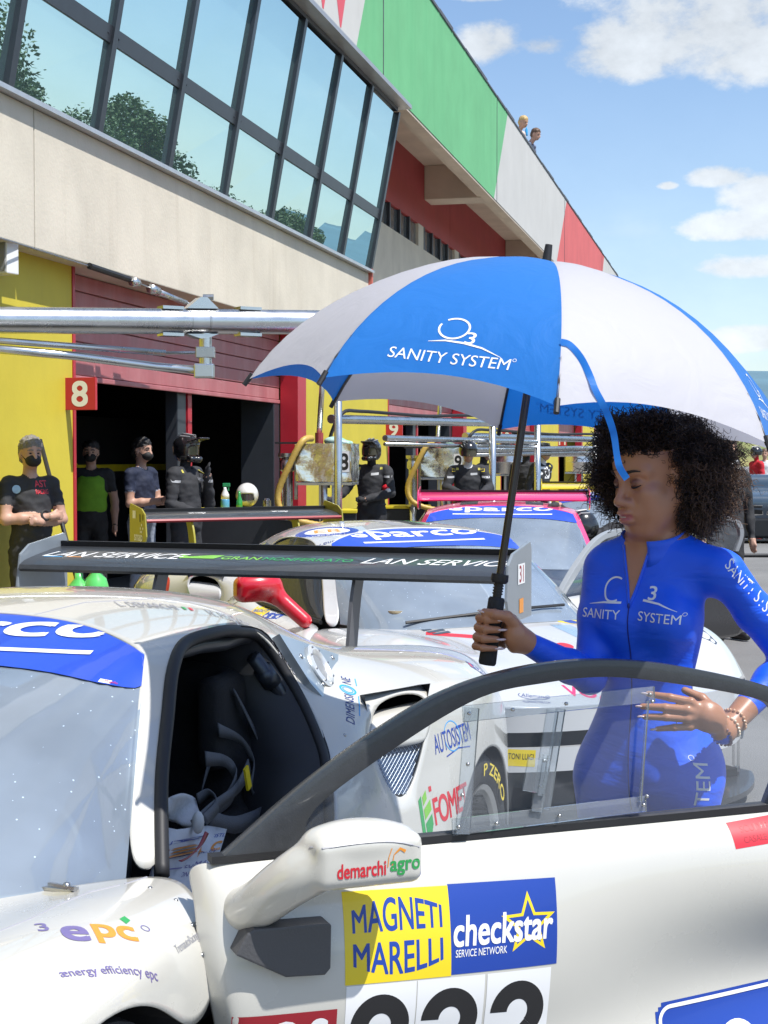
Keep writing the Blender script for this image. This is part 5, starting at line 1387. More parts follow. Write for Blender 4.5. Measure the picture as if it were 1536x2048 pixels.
    D = Decal().rect(-.13, .02, -.05, .05, 0, 3, 3).rect(.02, .17, -.05, .05, 1, 3, 3).text('MAGNETI', -.055, 0, w=.12, m=1, lift=1, bold=.02).text('checkstar', .095, 0, w=.12, m=2, bold=.02); dec(535, 1222, db, D, ['yellow', 'blue', 'white'], R(-12), nrm=(-.1, -1, .3))
    horse = [(-.004, -.045), (.004, -.045), (.002, -.02), (.012, -.004), (.026, -.012), (.030, -.005), (.018, .008), (.014, .022), (.022, .030), (.016, .042), (.004, .048), (-.004, .040), (.0, .026), (-.010, .014), (-.024, .020), (-.028, .010), (-.014, .002), (-.012, -.012)]
    D = Decal().poly([(-.04, .06), (.045, .068), (.04, 0), (.0, -.07), (-.04, -.03)], 0, 0).poly(horse, 1, 1); dec(648, 1243, fb, D, ['yellow', 'black'], R(10), nrm=(.1, -1, .6))
    D = Decal().disc(0, 0, .07, .035, 0, 0).text('agip', 0, 0, w=.08, m=1, bold=.02).text('Gruppo Rolita', .03, -.06, w=.15, h=.03, m=0); dec(738, 1226, fb, D, ['navy', 'yellow'], nrm=(.2, -.2, .9))
    D = Decal().rect(-.13, .13, -.028, .028, 0, 5, 2).text('prorace', 0, 0, w=.2, h=.045, m=1, bold=.03); dec(910, 1224, fb, D, ['black', 'white'], R(2), nrm=(.6, 0, .8))
    D = Decal().text('Allemano', 0, .0, w=.27, shear=.3).text('allemanotime.com', .05, -.055, w=.18, h=.022); dec(870, 1240, fb, D, ['grey'], R(-4), nrm=(.6, 0, .8))
    D = Decal().rect(-.14, .16, -.02, .035, 0, 4, 2); dec(915, 1272, fb, D, ['red'], R(-20), nrm=(.6, 0, .8))
    D = Decal().disc(0, 0, .04, .04, 0).disc(.10, -.01, .04, .04, 0); dec(1085, 1285, fb, D, ['red'], R(-10), nrm=(.6, 0, .8))
    D = Decal().text('MARTINOBI', 0, .06, w=.24, h=.05, m=0, bold=.01).poly([(-.06, .12), (.08, .11), (.05, .17), (-.02, .16)], 1); dec(1125, 1222, fb, D, ['grey', 'orange'], R(-3), nrm=(.6, 0, .8))
    D = Decal().rect(-.10, .13, -.05, .05, 0, 4, 3).disc(0, 0, .045, .04, 1).text('2021', .0, 0, w=.1, m=1); dec(1140, 1243, fb, D, ['yellow', 'blue'], R(-4), nrm=(.6, 0, .8))
    # bonnet louvres
    h, nn, d = c.hit(868, 1262, fb)
    if h:
        for k in range(8):
            D = Decal().rect(-.045, .045, -.014, .014, 0, 2, 1); D.build('bonnet_louvre', [mat('louvre', (.06, .08, .11), .4)], r, h + Vector((.05 - .042 * k, .01 - .004 * k, 0)), (0, 1, 0), (-1, 0, 0), fb, off=.004)
    # oil can left on the cowl
    e = MB(); p = Vector((1.98, -.50, .79)); e.lathe([(.035, 0), (.045, .01), (.045, .025), (.03, .035), (.03, .05), (.04, .055), (.04, .065), (0, .065)], p, 14)
    e.build('cowl_cap', mat('brass_cap', (.45, .36, .22), .4, metal=.4), r, smooth=True, ang=40)
    MB().tube([ws_point(.97, -.5, .02), ws_point(.93, .0, .03), ws_point(.9, .35, .02)], .008, 6).build('wiper', M_black, r)
    D = Decal().rect(-.07, .07, -.03, .03, 0, 2, 2); D.build('windscreen_mark', [INK['brightgreen']], r, ws_point(.33, -.82), (0, 1, 0), (-.7, 0, .5), wb, off=.003)
    # bumper lettering
    nb = bvh_of(*[o_ for o_ in r.children if o_.name.split('.')[0] in ('nose_lip', 'bumper_bar', 'bumper_corner')] + [fr])
    D = Decal().rect(-.06, .06, -.035, .035, 0, 3, 2).text('TONI LUIGI', 0, .006, w=.105, h=.024, m=1, bold=.012); dec(1042, 1516, nb, D, ['yellow', 'black'], R(-3), nrm=(1, -.3, .05))
    D = Decal().text('Allemano', 0, 0, w=.12, shear=.3).ring(0, 0, .07, .022, .003, 0, 150, 390).text('ALLEMANOTIME.COM', 0, -.034, w=.12, h=.012); dec(1068, 1392, nb, D, ['navy'], nrm=(1, -.2, .5))
    D = Decal().text('VOZ', 0, 0, w=.20, h=.065, bold=.03, mirror=False); dec(1175, 1385, nb, D, ['pink'], R(-2), nrm=(1, -.1, .5))
    for sg in (1, -1):        # headlamps
        D = Decal().poly([(-.16, -.03), (-.05, .05), (.13, .06), (.17, .03), (.02, -.04)], 0, 0); D.build('headlamp', [mat('lamp_dark', (.05, .06, .07), .08, coat=1)], r, (2.72, sg * .74, 1.2), (-1, 0, 0), (0, -1 * sg, 0) if sg < 0 else (0, -1, 0), fb, off=.002, maxe=.05)
car_b()

# ------------------------------------------------------------------ pink and black car, yellow and blue car
def car_far(c, main, roof, wingm, accents, door=None, wing=True):
    r = c.root
    fr, rq, ws = car_shell(c, main, roof, cols=dict(rear=roof))
    front_end(c, main)
    for x in (0, 2.38):
        for sg in (1, -1): wheel(c, x, sg, .3, False)
    closed_door(c, -1, main)
    if door: open_door(c, *door, main, mat('frame_grey2', (.22, .23, .25), .4, coat=.3))
    else: closed_door(c, 1, main)
    for sg in (1, -1): mirror(c, sg, main)
    banner(c, yw=.8)
    MB().bx(.62, .70, -.6, .6, .13, 1.1).build('cabin_lining', M_dark, r)
    if wing: rear_wing(c, -.62, 1.235, .76, .30, wingm, wingm, M_carbon, deckz=.9, plate=(.2, .12, .2))
    fb, rb = bvh_of(fr), bvh_of(rq)
    for (x, y, l, w, a, mm) in accents:
        for sg in (1, -1):
            Decal().rect(-l, l, -w, w, 0, 8, 3).build('stripe', [INK[mm]], r, (x, sg * y, 1.4), (math.cos(a), sg * math.sin(a), 0), (-sg * math.sin(a), math.cos(a), 0), rb if x < 1.5 else fb, off=.002)
    return fr, rq
CD = Car((1.03, 13.2), R(5), 'black and pink race car with pink roof and blue sun strip')
car_far(CD, P_black, P_pink, P_pink, [(.85, .26, .3, .07, 0, 'black'), (2.6, .3, .35, .05, .25, 'pink'), (2.75, .62, .3, .05, -.2, 'pink'), (2.5, .7, .2, .015, -.3, 'yellow')], ((1.80, 11.25), (.8, .6)))
CE = Car((2.62, 17.9), R(6), 'yellow and blue race car behind the pink one')
car_far(CE, P_yellow, P_yellow, P_yellow, [(.85, .3, .3, .08, .1, 'blue'), (2.6, .3, .35, .08, .25, 'blue')])

# ------------------------------------------------------------------ blue-grey coupe far right
def coupe():
    c = Car((7.35, 31.4), R(6), 'blue grey racing coupe with twin kidney grilles at the right edge', 'race car')
    r = c.root
    body = paint('paint_coupe', (.045, .075, .115))
    pr = [rbox((1.5, 0, .60), (1.95, .93, .32), .18, k=.1), rbox((2.6, 0, .72), (.9, .80, .14), .1, k=.1), rbox((.75, 0, .98), (.95, .64, .26), .2, k=.12), rbox((-.25, 0, .72), (.4, .88, .22), .15, k=.1)]
    for x in (.0, 2.9):
        for sg in (1, -1): pr.append(ell((x, sg * 1.0, .34), (.39, .3, .39), k=.01, sub=True))
    bo = sdf_obj('bodywork', pr, .035, body, r)
    bv = bvh_of(bo)
    for sg in (1, -1):
        for x in (.0, 2.9):
            y0 = .95 * sg; rot = Matrix.Rotation(R(-90) * sg, 3, 'X')
            t = MB().lathe([(.23, -.25), (.33, -.25), (.345, -.2), (.345, -.03), (.31, 0), (.24, -.01)], (x, y0, .345), 24, rot).build('wheel', M_tyre, r, smooth=True, ang=50)
            MB().lathe([(0, -.04), (.2, -.03), (.24, -.01), (.24, -.2)], (x, y0, .345), 20, rot).build('rim', M_rim, t, smooth=True, ang=40)
        gq = [(sg * .03, .52), (sg * .05, .70), (sg * .34, .70), (sg * .37, .60), (sg * .30, .50)]
        D = Decal().poly([(y, z) for (y, z) in gq], 0, 1); D.poly([(y * 1.0 + sg * (.012 if abs(y) < .1 else -.015), .6 + (z - .6) * .82) for (y, z) in gq], 1, 2); D.build('kidney_grille', [M_steel, M_panel], r, (3.0, 0, 0), (0, 1, 0), (0, 0, 1), bv, off=.006, reach=1.5)
        Decal().poly([(sg * .48, .62), (sg * .52, .70), (sg * .80, .72), (sg * .78, .64)], 0).build('headlamp', [mat('lamp_clear', (.5, .55, .6), .1, coat=1)], r, (3.0, 0, 0), (0, 1, 0), (0, 0, 1), bv, off=.006, reach=1.5)
    MB().bx(3.30, 3.52, -.90, .90, .10, .46).build('front_bumper', M_panel, r, bevel=.04); MB().bx(3.25, 3.62, -.95, .95, .05, .08).build('splitter', M_carbon, r)
    q = MB(); q.add([(1.78, -.62, .90), (1.78, .62, .90), (1.30, .52, 1.18), (1.30, -.52, 1.18)], [(0, 1, 2, 3)]); q.build('windscreen', G_ws, r)
    D = Decal().text('sparco', 0, 0, w=.7, bold=.02); D.build('lettering', [INK['white']], r, (2.4, 0, .9), (0, 1, 0), (-1, 0, .1), bv, off=.004, reach=1.0)
coupe()
def white_car():
    c = Car((9.9, 46.5), R(8), 'small white service car parked far down the lane', 'car', 'service_car'); r = c.root
    pr = [rbox((1.4, 0, .62), (2.1, .85, .38), .15, k=.1), rbox((1.0, 0, 1.2), (1.3, .74, .38), .2, k=.12)]
    bo = sdf_obj('bodywork', pr, .06, P_pure, r)
    q = MB(); q.add([(2.45, -.66, 1.0), (2.45, .66, 1.0), (2.0, .58, 1.5), (2.0, -.58, 1.5)], [(0, 1, 2, 3)]); q.build('windscreen', mat('dull_glass', (0.1, .11, .12), .08), r)
    for sg in (1, -1):
        for x in (.1, 2.7): MB().lathe([(0, -.2), (.33, -.2), (.33, 0), (0, 0)], (x, .86 * sg, .33), 18, Matrix.Rotation(R(-90) * sg, 3, 'X')).build('wheel', M_tyre, r)
white_car()
# ------------------------------------------------------------------ umbrella
def fabric(name, col, trans=0.45, tcol=None, bump=0.12):
    m = bpy.data.materials.new(name); m.use_nodes = True
    N, L = m.node_tree.nodes, m.node_tree.links; N.clear()
    out = N.new('ShaderNodeOutputMaterial')
    p = N.new('ShaderNodeBsdfPrincipled'); p.inputs['Base Color'].default_value = (*col, 1); p.inputs['Roughness'].default_value = 0.55; p.inputs['Sheen Weight'].default_value = 0.2
    t = N.new('ShaderNodeBsdfTranslucent'); t.inputs[0].default_value = (*(tcol or col), 1)
    mx = N.new('ShaderNodeMixShader'); mx.inputs[0].default_value = trans
    tc = N.new('ShaderNodeTexCoord'); n = N.new('ShaderNodeTexNoise'); n.inputs['Scale'].default_value = 9; n.inputs['Detail'].default_value = 4; n.inputs['Distortion'].default_value = 1.5; L.new(tc.outputs['Object'], n.inputs['Vector'])
    bp = N.new('ShaderNodeBump'); bp.inputs['Strength'].default_value = bump; bp.inputs['Distance'].default_value = 0.03; L.new(n.outputs['Fac'], bp.inputs['Height']); L.new(bp.outputs[0], p.inputs['Normal'])
    L.new(p.outputs[0], mx.inputs[1]); L.new(t.outputs[0], mx.inputs[2]); L.new(mx.outputs[0], out.inputs[0])
    return m
F_white = fabric('umbrella_white', (0.60, 0.59, 0.62), 0.36, (0.68, 0.67, 0.73))
F_blue = fabric('umbrella_blue', (0.006, 0.19, 0.62), 0.36, (0.01, 0.22, 0.85))
M_pole = mat('pole_black', (0.02, 0.016, 0.018), 0.3, coat=0.4)
M_foam = mat('foam_grip', (0.02, 0.02, 0.022), 0.8, bump=0.15, bscale=200)
APEX = Vector((.350, 3.315, 2.012)); HAND = Vector((.2345, 3.30, 1.221))
AXIS = (APEX - HAND).normalized()
def umbrella():
    e = empty('golf_umbrella', HAND - AXIS * .10, 0, 'blue and white golf umbrella held over the woman', 'umbrella')
    O = e.location
    ux = (Vector((1, 0, 0)) - AXIS * AXIS.x).normalized(); uy = AXIS.cross(ux)
    Rr, Hh = .600, .335
    def rib(k, t):
        a = R(180 + 0.5 + 45 * k)          # rib 0 points left, 2 toward the camera
        rho = Rr * math.sin(t * 1.18) / math.sin(1.18); z = -Hh * (1 - math.cos(t * 1.18)) / (1 - math.cos(1.18))
        return APEX - O + ux * (rho * math.cos(a)) + uy * (rho * math.sin(a)) + AXIS * z
    NT, NU = 16, 12
    panels = []
    rnd = random.Random(4)
    for k in range(8):
        rows = []
        ph = rnd.uniform(0, 6)
        for i in range(NT + 1):
            row = []
            for j in range(NU + 1):
                u = j / NU; w = 4 * u * (1 - u)
                t = (i / NT) * (1 - .055 * w * (i / NT) ** 2) + .004
                p = rib(k, t).lerp(rib(k + 1, t), u)
                ctr = APEX - O + AXIS * (-.2); out = (p - ctr).normalized()
                p += out * (.012 * w * math.sin(math.pi * t) - .012 * w * t ** 3)
                edge = min(u, 1 - u); p += out * .0022 * math.sin(24 * t + ph + 9 * u) * w * math.exp(-((edge - .12) / .1) ** 2)
                row.append(p)
            rows.append(row)
        b = MB().grid(rows); o = b.build('canopy_panel', F_blue if k % 2 == 1 else F_white, e, smooth=True, recalc=False)
        panels.append(o)
    def logo(D, s=1.0, m=0):
        D.ring(-.012 * s, .062 * s, .034 * s, .030 * s, .0045 * s, m, -200, 130).text('3', .030 * s, .040 * s, h=.030 * s, w=.020 * s, m=m, bold=.01)
        D.line([(-.055 * s, .022 * s), (-.02 * s, .028 * s), (.02 * s, .026 * s), (.06 * s, .018 * s), (.105 * s, .0)], [.001 * s, .004 * s, .005 * s, .004 * s, .001 * s], m)
        D.text('SANITY SYSTEM', 0, -.014 * s, w=.255 * s, h=.026 * s, m=m, bold=.0); D.ring(.134 * s, -.003 * s, .004 * s, .004 * s, .001 * s, m)
        return D
    for k in (1, 3, 5, 7):
        bv = bvh_of(panels[k]); a, b_ = rib(k, .865), rib(k + 1, .865); c = a.lerp(b_, .5); up = (rib(k, .6).lerp(rib(k + 1, .6), .5) - rib(k, .95).lerp(rib(k + 1, .95), .5)).normalized()
        rt = (b_ - a).normalized()
        if rt.cross(up).dot(c - (APEX - O - AXIS * .3)) < 0: rt = -rt
        logo(Decal(), .94).build('lettering', [INK['white']], panels[k], c, rt, up, bv, off=.0012, maxe=.03, reach=.2)
    # frame
    for k in range(8):
        pts = [rib(k, .02 + .98 * i / 12) - AXIS * .006 for i in range(13)]
        o = MB().tube(pts, .0035, 6).build('rib', M_pole, e)
        tip = rib(k, 1.0); d = (rib(k, 1.0) - rib(k, .95)).normalized()
        MB().tube([tip - d * .012, tip + d * .018], .0055, 8).build('rib_tip', M_black, o)
        run = APEX - O - AXIS * .235
        MB().tube([run, rib(k, .56) - AXIS * .006], .0028, 5).build('stretcher', M_pole, o)
    MB().tube([HAND - O - AXIS * .02, APEX - O], .0085, 12).build('pole', M_pole, e, smooth=True, ang=40)
    MB().tube([APEX - O - AXIS * .255, APEX - O - AXIS * .215], .014, 12).build('runner', M_black, e)
    q = MB(); q.tube([APEX - O + AXIS * (-.004), APEX - O + AXIS * .006], .016, 12); q.tube([APEX - O + AXIS * .006, APEX - O + AXIS * .045], [.011, .008], 10); q.build('ferrule', M_black, e, smooth=True, ang=40)
    h = HAND - O
    MB().tube([h + AXIS * a for a in (-.075, -.07, -.03, .03, .068, .073)], [.017, .0195, .0185, .0185, .018, .0155], 18).build('grip', M_foam, e, smooth=True, ang=40)
    q = MB(); q.tube([h + AXIS * .073, h + AXIS * .105], .0095, 12)
    for k in range(4): q.tube([h + AXIS * (.080 + .006 * k), h + AXIS * (.083 + .006 * k)], .0115, 12)
    q.tube([h + AXIS * .105, h + AXIS * .110, h + AXIS * .124], [.016, .0195, .0185], 18); q.build('collar', M_black, e, smooth=True, ang=40)
    # tie strap hanging from the canopy
    cb = [bvh_of(panels[k]) for k in (1, 2, 3)]
    def on_canopy(px, py):
        o = Vector((0, 0, CAM_H)) - O; d = ray_px(px, py).normalized(); best = None
        for b_ in cb:
            h_ = b_.ray_cast(o, d)
            if h_[0] is not None and (best is None or h_[3] < best[1]): best = (h_[0] - d * .008, h_[3])
        return best[0] if best else None
    P = [on_canopy(1122, 684), on_canopy(1140, 690), on_canopy(1162, 716), on_canopy(1180, 752), on_canopy(1192, 782)]
    P = [p for p in P if p is not None]; yl = P[-1].y + O.y
    P = spline(P + [at(1212, 822, yl) - O, at(1227, 866, yl + .02) - O, at(1234, 912, yl + .03) - O, at(1240, 936, yl + .03) - O, at(1254, 958, yl + .035) - O], 6)
    rows = [[], []]
    for i, p in enumerate(P):
        t = (P[min(i + 1, len(P) - 1)] - P[max(i - 1, 0)]).normalized(); s_ = t.cross(Vector((0.25 * math.sin(i * .35), -1, .15))).normalized() * .0064
        rows[0].append(p - s_); rows[1].append(p + s_)
    MB().grid(rows).build('tie_strap', F_blue, e, smooth=True, recalc=False)
umbrella()

# ------------------------------------------------------------------ the woman
from mathutils import noise as mnoise
def np3(m): return np.array(Matrix(m))
def woman():
    root = empty('person', (.62, 3.5, 0), 0, 'woman in a blue zipped bodysuit holding the umbrella, hand on hip', 'person')
    OX = Vector((.62, 3.5, 0))
    be = R(28)
    F = Vector((-math.sin(be), -math.cos(be), 0)); Lf = Vector((math.cos(be), -math.sin(be), 0)); Z = Vector((0, 0, 1))
    def B(a, b, z): return Lf * a + F * b + Z * z                  # body frame, relative to root
    BR = np.array(Matrix((Lf, F, Z)).transposed())
    def be_(c, r, **k): return ell(B(*c), r, BR, **k)
    pr = []
    # hips, waist, chest
    pr += [be_((-.015, -.02, .90), (.156, .112, .135), k=.08), be_((-.018, -.01, 1.08), (.100, .078, .14), k=.09), be_((-.004, -.008, 1.235), (.119, .090, .15), k=.07)]
    for s in (-1, 1):
        pr += [be_((s * .078 - .015, -.075, .87), (.082, .075, .09), k=.05), be_((s * .060 - .006, .060, 1.225), (.056, .054, .058), k=.045)]
        pr += [cap(B(s * .02, -.012, 1.355), .045, B(.135 if s > 0 else -.10, -.012, 1.338), .048, k=.05), cap(B(0, -.02, 1.42), .034, B(s * .10, -.016, 1.365), .03, k=.05)]
        pr += [cap(B(s * .084 - .015, .0, .84), .088, B(s * .082, .012, .47), .056, k=.05), cap(B(s * .082, .012, .47), .055, B(s * .080, -.02, .12), .036, k=.03), be_((s * .081, -.04, .34), (.047, .05, .10), k=.04),
               cap(B(s * .080, -.03, .07), .034, B(s * .09, .11, .04), .026, k=.03)]
    nb, nt = B(0, -.012, 1.36), B(-.01, .004, 1.47)
    pr += [cap(nb, .049, nt, .044, k=.03)]
    # arms
    rS, rE, rW = B(-.124, -.010, 1.335), Vector((.470 - .62, -.03, 1.095)), HAND + Vector((.066, .012, -.022)) - Vector((.62, 3.5, 0))
    lS, lE, lW = B(.163, -.012, 1.338), Vector((.935 - .62, .0, 1.13)), Vector((.752 - .62, 3.355 - 3.5, .990))
    for (a, b_, c) in ((rS, rE, rW), (lS, lE, lW)):
        m = b_.lerp(c, .3)
        pr += [cap(a, .047, a.lerp(b_, .45), .043, k=.03), cap(a.lerp(b_, .45), .043, b_, .036, k=.02), cap(b_, .036, m, .036, k=.02), cap(m, .036, c, .0235, k=.02)]
    n_arm = len(pr)
    # ---- right hand round the grip
    h = HAND - OX
    def G(th, r, dz): return h + Vector((r * math.cos(R(th)), r * math.sin(R(th)), 0)) + AXIS * dz
    pr += [ell(G(-5, .046, -.005), (.017, .024, .042), k=.02), cap(rW, .023, G(-8, .052, -.008), .024, k=.02), ell(G(45, .040, .0), (.018, .02, .042), k=.015)]
    tips = []
    for i, (dz, sc_) in enumerate(((.030, 1.0), (.009, 1.04), (-.012, 1.0), (-.032, .86))):
        ang = (60, 115, 180, 235, 292 if i else 285)
        pts = [G(ang[0], .040, dz), G(ang[1], .033, dz - .001), G(ang[2], .0305, dz - .002), G(ang[3], .0295, dz - .003), G(ang[4], .0285, dz - .004)]
        rr = [.0105, .0102, .0098, .0092, .0072]
        for q in range(4): pr.append(cap(pts[q], rr[q] * sc_, pts[q + 1], rr[q + 1] * sc_, k=.003))
        tips.append((G(ang[4] - 4, .0285 + .0068 * sc_, dz - .004), G(ang[4] + 30, .0285 + .010, dz - .0045)))
    th = [G(-25, .046, .018), G(-50, .040, .034), G(-95, .033, .040), G(-140, .031, .043)]
    for q, (a, b_) in enumerate(((.0145, .0125), (.0125, .0105), (.0105, .0085))): pr.append(cap(th[q], a, th[q + 1], b_, k=.004))
    tips.append((G(-132, .031 + .0085, .0435), G(-165, .031 + .008, .046)))
    # ---- left hand on the hip, fingers pointing to her right
    kn = [Vector((.672, 3.322, 1.062)), Vector((.664, 3.318, 1.045)), Vector((.664, 3.318, 1.026)), Vector((.672, 3.322, 1.007))]
    tp = [Vector((.583, 3.350, 1.075)), Vector((.570, 3.346, 1.048)), Vector((.574, 3.342, 1.026)), Vector((.602, 3.340, .999))]
    kn = [p - OX for p in kn]; tp = [p - OX for p in tp]
    pm = Vector((.708, 3.325, 1.03)) - OX
    pr += [ell(pm, (.042, .014, .034), np.array(Matrix.Rotation(R(12), 3, 'Y')), k=.012), cap(lW, .0225, pm, .022, k=.02)]
    for i in range(4):
        m = kn[i].lerp(tp[i], .5) + Vector((0, -.006, .002)); rr = (.0098, .0102, .0098, .0086)[i]
        pr += [cap(pm.lerp(kn[i], .3), rr * 1.05, kn[i], rr * 1.05, k=.006), cap(kn[i], rr, m, rr * .92, k=.003), cap(m, rr * .92, tp[i], rr * .68, k=.003)]
        d = (tp[i] - m).normalized(); tips.append((tp[i] + d * .002 + Vector((0, -rr * .6, .001)), tp[i] + d * .016 + Vector((0, -rr * .25, 0))))
    pr += [cap(pm + Vector((.02, .005, .01)), .012, pm + Vector((-.005, .03, .035)), .011, k=.006), cap(pm + Vector((-.005, .03, .035)), .011, pm + Vector((-.04, .045, .05)), .008, k=.004)]
    for p_ in pr[n_arm:]: p_['tag'] = 2
    # ---- head
    ya, pi_ = R(63), R(13)
    fh = Vector((-math.sin(ya), -math.cos(ya), 0)); lh = Vector((math.cos(ya), -math.sin(ya), 0))
    fz = (fh * math.cos(pi_) - Z * math.sin(pi_)); zz = lh.cross(fz) * 1.0
    if zz.z < 0: zz = -zz
    HC = Vector((.622, 3.49, 1.557)) - OX
    def Hp(f, l, z): return HC + fz * f + lh * l + zz * z
    HR = np.array(Matrix((fz, lh, zz)).transposed())
    def he(c, r, **k): return ell(Hp(*c), r, HR, **k)
    pr += [cap(nt, .044, Hp(-.02, 0, -.075), .044, k=.03)]
    pr += [he((-.015, 0, .035), (.098, .074, .088), k=.03), he((.030, 0, -.035), (.064, .053, .085), k=.035), he((.03, 0, .055), (.066, .062, .055), k=.03), he((.076, 0, -.106), (.020, .022, .017), k=.025)]
    for s in (-1, 1):
        pr += [cap(Hp(-.002, s * .052, -.052), .018, Hp(.058, s * .022, -.106), .016, k=.035), he((.058, s * .044, -.026), (.025, .019, .019), k=.02), cap(Hp(.086, s * .012, .020), .009, Hp(.064, s * .050, .022), .010, k=.02)]
        pr += [he((.094, s * .033, .001), (.019, .021, .015), k=.014, sub=True)]
        pr += [he((.0755, s * .032, .0005), (.0165, .0185, .0125), k=.006)]
        pr += [he((.101, s * .0150, -.041), (.0125, .0095, .0090), k=.007), he((.050, s * .034, -.060), (.032, .026, .034), k=.03)]
        pr += [he((-.01, s * .072, -.01), (.02, .008, .03), k=.006)]
    pr += [cap(Hp(.088, 0, .008), .0070, Hp(.112, 0, -.032), .0095, k=.014), he((.112, 0, -.037), (.0125, .0125, .0105), k=.008)]
    pr += [he((.085, 0, -.068), (.022, .032, .022), k=.02)]
    pr += [he((.101, 0, -.0635), (.0165, .0250, .0088), k=.004), he((.100, 0, -.0815), (.0160, .0235, .0108), k=.004)]
    pr += [cap(Hp(.116, -.02, -.0722), .0018, Hp(.117, .02, -.0722), .0018, k=.003)]
    pr[-1]['sub'] = True
    for s in (-1, 1): pr.append(dict(ell(Hp(.110, s * .0085, -.0485), (.0045, .004, .003), HR, k=.003), sub=True))
    V, Q, TG = sdf_mesh(pr, .0028)
    # ---- where the suit ends (signed distance, metres; positive = suit)
    al = V @ np.array(Lf); bb = V @ np.array(F); z = V[:, 2]
    zc = 1.416 - .30 * np.clip(bb, -.03, .07) 
    d_col = zc - z
    vb, vt = 1.262, 1.40
    hw = np.clip((z - vb) / (vt - vb), -1, 1.4) * .036
    mid = -.026 + 0 * z
    d_v = np.abs(al - mid) - hw
    d_v = np.where(bb > .0, d_v, .05); d_v = np.where(z > vb - .01, d_v, .05)
    suit = np.minimum(d_col, d_v)
    for (e_, w_, fr) in ((rE, rW, .93), (lE, lW, .66)):
        ax = np.array((w_ - e_).normalized()); p0 = np.array(e_.lerp(w_, fr)); t = (V - p0) @ ax
        far_ax = np.linalg.norm(np.cross(V - p0, ax), axis=1); ln_ = (w_ - e_).length * (1 - fr) + .01
        suit = np.where((far_ax < .05) & (t > -.05) & (t < ln_) & (np.linalg.norm(V - p0, axis=1) < .2), np.minimum(suit, -t), suit)
        suit = np.where((TG == 2) & (t > .0) & (np.linalg.norm(V - np.array(w_), axis=1) < .28), -.01, suit)
    hl = (V - np.array(HC)) @ HR
    lip = np.zeros(len(V))
    d1 = np.sqrt(((hl[:, 0] - .100) / .022) ** 2 + (hl[:, 1] / .0275) ** 2 + ((hl[:, 2] + .072) / .0205) ** 2)
    lip = np.clip((1.0 - d1) * 6, 0, 1) * (hl[:, 0] > .09)
    dark = np.zeros(len(V))
    for s in (-1, 1):
        dd = np.sqrt(((hl[:, 0] - .078) / .03) ** 2 + ((hl[:, 1] - s * .032) / .019) ** 2 + ((hl[:, 2] - .002) / .0125) ** 2); dark = np.maximum(dark, np.clip((1 - dd) * 3, 0, 1))
    sk = bpy.data.materials.new('skin_and_bodysuit'); sk.use_nodes = True
    N, L = sk.node_tree.nodes, sk.node_tree.links; p = N['Principled BSDF']
    def attr(n): a = N.new('ShaderNodeAttribute'); a.attribute_name = n; return a.outputs['Fac']
    tc = N.new('ShaderNodeTexCoord')
    def noise(s, d): n = N.new('ShaderNodeTexNoise'); n.inputs['Scale'].default_value = s; n.inputs['Detail'].default_value = d; L.new(tc.outputs['Object'], n.inputs['Vector']); return n.outputs['Fac']
    def mixc(f, a, b_):
        m = N.new('ShaderNodeMix'); m.data_type = 'RGBA'
        L.new(f, m.inputs[0]) if not isinstance(f, float) else None
        for i, v in ((6, a), (7, b_)):
            if isinstance(v, tuple): m.inputs[i].default_value = (*v, 1)
            else: L.new(v, m.inputs[i])
        return m.outputs[2]
    base = mixc(noise(22, 5), (.41, .185, .10), (.47, .225, .13))
    base = mixc(attr('eyelid'), base, (.20, .085, .055)); base = mixc(attr('lip'), base, (.42, .13, .12))
    gt = N.new('ShaderNodeMath'); gt.operation = 'GREATER_THAN'; gt.inputs[1].default_value = 0.0; L.new(attr('suit'), gt.inputs[0])
    col = mixc(gt.outputs[0], base, (.004, .100, .80)); L.new(col, p.inputs['Base Color'])
    ro = N.new('ShaderNodeMapRange'); ro.inputs['To Min'].default_value = .36; ro.inputs['To Max'].default_value = .5; L.new(gt.outputs[0], ro.inputs[0]); L.new(ro.outputs[0], p.inputs['Roughness'])
    sh = N.new('ShaderNodeMath'); sh.operation = 'MULTIPLY'; sh.inputs[1].default_value = .04; L.new(gt.outputs[0], sh.inputs[0]); L.new(sh.outputs[0], p.inputs['Sheen Weight'])
    mp = N.new('ShaderNodeMapping'); mp.inputs['Scale'].default_value = (1.3, 1.3, 3.6); mp.inputs['Rotation'].default_value = (.5, .35, 0); L.new(tc.outputs['Object'], mp.inputs[0])
    nw = N.new('ShaderNodeTexNoise'); nw.inputs['Scale'].default_value = 5; nw.inputs['Detail'].default_value = 3; nw.inputs['Distortion'].default_value = .8; L.new(mp.outputs[0], nw.inputs['Vector'])
    hm = N.new('ShaderNodeMath'); hm.operation = 'MULTIPLY'; L.new(nw.outputs['Fac'], hm.inputs[0]); L.new(gt.outputs[0], hm.inputs[1])
    fine = noise(420, 3); fm = N.new('ShaderNodeMath'); fm.operation = 'MULTIPLY_ADD'; fm.inputs[1].default_value = .010; L.new(fine, fm.inputs[0]); L.new(hm.outputs[0], fm.inputs[2]); hm = fm
    bp = N.new('ShaderNodeBump'); bp.inputs['Strength'].default_value = .24; bp.inputs['Distance'].default_value = .03; L.new(hm.outputs[0], bp.inputs['Height']); L.new(bp.outputs[0], p.inputs['Normal'])
    p.inputs['Subsurface Weight'].default_value = .06; p.inputs['Subsurface Radius'].default_value = (.01, .004, .002)
    body = mesh_np('body', V, Q, sk, root)
    for nm, arr in (('suit', suit), ('lip', lip), ('eyelid', dark)):
        a = body.data.attributes.new(nm, 'FLOAT', 'POINT'); a.data.foreach_set('value', arr.astype(np.float32))
    bv = bvh_of(body)
    # ---- stand collar
    rows = [[], [], [], []]
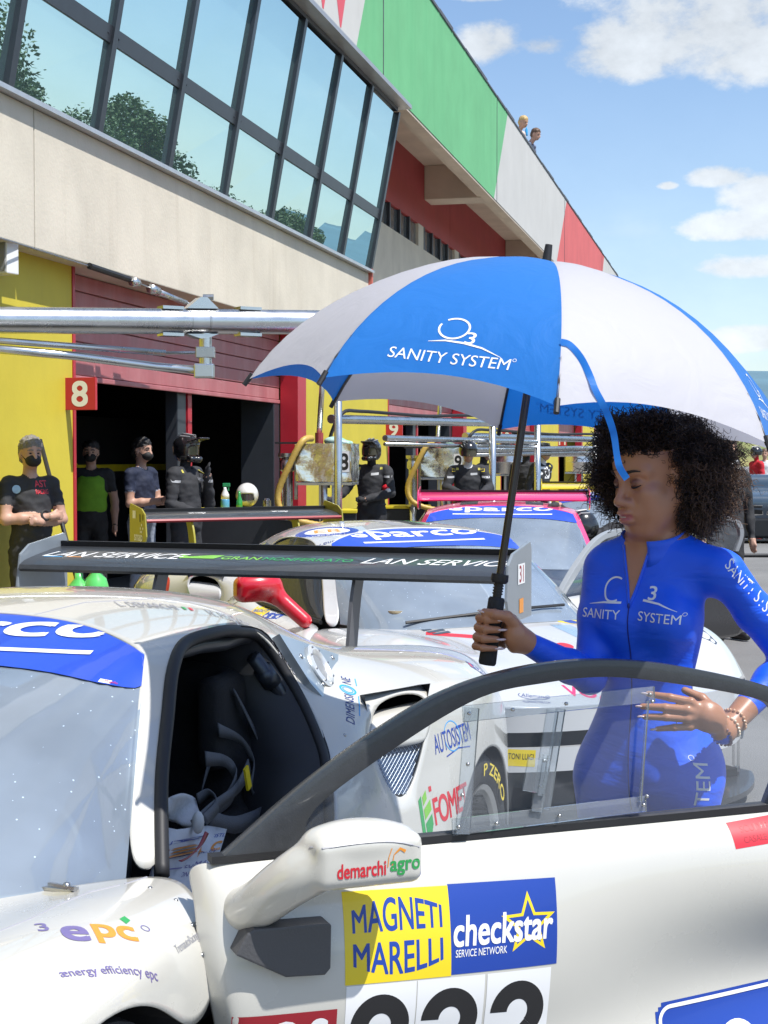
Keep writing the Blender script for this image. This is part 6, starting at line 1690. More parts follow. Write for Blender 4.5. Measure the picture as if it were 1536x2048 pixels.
    for i in range(41):
        t = i / 40; a = R(118 + 30 + (360 - 62) * t)     # 90 = straight ahead in body frame; the gap sits over the zip
        fr_ = max(0, math.sin(a)); lift = .004 + .012 * (abs(t - .5) * 2) ** 6
        for j, (rr, hz) in enumerate(((.0665, -.030), (.064, -.006), (.0625, .014), (.0645 + lift * .6, .030))):
            rows[j].append(B(-.002 + rr * math.cos(a) * 1.04, -.008 + rr * math.sin(a) * .96, 1.399 + hz - .022 * fr_ + .010 * max(0, -math.sin(a))))
    M_suit = mat('suit_blue', (.004, .100, .80), .4, sheen=.3, bump=.1, bscale=30)
    MB().grid(rows).build('collar', M_suit, root, smooth=True, solid=.004)
    # zip edges and puller
    q = MB()
    for s in (-1, 1):
        pts = []
        for i in range(12):
            zz_ = 1.395 - (1.395 - vb) * i / 11; o = B(-.026 + s * (zz_ - vb) / (vt - vb) * .036, .4, zz_); hh = bv.ray_cast(o, -F)
            if hh[0]: pts.append(hh[0] + F * .001)
        q.tube(pts, .0035, 6)
    q.build('zip_edge', M_suit, root, smooth=True)
    pts = []
    for i in range(40):
        hh = bv.ray_cast(B(-.026, .4, vb - .012 * i), -F)
        if hh[0]: pts.append(hh[0] + F * .0006)
    q = MB(); q.tube(pts, .0014, 5); q.ell(pts[0] + F * .003, (.003, .003, .007), nu=6, nv=5); q.build('zip', mat('zip_navy', (.01, .02, .20), .4), root)
    # ---- print on the suit
    D = Decal().text('SANITY', -.066, 0, w=.098, h=.021).text('SYSTEM', .072, -.003, w=.098, h=.021, rot=R(-3)).ring(-.042, .055, .028, .028, .004, 0, 60, 300).text('3', .050, .050, h=.030, w=.018, bold=.012)
    D.line([(-.10, .020), (-.06, .026), (-.018, .027)], [.001, .004, .005]).line([(.030, .034), (.07, .028), (.112, .012)], [.005, .004, .001]).ring(.126, .006, .004, .004, .001)
    D.build('lettering', [INK['white']], root, B(-.026, .2, 1.242), Lf, Z, bv, off=.0008, maxe=.012)
    def surf(px, py):
        o = Vector((0, 0, CAM_H)) - OX; d = ray_px(px, py).normalized(); hh = bv.ray_cast(o, d); return hh
    hh = surf(1405, 1600)
    if hh[0]: Decal().text('SANITY SYSTEM', -.10, 0, w=.36, h=.036, bold=.0).ring(.09, .018, .006, .006, .0012).build('lettering', [INK['white']], root, hh[0], (.10, 0.05, 1), (-.75, -.65, .08), bv, off=.0008, maxe=.015)
    hh = surf(1500, 1190)
    if hh[0]: Decal().text('SANITY SYSTEM', 0, 0, w=.20, h=.020, bold=.0).build('lettering', [INK['white']], root, hh[0] + Vector((.012, 0, 0)), (.62, .1, -.75), (.75, -.4, .5), bv, off=.0008, maxe=.015)
    # ---- nails, bracelets, ring
    M_nail = mat('nail_pale', (.72, .55, .55), .15, coat=.6)
    for (a, b_) in tips:
        d = (b_ - a); MB().ell((a + b_) / 2, (max(d.length * .62, .008), .0042, .0028), d.to_track_quat('X', 'Z').to_matrix(), 10, 6).build('fingernail', M_nail, root, smooth=True)
    for k, (t, m) in enumerate(((.02, (.75, .62, .45)), (.045, (.6, .35, .2)), (-.012, (.25, .12, .12)))):
        c = lW + (lE - lW).normalized() * t; ax = (lE - lW).normalized(); rot = ax.to_track_quat('Z', 'Y').to_matrix(); q = MB()
        for i in range(20): q.ell(c + rot @ Vector((.0285 * math.cos(i * .314), .0285 * math.sin(i * .314), .002 * math.sin(i))), (.004,) * 3, nu=6, nv=4)
        q.build('bracelet', mat('beads%d' % k, m, .3, coat=.5), root, smooth=True)
    c = kn[2].lerp(tp[2], .25); d = (tp[2] - kn[2]).normalized(); rot = d.to_track_quat('Z', 'Y').to_matrix(); q = MB(); q.tube([c + rot @ Vector((.0108 * math.cos(i * .4), .0108 * math.sin(i * .4), 0)) for i in range(17)], .0014, 5); q.build('ring', M_steel, root)
    # ---- eyes, lashes, brows
    for s in (-1, 1):
        arc = [Hp(.0905 - .0100 * (t ** 2), s * .032 + t * .0175, -.0045 - .0040 * (1 - t * t)) for t in [i / 6 - 1 for i in range(13)]]
        MB().tube(arc, [.0010 + .0014 * math.sin(math.pi * i / 12) for i in range(13)], 6).build('eyelashes', mat('lash', (.008, .006, .006), .5), root)
        br = [Hp(.0975 - .018 * (i / 8) ** 2.2, s * (.012 + .042 * i / 8), .0215 + .008 * math.sin(i / 8 * 2.4)) for i in range(9)]
        MB().tube(br, [.0022, .0034, .0036, .0036, .0034, .003, .0025, .0018, .001], 6).build('eyebrow', mat('brow', (.025, .014, .010), .7), root, smooth=True)
    MB().ell(Hp(.1045, 0, -.0722), (.009, .0135, .0022), Matrix(HR.tolist()), 10, 6).build('teeth', mat('teeth', (.6, .58, .54), .3), root, smooth=True)
    # ---- hair: a dark core and thousands of corkscrew curls
    hc = Vector((.648, 3.545, 1.572)) - OX
    core = sdf_obj('hair', [ell(hc + Vector((.012, .03, 0)), (.140, .130, .118), k=.03), ell(hc + Vector((.060, .0, -.055)), (.085, .10, .075), k=.04), ell(Hp(-.005, -.01, .078), (.10, .088, .05), HR, k=.03), dict(ell(Hp(.105, .015, -.033), (.105, .080, .100), HR, k=.02), sub=True), dict(ell(Hp(.06, .045, -.10), (.09, .055, .10), HR, k=.03), sub=True)], .008, mat('hair_core', (.009, .006, .005), .9), root)
    M_h = [mat('hair_black', (.020, .013, .011), .5, spec=.3), mat('hair_brown', (.045, .027, .019), .5, spec=.3), mat('hair_pale_sunlit', (.12, .07, .045), .55, spec=.3)]  # the palest one paints sunlight into whole curls
    rnd = random.Random(21); q = MB(); cnt = 0
    rad = Vector((.176, .165, .146))
    while cnt < 9000:
        d = Vector((rnd.gauss(0, 1), rnd.gauss(0, 1), rnd.gauss(0, 1))).normalized()
        cl_ = 1 + .16 * mnoise.noise(d * 2.6 + Vector((3.1, 0, 1.7))) + .10 * mnoise.noise(d * 6.0)
        wz = 1.0 - .20 * max(0, d.z) ** 1.5 + .07 * max(0, -d.z)
        tip = hc + Vector((d.x * rad.x * wz, d.y * rad.y * wz, d.z * rad.z)) * cl_ * rnd.uniform(.78, 1.0 + .07 * abs(rnd.gauss(0, 1))) * (1.14 if rnd.random() < .035 else 1)
        low = max(0, -d.z); tip += Vector((.028 * low if d.x > -.2 else 0, 0, -.026 * low))
        if tip.z > 1.715 - .16 * (tip.x + .0): tip.z = 1.715 - .16 * tip.x - rnd.uniform(0, .03)
        rootp = hc + Vector((d.x * .085, d.y * .085 + .01, d.z * .085 + .01))
        def face(p):
            v = p - HC; f, l, z_ = v.dot(fz), v.dot(lh), v.dot(zz)
            if f > -.005 and -.068 < l < .30 and z_ < .058 - .25 * max(0, .02 - f) : 
                # open face: everything in front of the ear, below the hairline
                return (f > .012 + .10 * max(0, z_ - .02)) 
            return False
        if face(tip) or face(rootp.lerp(tip, .6)) or face(rootp.lerp(tip, .8)): continue
        cv = tip - Vector((0, 0, 0)); v = tip - HC
        if tip.z < 1.435 + rnd.uniform(-.03, .0) and tip.x < .09: continue
        n = rnd.randint(15, 20); ln = (tip - rootp); t0 = rnd.uniform(.35, .55)
        ax = ln.normalized(); u = ax.cross(Vector((rnd.gauss(0, 1), rnd.gauss(0, 1), rnd.gauss(0, 1)))).normalized(); w = ax.cross(u)
        turns = rnd.uniform(2.2, 4.2); rc = rnd.uniform(.0035, .0085); ph = rnd.uniform(0, 6.28); pts = []
        bend = Vector((rnd.gauss(0, .012), rnd.gauss(0, .012), rnd.gauss(0, .010) - .008))
        for i in range(n):
            t = i / (n - 1); s = t0 + (1 - t0) * t
            a = ph + turns * 6.28 * t; r_ = rc * (.4 + .6 * t)
            pts.append(rootp + ln * s + bend * t * t + (u * math.cos(a) + w * math.sin(a)) * r_)
        q.mi(2 if (d.x > .2 and d.z < .1 and rnd.random() < .6) or rnd.random() < .06 else (1 if rnd.random() < .4 else 0))  # palest curls low on the right imitate sunlight; a few more at random
        q.tube(pts, [rnd.uniform(.0007, .0013) * (1 - .45 * i / n) for i in range(n)], 3, False); cnt += 1
    # hairline: short curls that start on the scalp above the forehead
    for _ in range(1500):
        a = rnd.uniform(-1.45, 1.45); zl = rnd.uniform(.060, .112); ff = math.cos(a); ll = math.sin(a)
        rp = Hp(-.012 + ff * (.096 - .5 * (zl - .06)), ll * (.076 - .3 * (zl - .06)), zl)
        ax = (fz * ff * .7 + lh * ll + zz * rnd.uniform(.4, 1.3) + Vector((rnd.gauss(0, .35), rnd.gauss(0, .35), rnd.gauss(0, .3)))).normalized()
        ln = ax * rnd.uniform(.035, .075); u = ax.cross(Vector((rnd.gauss(0, 1), rnd.gauss(0, 1), rnd.gauss(0, 1)))).normalized(); w = ax.cross(u)
        n = 14; turns = rnd.uniform(1.6, 3.2); rc = rnd.uniform(.003, .007); ph = rnd.uniform(0, 6.28)
        pts = [rp + ln * (i / (n - 1)) + (u * math.cos(ph + turns * 6.28 * i / (n - 1)) + w * math.sin(ph + turns * 6.28 * i / (n - 1))) * rc * (.3 + .7 * i / n) for i in range(n)]
        if any(p.z > 1.74 for p in pts): continue
        q.mi(0 if rnd.random() < .6 else 1); q.tube(pts, [.0015 * (1 - .4 * i / n) for i in range(n)], 3, False)
    q.build('curls', M_h, core, smooth=True, recalc=False)['kind'] = 'stuff'
woman()
# ------------------------------------------------------------------ people in the pit lane
SKIN = mat('skin_light', (.50, .29, .21), .5, var=.1, vscale=20)
def cloth(name, col, rough=.8): return mat(name, col, rough, var=.18, vscale=9, bump=.25, bscale=14)
C_black = cloth('cloth_black', (.026, .026, .029)); C_navy = cloth('cloth_navy', (.012, .018, .045)); C_suit = cloth('race_suit_black', (.030, .031, .036), .85)
C_green = cloth('vest_green', (.22, .48, .03)); C_jean = cloth('jeans_grey', (.30, .34, .42)); C_red = cloth('race_suit_red', (.55, .015, .03)); C_white = cloth('shirt_white', (.62, .62, .64)); C_shoe = mat('shoe_black', (.02, .02, .02), .5)
H_grey = mat('hair_grey', (.22, .20, .18), .7, var=.35, vscale=60, bump=.5, bscale=90); H_dark = mat('hair_dark', (.015, .012, .011), .5, var=.2, vscale=60, bump=.5, bscale=90); H_blond = mat('hair_blond', (.55, .38, .16), .6, var=.3, vscale=60); H_brown = mat('hair_brownish', (.12, .07, .045), .6, var=.3, vscale=60)
M_mask = mat('mask_black', (.012, .012, .013), .7)
M_helm = mat('helmet_black', (.012, .012, .014), .22, coat=.8); M_visor = mat('visor_smoke', (.05, .045, .045), .08, coat=1); M_helmw = mat('helmet_white', (.68, .68, .67), .3, coat=.8)
def person(px, py, D, yaw, label, top, legs, hair=H_dark, h=1.76, arms=None, belly=0.0, lean=0.0, vox=.014, head_yaw=0.0, head_pitch=0.0, sleeves=True, gloves=None, base_z=0.0, helmet=None, mask=False, crop=None, group=None, base=None, skin=SKIN, hood=None, bulk=0.0):
    """px, py = photo position of the head centre; D = distance. Body faces -Y at yaw 0 (toward the camera); +yaw turns to the photo's right"""
    s = h / 1.76
    hp = at(px, py, D)
    if base is None: base = Vector((hp.x, hp.y, base_z))
    e = empty('person', base, yaw, label, 'person', group)
    def P(x, y, z): return np.array((x, y, z)) * s
    ML = [top, legs, skin, hair, C_shoe, gloves or skin, hood or skin]        # 0 top 1 legs 2 skin 3 hair 4 shoes 5 hands 6 neck
    ln = np.array((0, -math.sin(lean), math.cos(lean) - 1))
    def U(x, y, z):                 # upper body point bent forward about the hips
        zz = z - .95; return np.array((x, y * math.cos(lean) - zz * math.sin(lean), .95 + zz * math.cos(lean) + y * math.sin(lean) * -1 * 0)) * s
    pr = []
    pr += [ell(P(0, 0, .94), P(.165, .118, .12), k=.06, tag=1), ell(U(0, -.01 - belly * .6, 1.08), P(.155, .118 + belly, .15), k=.08, tag=0), ell(U(0, 0, 1.28), P(.175, .122, .18), k=.08, tag=0), cap(U(-.165, .01, 1.425), .06 * s, U(.165, .01, 1.425), .06 * s, k=.05, tag=0)]
    for g in (-1, 1):
        pr += [cap(P(g * .09, .0, .88), .088 * s, P(g * .105, -.015, .50), .062 * s, k=.05, tag=1), cap(P(g * .105, -.015, .50), .06 * s, P(g * .11, .02, .11), .05 * s, k=.03, tag=1), cap(P(g * .11, .05, .05), .045 * s, P(g * .13, -.14, .042), .036 * s, k=.02, tag=4)]
    hd = np.array((0, 0, 1.655))
    hz = U(0, -.015, 1.655)
    Rm = np.array(Matrix.Rotation(head_yaw, 3, 'Z') @ Matrix.Rotation(head_pitch, 3, 'X'))
    def Hd(x, y, z): return hz + Rm @ (np.array((x, y, z)) * s)
    pr += [cap(U(0, .015, 1.45), .055 * s, Hd(0, .015, -.07), .052 * s, k=.03, tag=6 if hood else 2)]
    pr += [ell(Hd(0, .005, .02), P(.076, .097, .105), Rm, k=.02, tag=2), ell(Hd(0, -.035, -.05), P(.057, .062, .065), Rm, k=.03, tag=2), cap(Hd(0, -.092, .0), .013 * s, Hd(0, -.108, -.032), .015 * s, k=.012, tag=2), cap(Hd(0, -.085, -.068), .012 * s, Hd(0, -.082, -.072), .012 * s, k=.01, tag=2)]
    for g in (-1, 1): pr += [ell(Hd(g * .077, .012, -.01), P(.012, .02, .032), Rm, k=.005, tag=2), cap(Hd(g * .012, -.086, .018), .012 * s, Hd(g * .045, -.074, .02), .012 * s, k=.015, tag=2), dict(ell(Hd(g * .032, -.092, .0), P(.015, .014, .011), Rm, k=.01), sub=True)]
    if not helmet:
        pr += [ell(Hd(0, .012, .060), P(.084, .100, .080), Rm, k=.01, tag=3), ell(Hd(0, .050, .0), P(.079, .066, .090), Rm, k=.01, tag=3)]
    arms = arms or {}
    for g, nm in ((1, 'l'), (-1, 'r')):
        S = U(g * .195, .01, 1.415)
        E_, W_ = [np.array(v) * s for v in arms.get(nm, ((g * .245, .03, 1.13), (g * .25, -.03, .87)))]
        tg = 0 if sleeves else 2
        pr += [cap(S, .056 * s, S + (E_ - S) * .55, .05 * s, k=.03, tag=0), cap(S + (E_ - S) * .55, .048 * s, E_, .043 * s, k=.02, tag=tg), cap(E_, .043 * s, E_ + (W_ - E_) * .35, .044 * s, k=.02, tag=tg), cap(E_ + (W_ - E_) * .35, .043 * s, W_, .028 * s, k=.02, tag=tg)]
        d = (W_ - E_); d = d / np.linalg.norm(d); sd = np.cross(d, (0, 0, 1.0)); sd = sd / (np.linalg.norm(sd) + 1e-6); up = np.cross(sd, d)
        hand_dir = arms.get(nm + 'h'); hd_ = np.array(hand_dir) / np.linalg.norm(hand_dir) if hand_dir else d
        pc = W_ + hd_ * .05 * s
        pr += [cap(W_, .029 * s, pc, .032 * s, k=.015, tag=5)]
        for q in range(4):
            o = up * (.027 - .018 * q) * s; m = pc + o + hd_ * .035 * s; t = m + (hd_ * .8 + sd * -.35 * g) * (.034 if q in (1, 2) else .026) * s
            pr += [cap(pc + o, .0115 * s, m, .011 * s, k=.004, tag=5), cap(m, .011 * s, t, .009 * s, k=.004, tag=5)]
        pr += [cap(W_ + up * .015 * s, .014 * s, pc + up * .045 * s + hd_ * .01 * s, .011 * s, k=.006, tag=5)]
    V, Q, T = sdf_mesh(pr, vox)
    body = mesh_np('body', V, Q, ML, e, np.median(T[Q], 1).astype(int).tolist())
    # folds in the cloth, tufts in the hair
    me = body.data; me.update(); sx = random.uniform(0, 20)
    NV = np.empty(len(me.vertices) * 3, np.float32); me.vertices.foreach_get('normal', NV); NV = NV.reshape(-1, 3); V2 = V.copy()
    for i_, tg in enumerate(T):
        if tg in (0, 1):
            x_, y_, z_ = V[i_]; V2[i_] += NV[i_] * (bulk + mnoise.noise((x_ * 9 + sx, y_ * 9, z_ * 15 + 3 * x_)) * .011 + mnoise.noise((x_ * 24, y_ * 24 + sx, z_ * 30)) * .005)
        elif tg == 3: x_, y_, z_ = V[i_]; V2[i_] += NV[i_] * (.004 + .012 * mnoise.noise((x_ * 38, y_ * 38, z_ * 38)) + .008 * mnoise.noise((x_ * 75, y_ * 75, z_ * 75)))
    me.vertices.foreach_set('co', V2.astype(np.float32).ravel()); me.update()
    rot = Matrix(Rm.tolist())
    def HV(x, y, z): return Vector(Hd(x, y, z))
    if not helmet:
        for g in (-1, 1):
            MB().ell(HV(g * .031, -.082, .002), (.011, .008, .006), rot, 8, 5).build('eye', mat('eye_dark', (.03, .022, .02), .3), e, smooth=True)
            MB().tube([HV(g * .014, -.098, .026), HV(g * .034, -.094, .030), HV(g * .052, -.076, .024)], .005, 5).build('eyebrow', hair, e)
    if mask:
        sdf_obj('face_mask', [ell(Hd(0, -.055, -.052), P(.062, .066, .052), Rm, k=.01), cap(Hd(.06, -.04, -.04), .006, Hd(.082, .01, .0), .005, k=.01), cap(Hd(-.06, -.04, -.04), .006, Hd(-.082, .01, .0), .005, k=.01)], .008, M_mask, e)
    if bulk and top is C_suit:       # piping and patches on the race suits
        bvh_ = bvh_of(body)
        for g in (-1, 1):
            Decal().rect(-.016, .016, -.05, .05, 0, 2, 4).build('shoulder_piping', [mat('piping_yellow', (.5, .45, .08), .6)], e, Vector(U(g * .14, -.35, 1.40)), (1, 0, 0), (0, -.3, 1), bvh_, off=.008)
            Decal().rect(-.05, .05, -.012, .012, 0, 3, 1).build('sleeve_patch', [mat('patch_grey', (.42, .43, .45), .6)], e, Vector(U(g * .225, -.30, 1.30)), (1, 0, 0), (0, -.2, 1), bvh_, off=.008)
        Decal().rect(-.045, .045, -.014, .014, 0, 3, 1).build('chest_patch', [MATS['patch_grey']], e, Vector(U(.07, -.4, 1.32)), (1, 0, 0), (0, -.2, 1), bvh_, off=.008)
        MB().tube([Vector(U(.172 * math.cos(t), .128 * math.sin(t), 1.0)) for t in [k * .524 for k in range(13)]], .017, 6, False).build('belt', C_shoe, e, smooth=True)
    if helmet:
        hm = {'cross': M_helm, 'bike': M_helm, 'white': M_helmw}[helmet]
        hpz = [ell(Hd(0, .01, .035), P(.122, .143, .128), Rm, k=.02), dict(rbox(Hd(0, -.13, -.005), P(.085, .06, .042), .03, Rm, k=.02), sub=True)]
        if helmet == 'cross': hpz += [ell(Hd(0, .01, -.03), P(.118, .130, .10), Rm, k=.03), cap(Hd(-.07, -.10, -.085), .030 * s, Hd(.07, -.10, -.085), .030 * s, k=.03), cap(Hd(0, -.125, -.085), .034 * s, Hd(0, -.135, -.09), .034 * s, k=.03), rbox(Hd(0, -.145, .105), P(.085, .075, .009), .008, np.array(rot @ Matrix.Rotation(R(-14), 3, 'X')), k=.03), dict(rbox(Hd(0, -.14, -.01), P(.085, .09, .045), .03, Rm, k=.015), sub=True), dict(ell(Hd(0, 0, -.15), P(.09, .11, .06), Rm, k=.02), sub=True)]
        else: hpz += [dict(rbox(Hd(0, 0, -.13), P(.2, .2, .09), .02, Rm, k=.01), sub=True), dict(rbox(Hd(0, -.14, -.03), P(.10, .09, .06), .03, Rm, k=.015), sub=True)]
        ho = sdf_obj('helmet', hpz, .009, hm, e)
        vz = MB(); n = 9
        rows = [[HV(.118 * math.sin(t), .01 - .128 * math.cos(t), zz_) for t in [(-1 + 2 * k / n) * .95 for k in range(n + 1)]] for zz_ in (-.045, .0, .042)]
        vz.grid(rows).build('visor', M_visor, ho, smooth=True)
        st = MB()
        for g in (-1, 1):
            st.tube([HV(g * .05, -.07, .135), HV(g * .075, .03, .145), HV(g * .06, .11, .10)], .007, 5); st.tube([HV(g * .02, -.09, .15), HV(g * .025, .03, .168), HV(g * .02, .11, .135)], .006, 5)
        st.build('helmet_vents', mat('vent_grey', (.28, .28, .29), .4), ho)
    return e, body, U, Hd, s

def crew():
    # grey-haired man with folded arms
    e, b, U, Hd, s = person(60, 920, 11.6, R(40), 'grey haired man in black T-shirt and mask with folded arms by yellow wall', C_black, C_black, H_grey, arms=dict(l=((.24, -.06, 1.14), (-.02, -.21, 1.13)), r=((-.24, -.06, 1.15), (.06, -.22, 1.17)), lh=(-1, -.1, .15), rh=(1, .15, .1)), belly=.035, vox=.009, head_yaw=R(-8), sleeves=False, mask=True, h=1.72)
    bv = bvh_of(b)
    Decal().text('AST', 0, .03, w=.11, h=.05, bold=.02).text('RACING', 0, -.03, w=.12, h=.035, bold=.02).build('shirt_print', [INK['red']], e, (.05, -.3, 1.36), (1, 0, 0), (0, 0, 1), bv, off=.004, maxe=.03)
    Decal().disc(0, 0, .032, .032, 0).build('shirt_badge', [mat('badge_blue', (.35, .5, .62), .5)], e, (-.20, -.2, 1.35), (1, -.4, 0), (0, 0, 1), bv, off=.004)
    MB().tube([Vector((.02 + .034 * math.cos(a), -.21 + .034 * math.sin(a) * .4, 1.155 + .034 * math.sin(a))) for a in [k * .52 for k in range(13)]], .010, 6).build('wristwatch', M_black, e)
    # man in green vest
    e, b, U, Hd, s = person(182, 926, 16.2, R(5), 'man in lime green mesh vest and black mask standing in garage doorway', C_black, C_black, H_dark, vox=.011, sleeves=False, mask=True, h=1.74)
    sdf_obj('mesh_vest', [ell(U(0, -.005, 1.27), (.185, .138, .19), k=.03), ell(U(0, -.01, 1.08), (.168, .132, .13), k=.06), dict(rbox(U(0, 0, 1.50), (.085, .2, .10), .05, k=.02), sub=True), dict(rbox(U(.21, 0, 1.36), (.06, .2, .14), .05, k=.02), sub=True), dict(rbox(U(-.21, 0, 1.36), (.06, .2, .14), .05, k=.02), sub=True)], .012, C_green, e)
    # navy T-shirt man with phone
    e, b, U, Hd, s = person(283, 926, 15.6, R(62), 'man in navy T-shirt and grey jeans looking at a phone', C_navy, C_jean, H_dark, vox=.010, sleeves=False, mask=True, head_pitch=R(0), arms=dict(l=((.20, -.05, 1.13), (.10, -.30, 1.16)), r=((-.22, -.02, 1.12), (-.05, -.30, 1.15)), lh=(-.3, -1, .25), rh=(.3, -1, .25)))
    ph = empty('mobile_phone', e.location + Matrix.Rotation(R(62), 3, 'Z') @ Vector((.02, -.41, 1.20)), R(62), 'dark mobile phone held by the man in navy T-shirt', 'phone')
    MB().box((0, 0, .0), (.036, .07, .004), Matrix.Rotation(R(-35), 3, 'X')).build('case', M_black, ph, bevel=.003)
    sg = MB(); 
    # black-suited mechanic with crossed helmet
    e, b, U, Hd, s = person(372, 934, 15.2, R(62), 'mechanic in black race suit and peaked helmet, turned sideways in front of garage', C_suit, C_suit, H_dark, vox=.011, helmet='cross', bulk=.014, hood=C_suit, gloves=C_suit, arms=dict(l=((.23, -.12, 1.12), (.05, -.22, 1.42)), r=((-.26, .0, 1.13), (-.10, -.25, 1.02)), lh=(-.2, -.3, 1)))
    # mechanic leaning on the counter
    e, b, U, Hd, s = person(743, 948, 19.0, R(-14), 'mechanic in black race suit and helmet with red armband behind the counter', C_suit, C_suit, H_dark, vox=.013, helmet='cross', bulk=.014, hood=C_suit, gloves=C_black, arms=dict(l=((.27, -.06, 1.14), (-.02, -.26, 1.06)), r=((-.30, -.08, 1.18), (-.42, -.30, 1.06)), lh=(-1, -.2, 0), rh=(-.6, -1, -.1)))
    MB().tube([(.205, -.04, 1.22), (.225, -.07, 1.17)], .062, 12).build('armband', INK['red'], e, smooth=True); MB().tube([(.225, -.07, 1.17), (.245, -.09, 1.13)], .058, 12).build('armband', M_print, e, smooth=True)
    # two behind the pink car
    e, b, U, Hd, s = person(934, 962, 19.8, R(3), 'mechanic in black race suit, open helmet and goggles resting both hands on pink car', C_suit, C_suit, H_dark, vox=.013, helmet='bike', bulk=.014, hood=C_white, gloves=C_shoe, lean=R(12), arms=dict(l=((.28, -.16, 1.20), (.12, -.45, 1.10)), r=((-.28, -.16, 1.20), (-.10, -.45, 1.10)), lh=(-.1, -1, -.5), rh=(.1, -1, -.5)))
    bv = bvh_of(b)
    for g in (-1, 1): Decal().rect(-.02, .02, -.035, .035, 0, 1, 2).build('shoulder_flash', [INK['yellow']], e, (g * .19, -.35, 1.38), (1, 0, 0), (0, -.3, 1), bv, off=.006)
    e, b, U, Hd, s = person(968, 956, 21.5, R(70), 'mechanic in black race suit and helmet looking right, behind the goggled one', C_suit, C_suit, H_dark, vox=.014, helmet='bike', bulk=.014, hood=C_suit, gloves=C_shoe)
    e, b, U, Hd, s = person(1077, 958, 24.5, R(50), 'mechanic in black and white vest with white balaclava and black helmet', C_suit, C_suit, H_dark, vox=.015, helmet='bike', bulk=.014, hood=C_white, gloves=C_white, lean=R(8))
    bv = bvh_of(b); Decal().rect(-.09, .09, -.06, .06, 0, 2, 2).text('K', 0, 0, h=.08, m=1, bold=.04).rect(-.08, .08, .09, .13, 0, 2, 1).build('shirt_print', [INK['white'], INK['black']], e, (-.05, -.4, 1.30), (1, 0, 0), (0, 0, 1), bv, off=.006)
    e, b, U, Hd, s = person(1052, 958, 25.2, R(160), 'mechanic with round black helmet seen from behind, beside the white balaclava', C_suit, C_suit, H_dark, vox=.015, helmet='bike', bulk=.014, hood=C_suit, gloves=C_shoe)
    # helper leaning into the pink car
    hp = at(1165, 1056, 11.9)
    e, b, U, Hd, s = person(1165, 1056, 11.9, R(-62), 'helper in black suit and peaked helmet bending into pink car', C_suit, C_suit, H_dark, vox=.012, helmet='cross', bulk=.014, hood=C_suit, gloves=C_black, h=1.5, lean=R(68), base=Vector((hp.x + .50, hp.y + .265, 0)), head_yaw=R(-15), head_pitch=R(30), arms=dict(l=((.30, -.58, 1.00), (.22, -.80, .95)), r=((-.27, -.62, 1.28), (-.22, -.80, 1.42)), rh=(.2, -1, -.1)))
    # far right
    person(1512, 976, 34.0, R(-75), 'marshal in red overalls and dark helmet at the right edge', C_red, C_red, H_dark, vox=.018, helmet='bike', bulk=.012, hood=C_red, gloves=C_black)
    person(1529, 981, 40.0, R(-20), 'man in white shirt and dark trousers behind the red marshal', C_white, C_navy, H_brown, vox=.02, sleeves=False)
    person(1452, 950, 13.2, R(20), 'man in black clothes mostly hidden behind the curly hair', C_black, C_black, H_dark, vox=.013)
    # two spectators leaning over the roof edge
    for (px, py, D, hr, top, lab, yw) in ((1043, 250, 38.6, H_blond, cloth('top_cream', (.6, .5, .45)), 'blond spectator looking down over the roof parapet', R(50)), (1063, 274, 40.6, H_brown, cloth('top_bluegrey', (.22, .26, .38)), 'spectator in blue grey top leaning over the roof parapet', R(60))):
        hp = at(px, py, D); person(px, py, D, yw, lab, top, C_navy, hr, vox=.018, lean=R(30), h=(hp.z - 8.1) / .86, base=Vector((hp.x - .29, hp.y + .22, 8.1)), head_pitch=R(15), sleeves=False, arms=dict(l=((.27, -.22, 1.06), (.12, -.36, .98)), r=((-.27, -.22, 1.06), (-.12, -.36, .98))))
    p = at(1053, 262, 39.4); bt = empty('water_bottle', p, 0, 'small blue water bottle held up between the two roof spectators', 'bottle')
    MB().lathe([(.03, -.12), (.035, -.1), (.035, .03), (.014, .07), (.014, .1), (0, .1)], (0, 0, 0), 10).build('body', mat('bottle_blue', (.05, .35, .7), .2), bt, smooth=True)
crew()

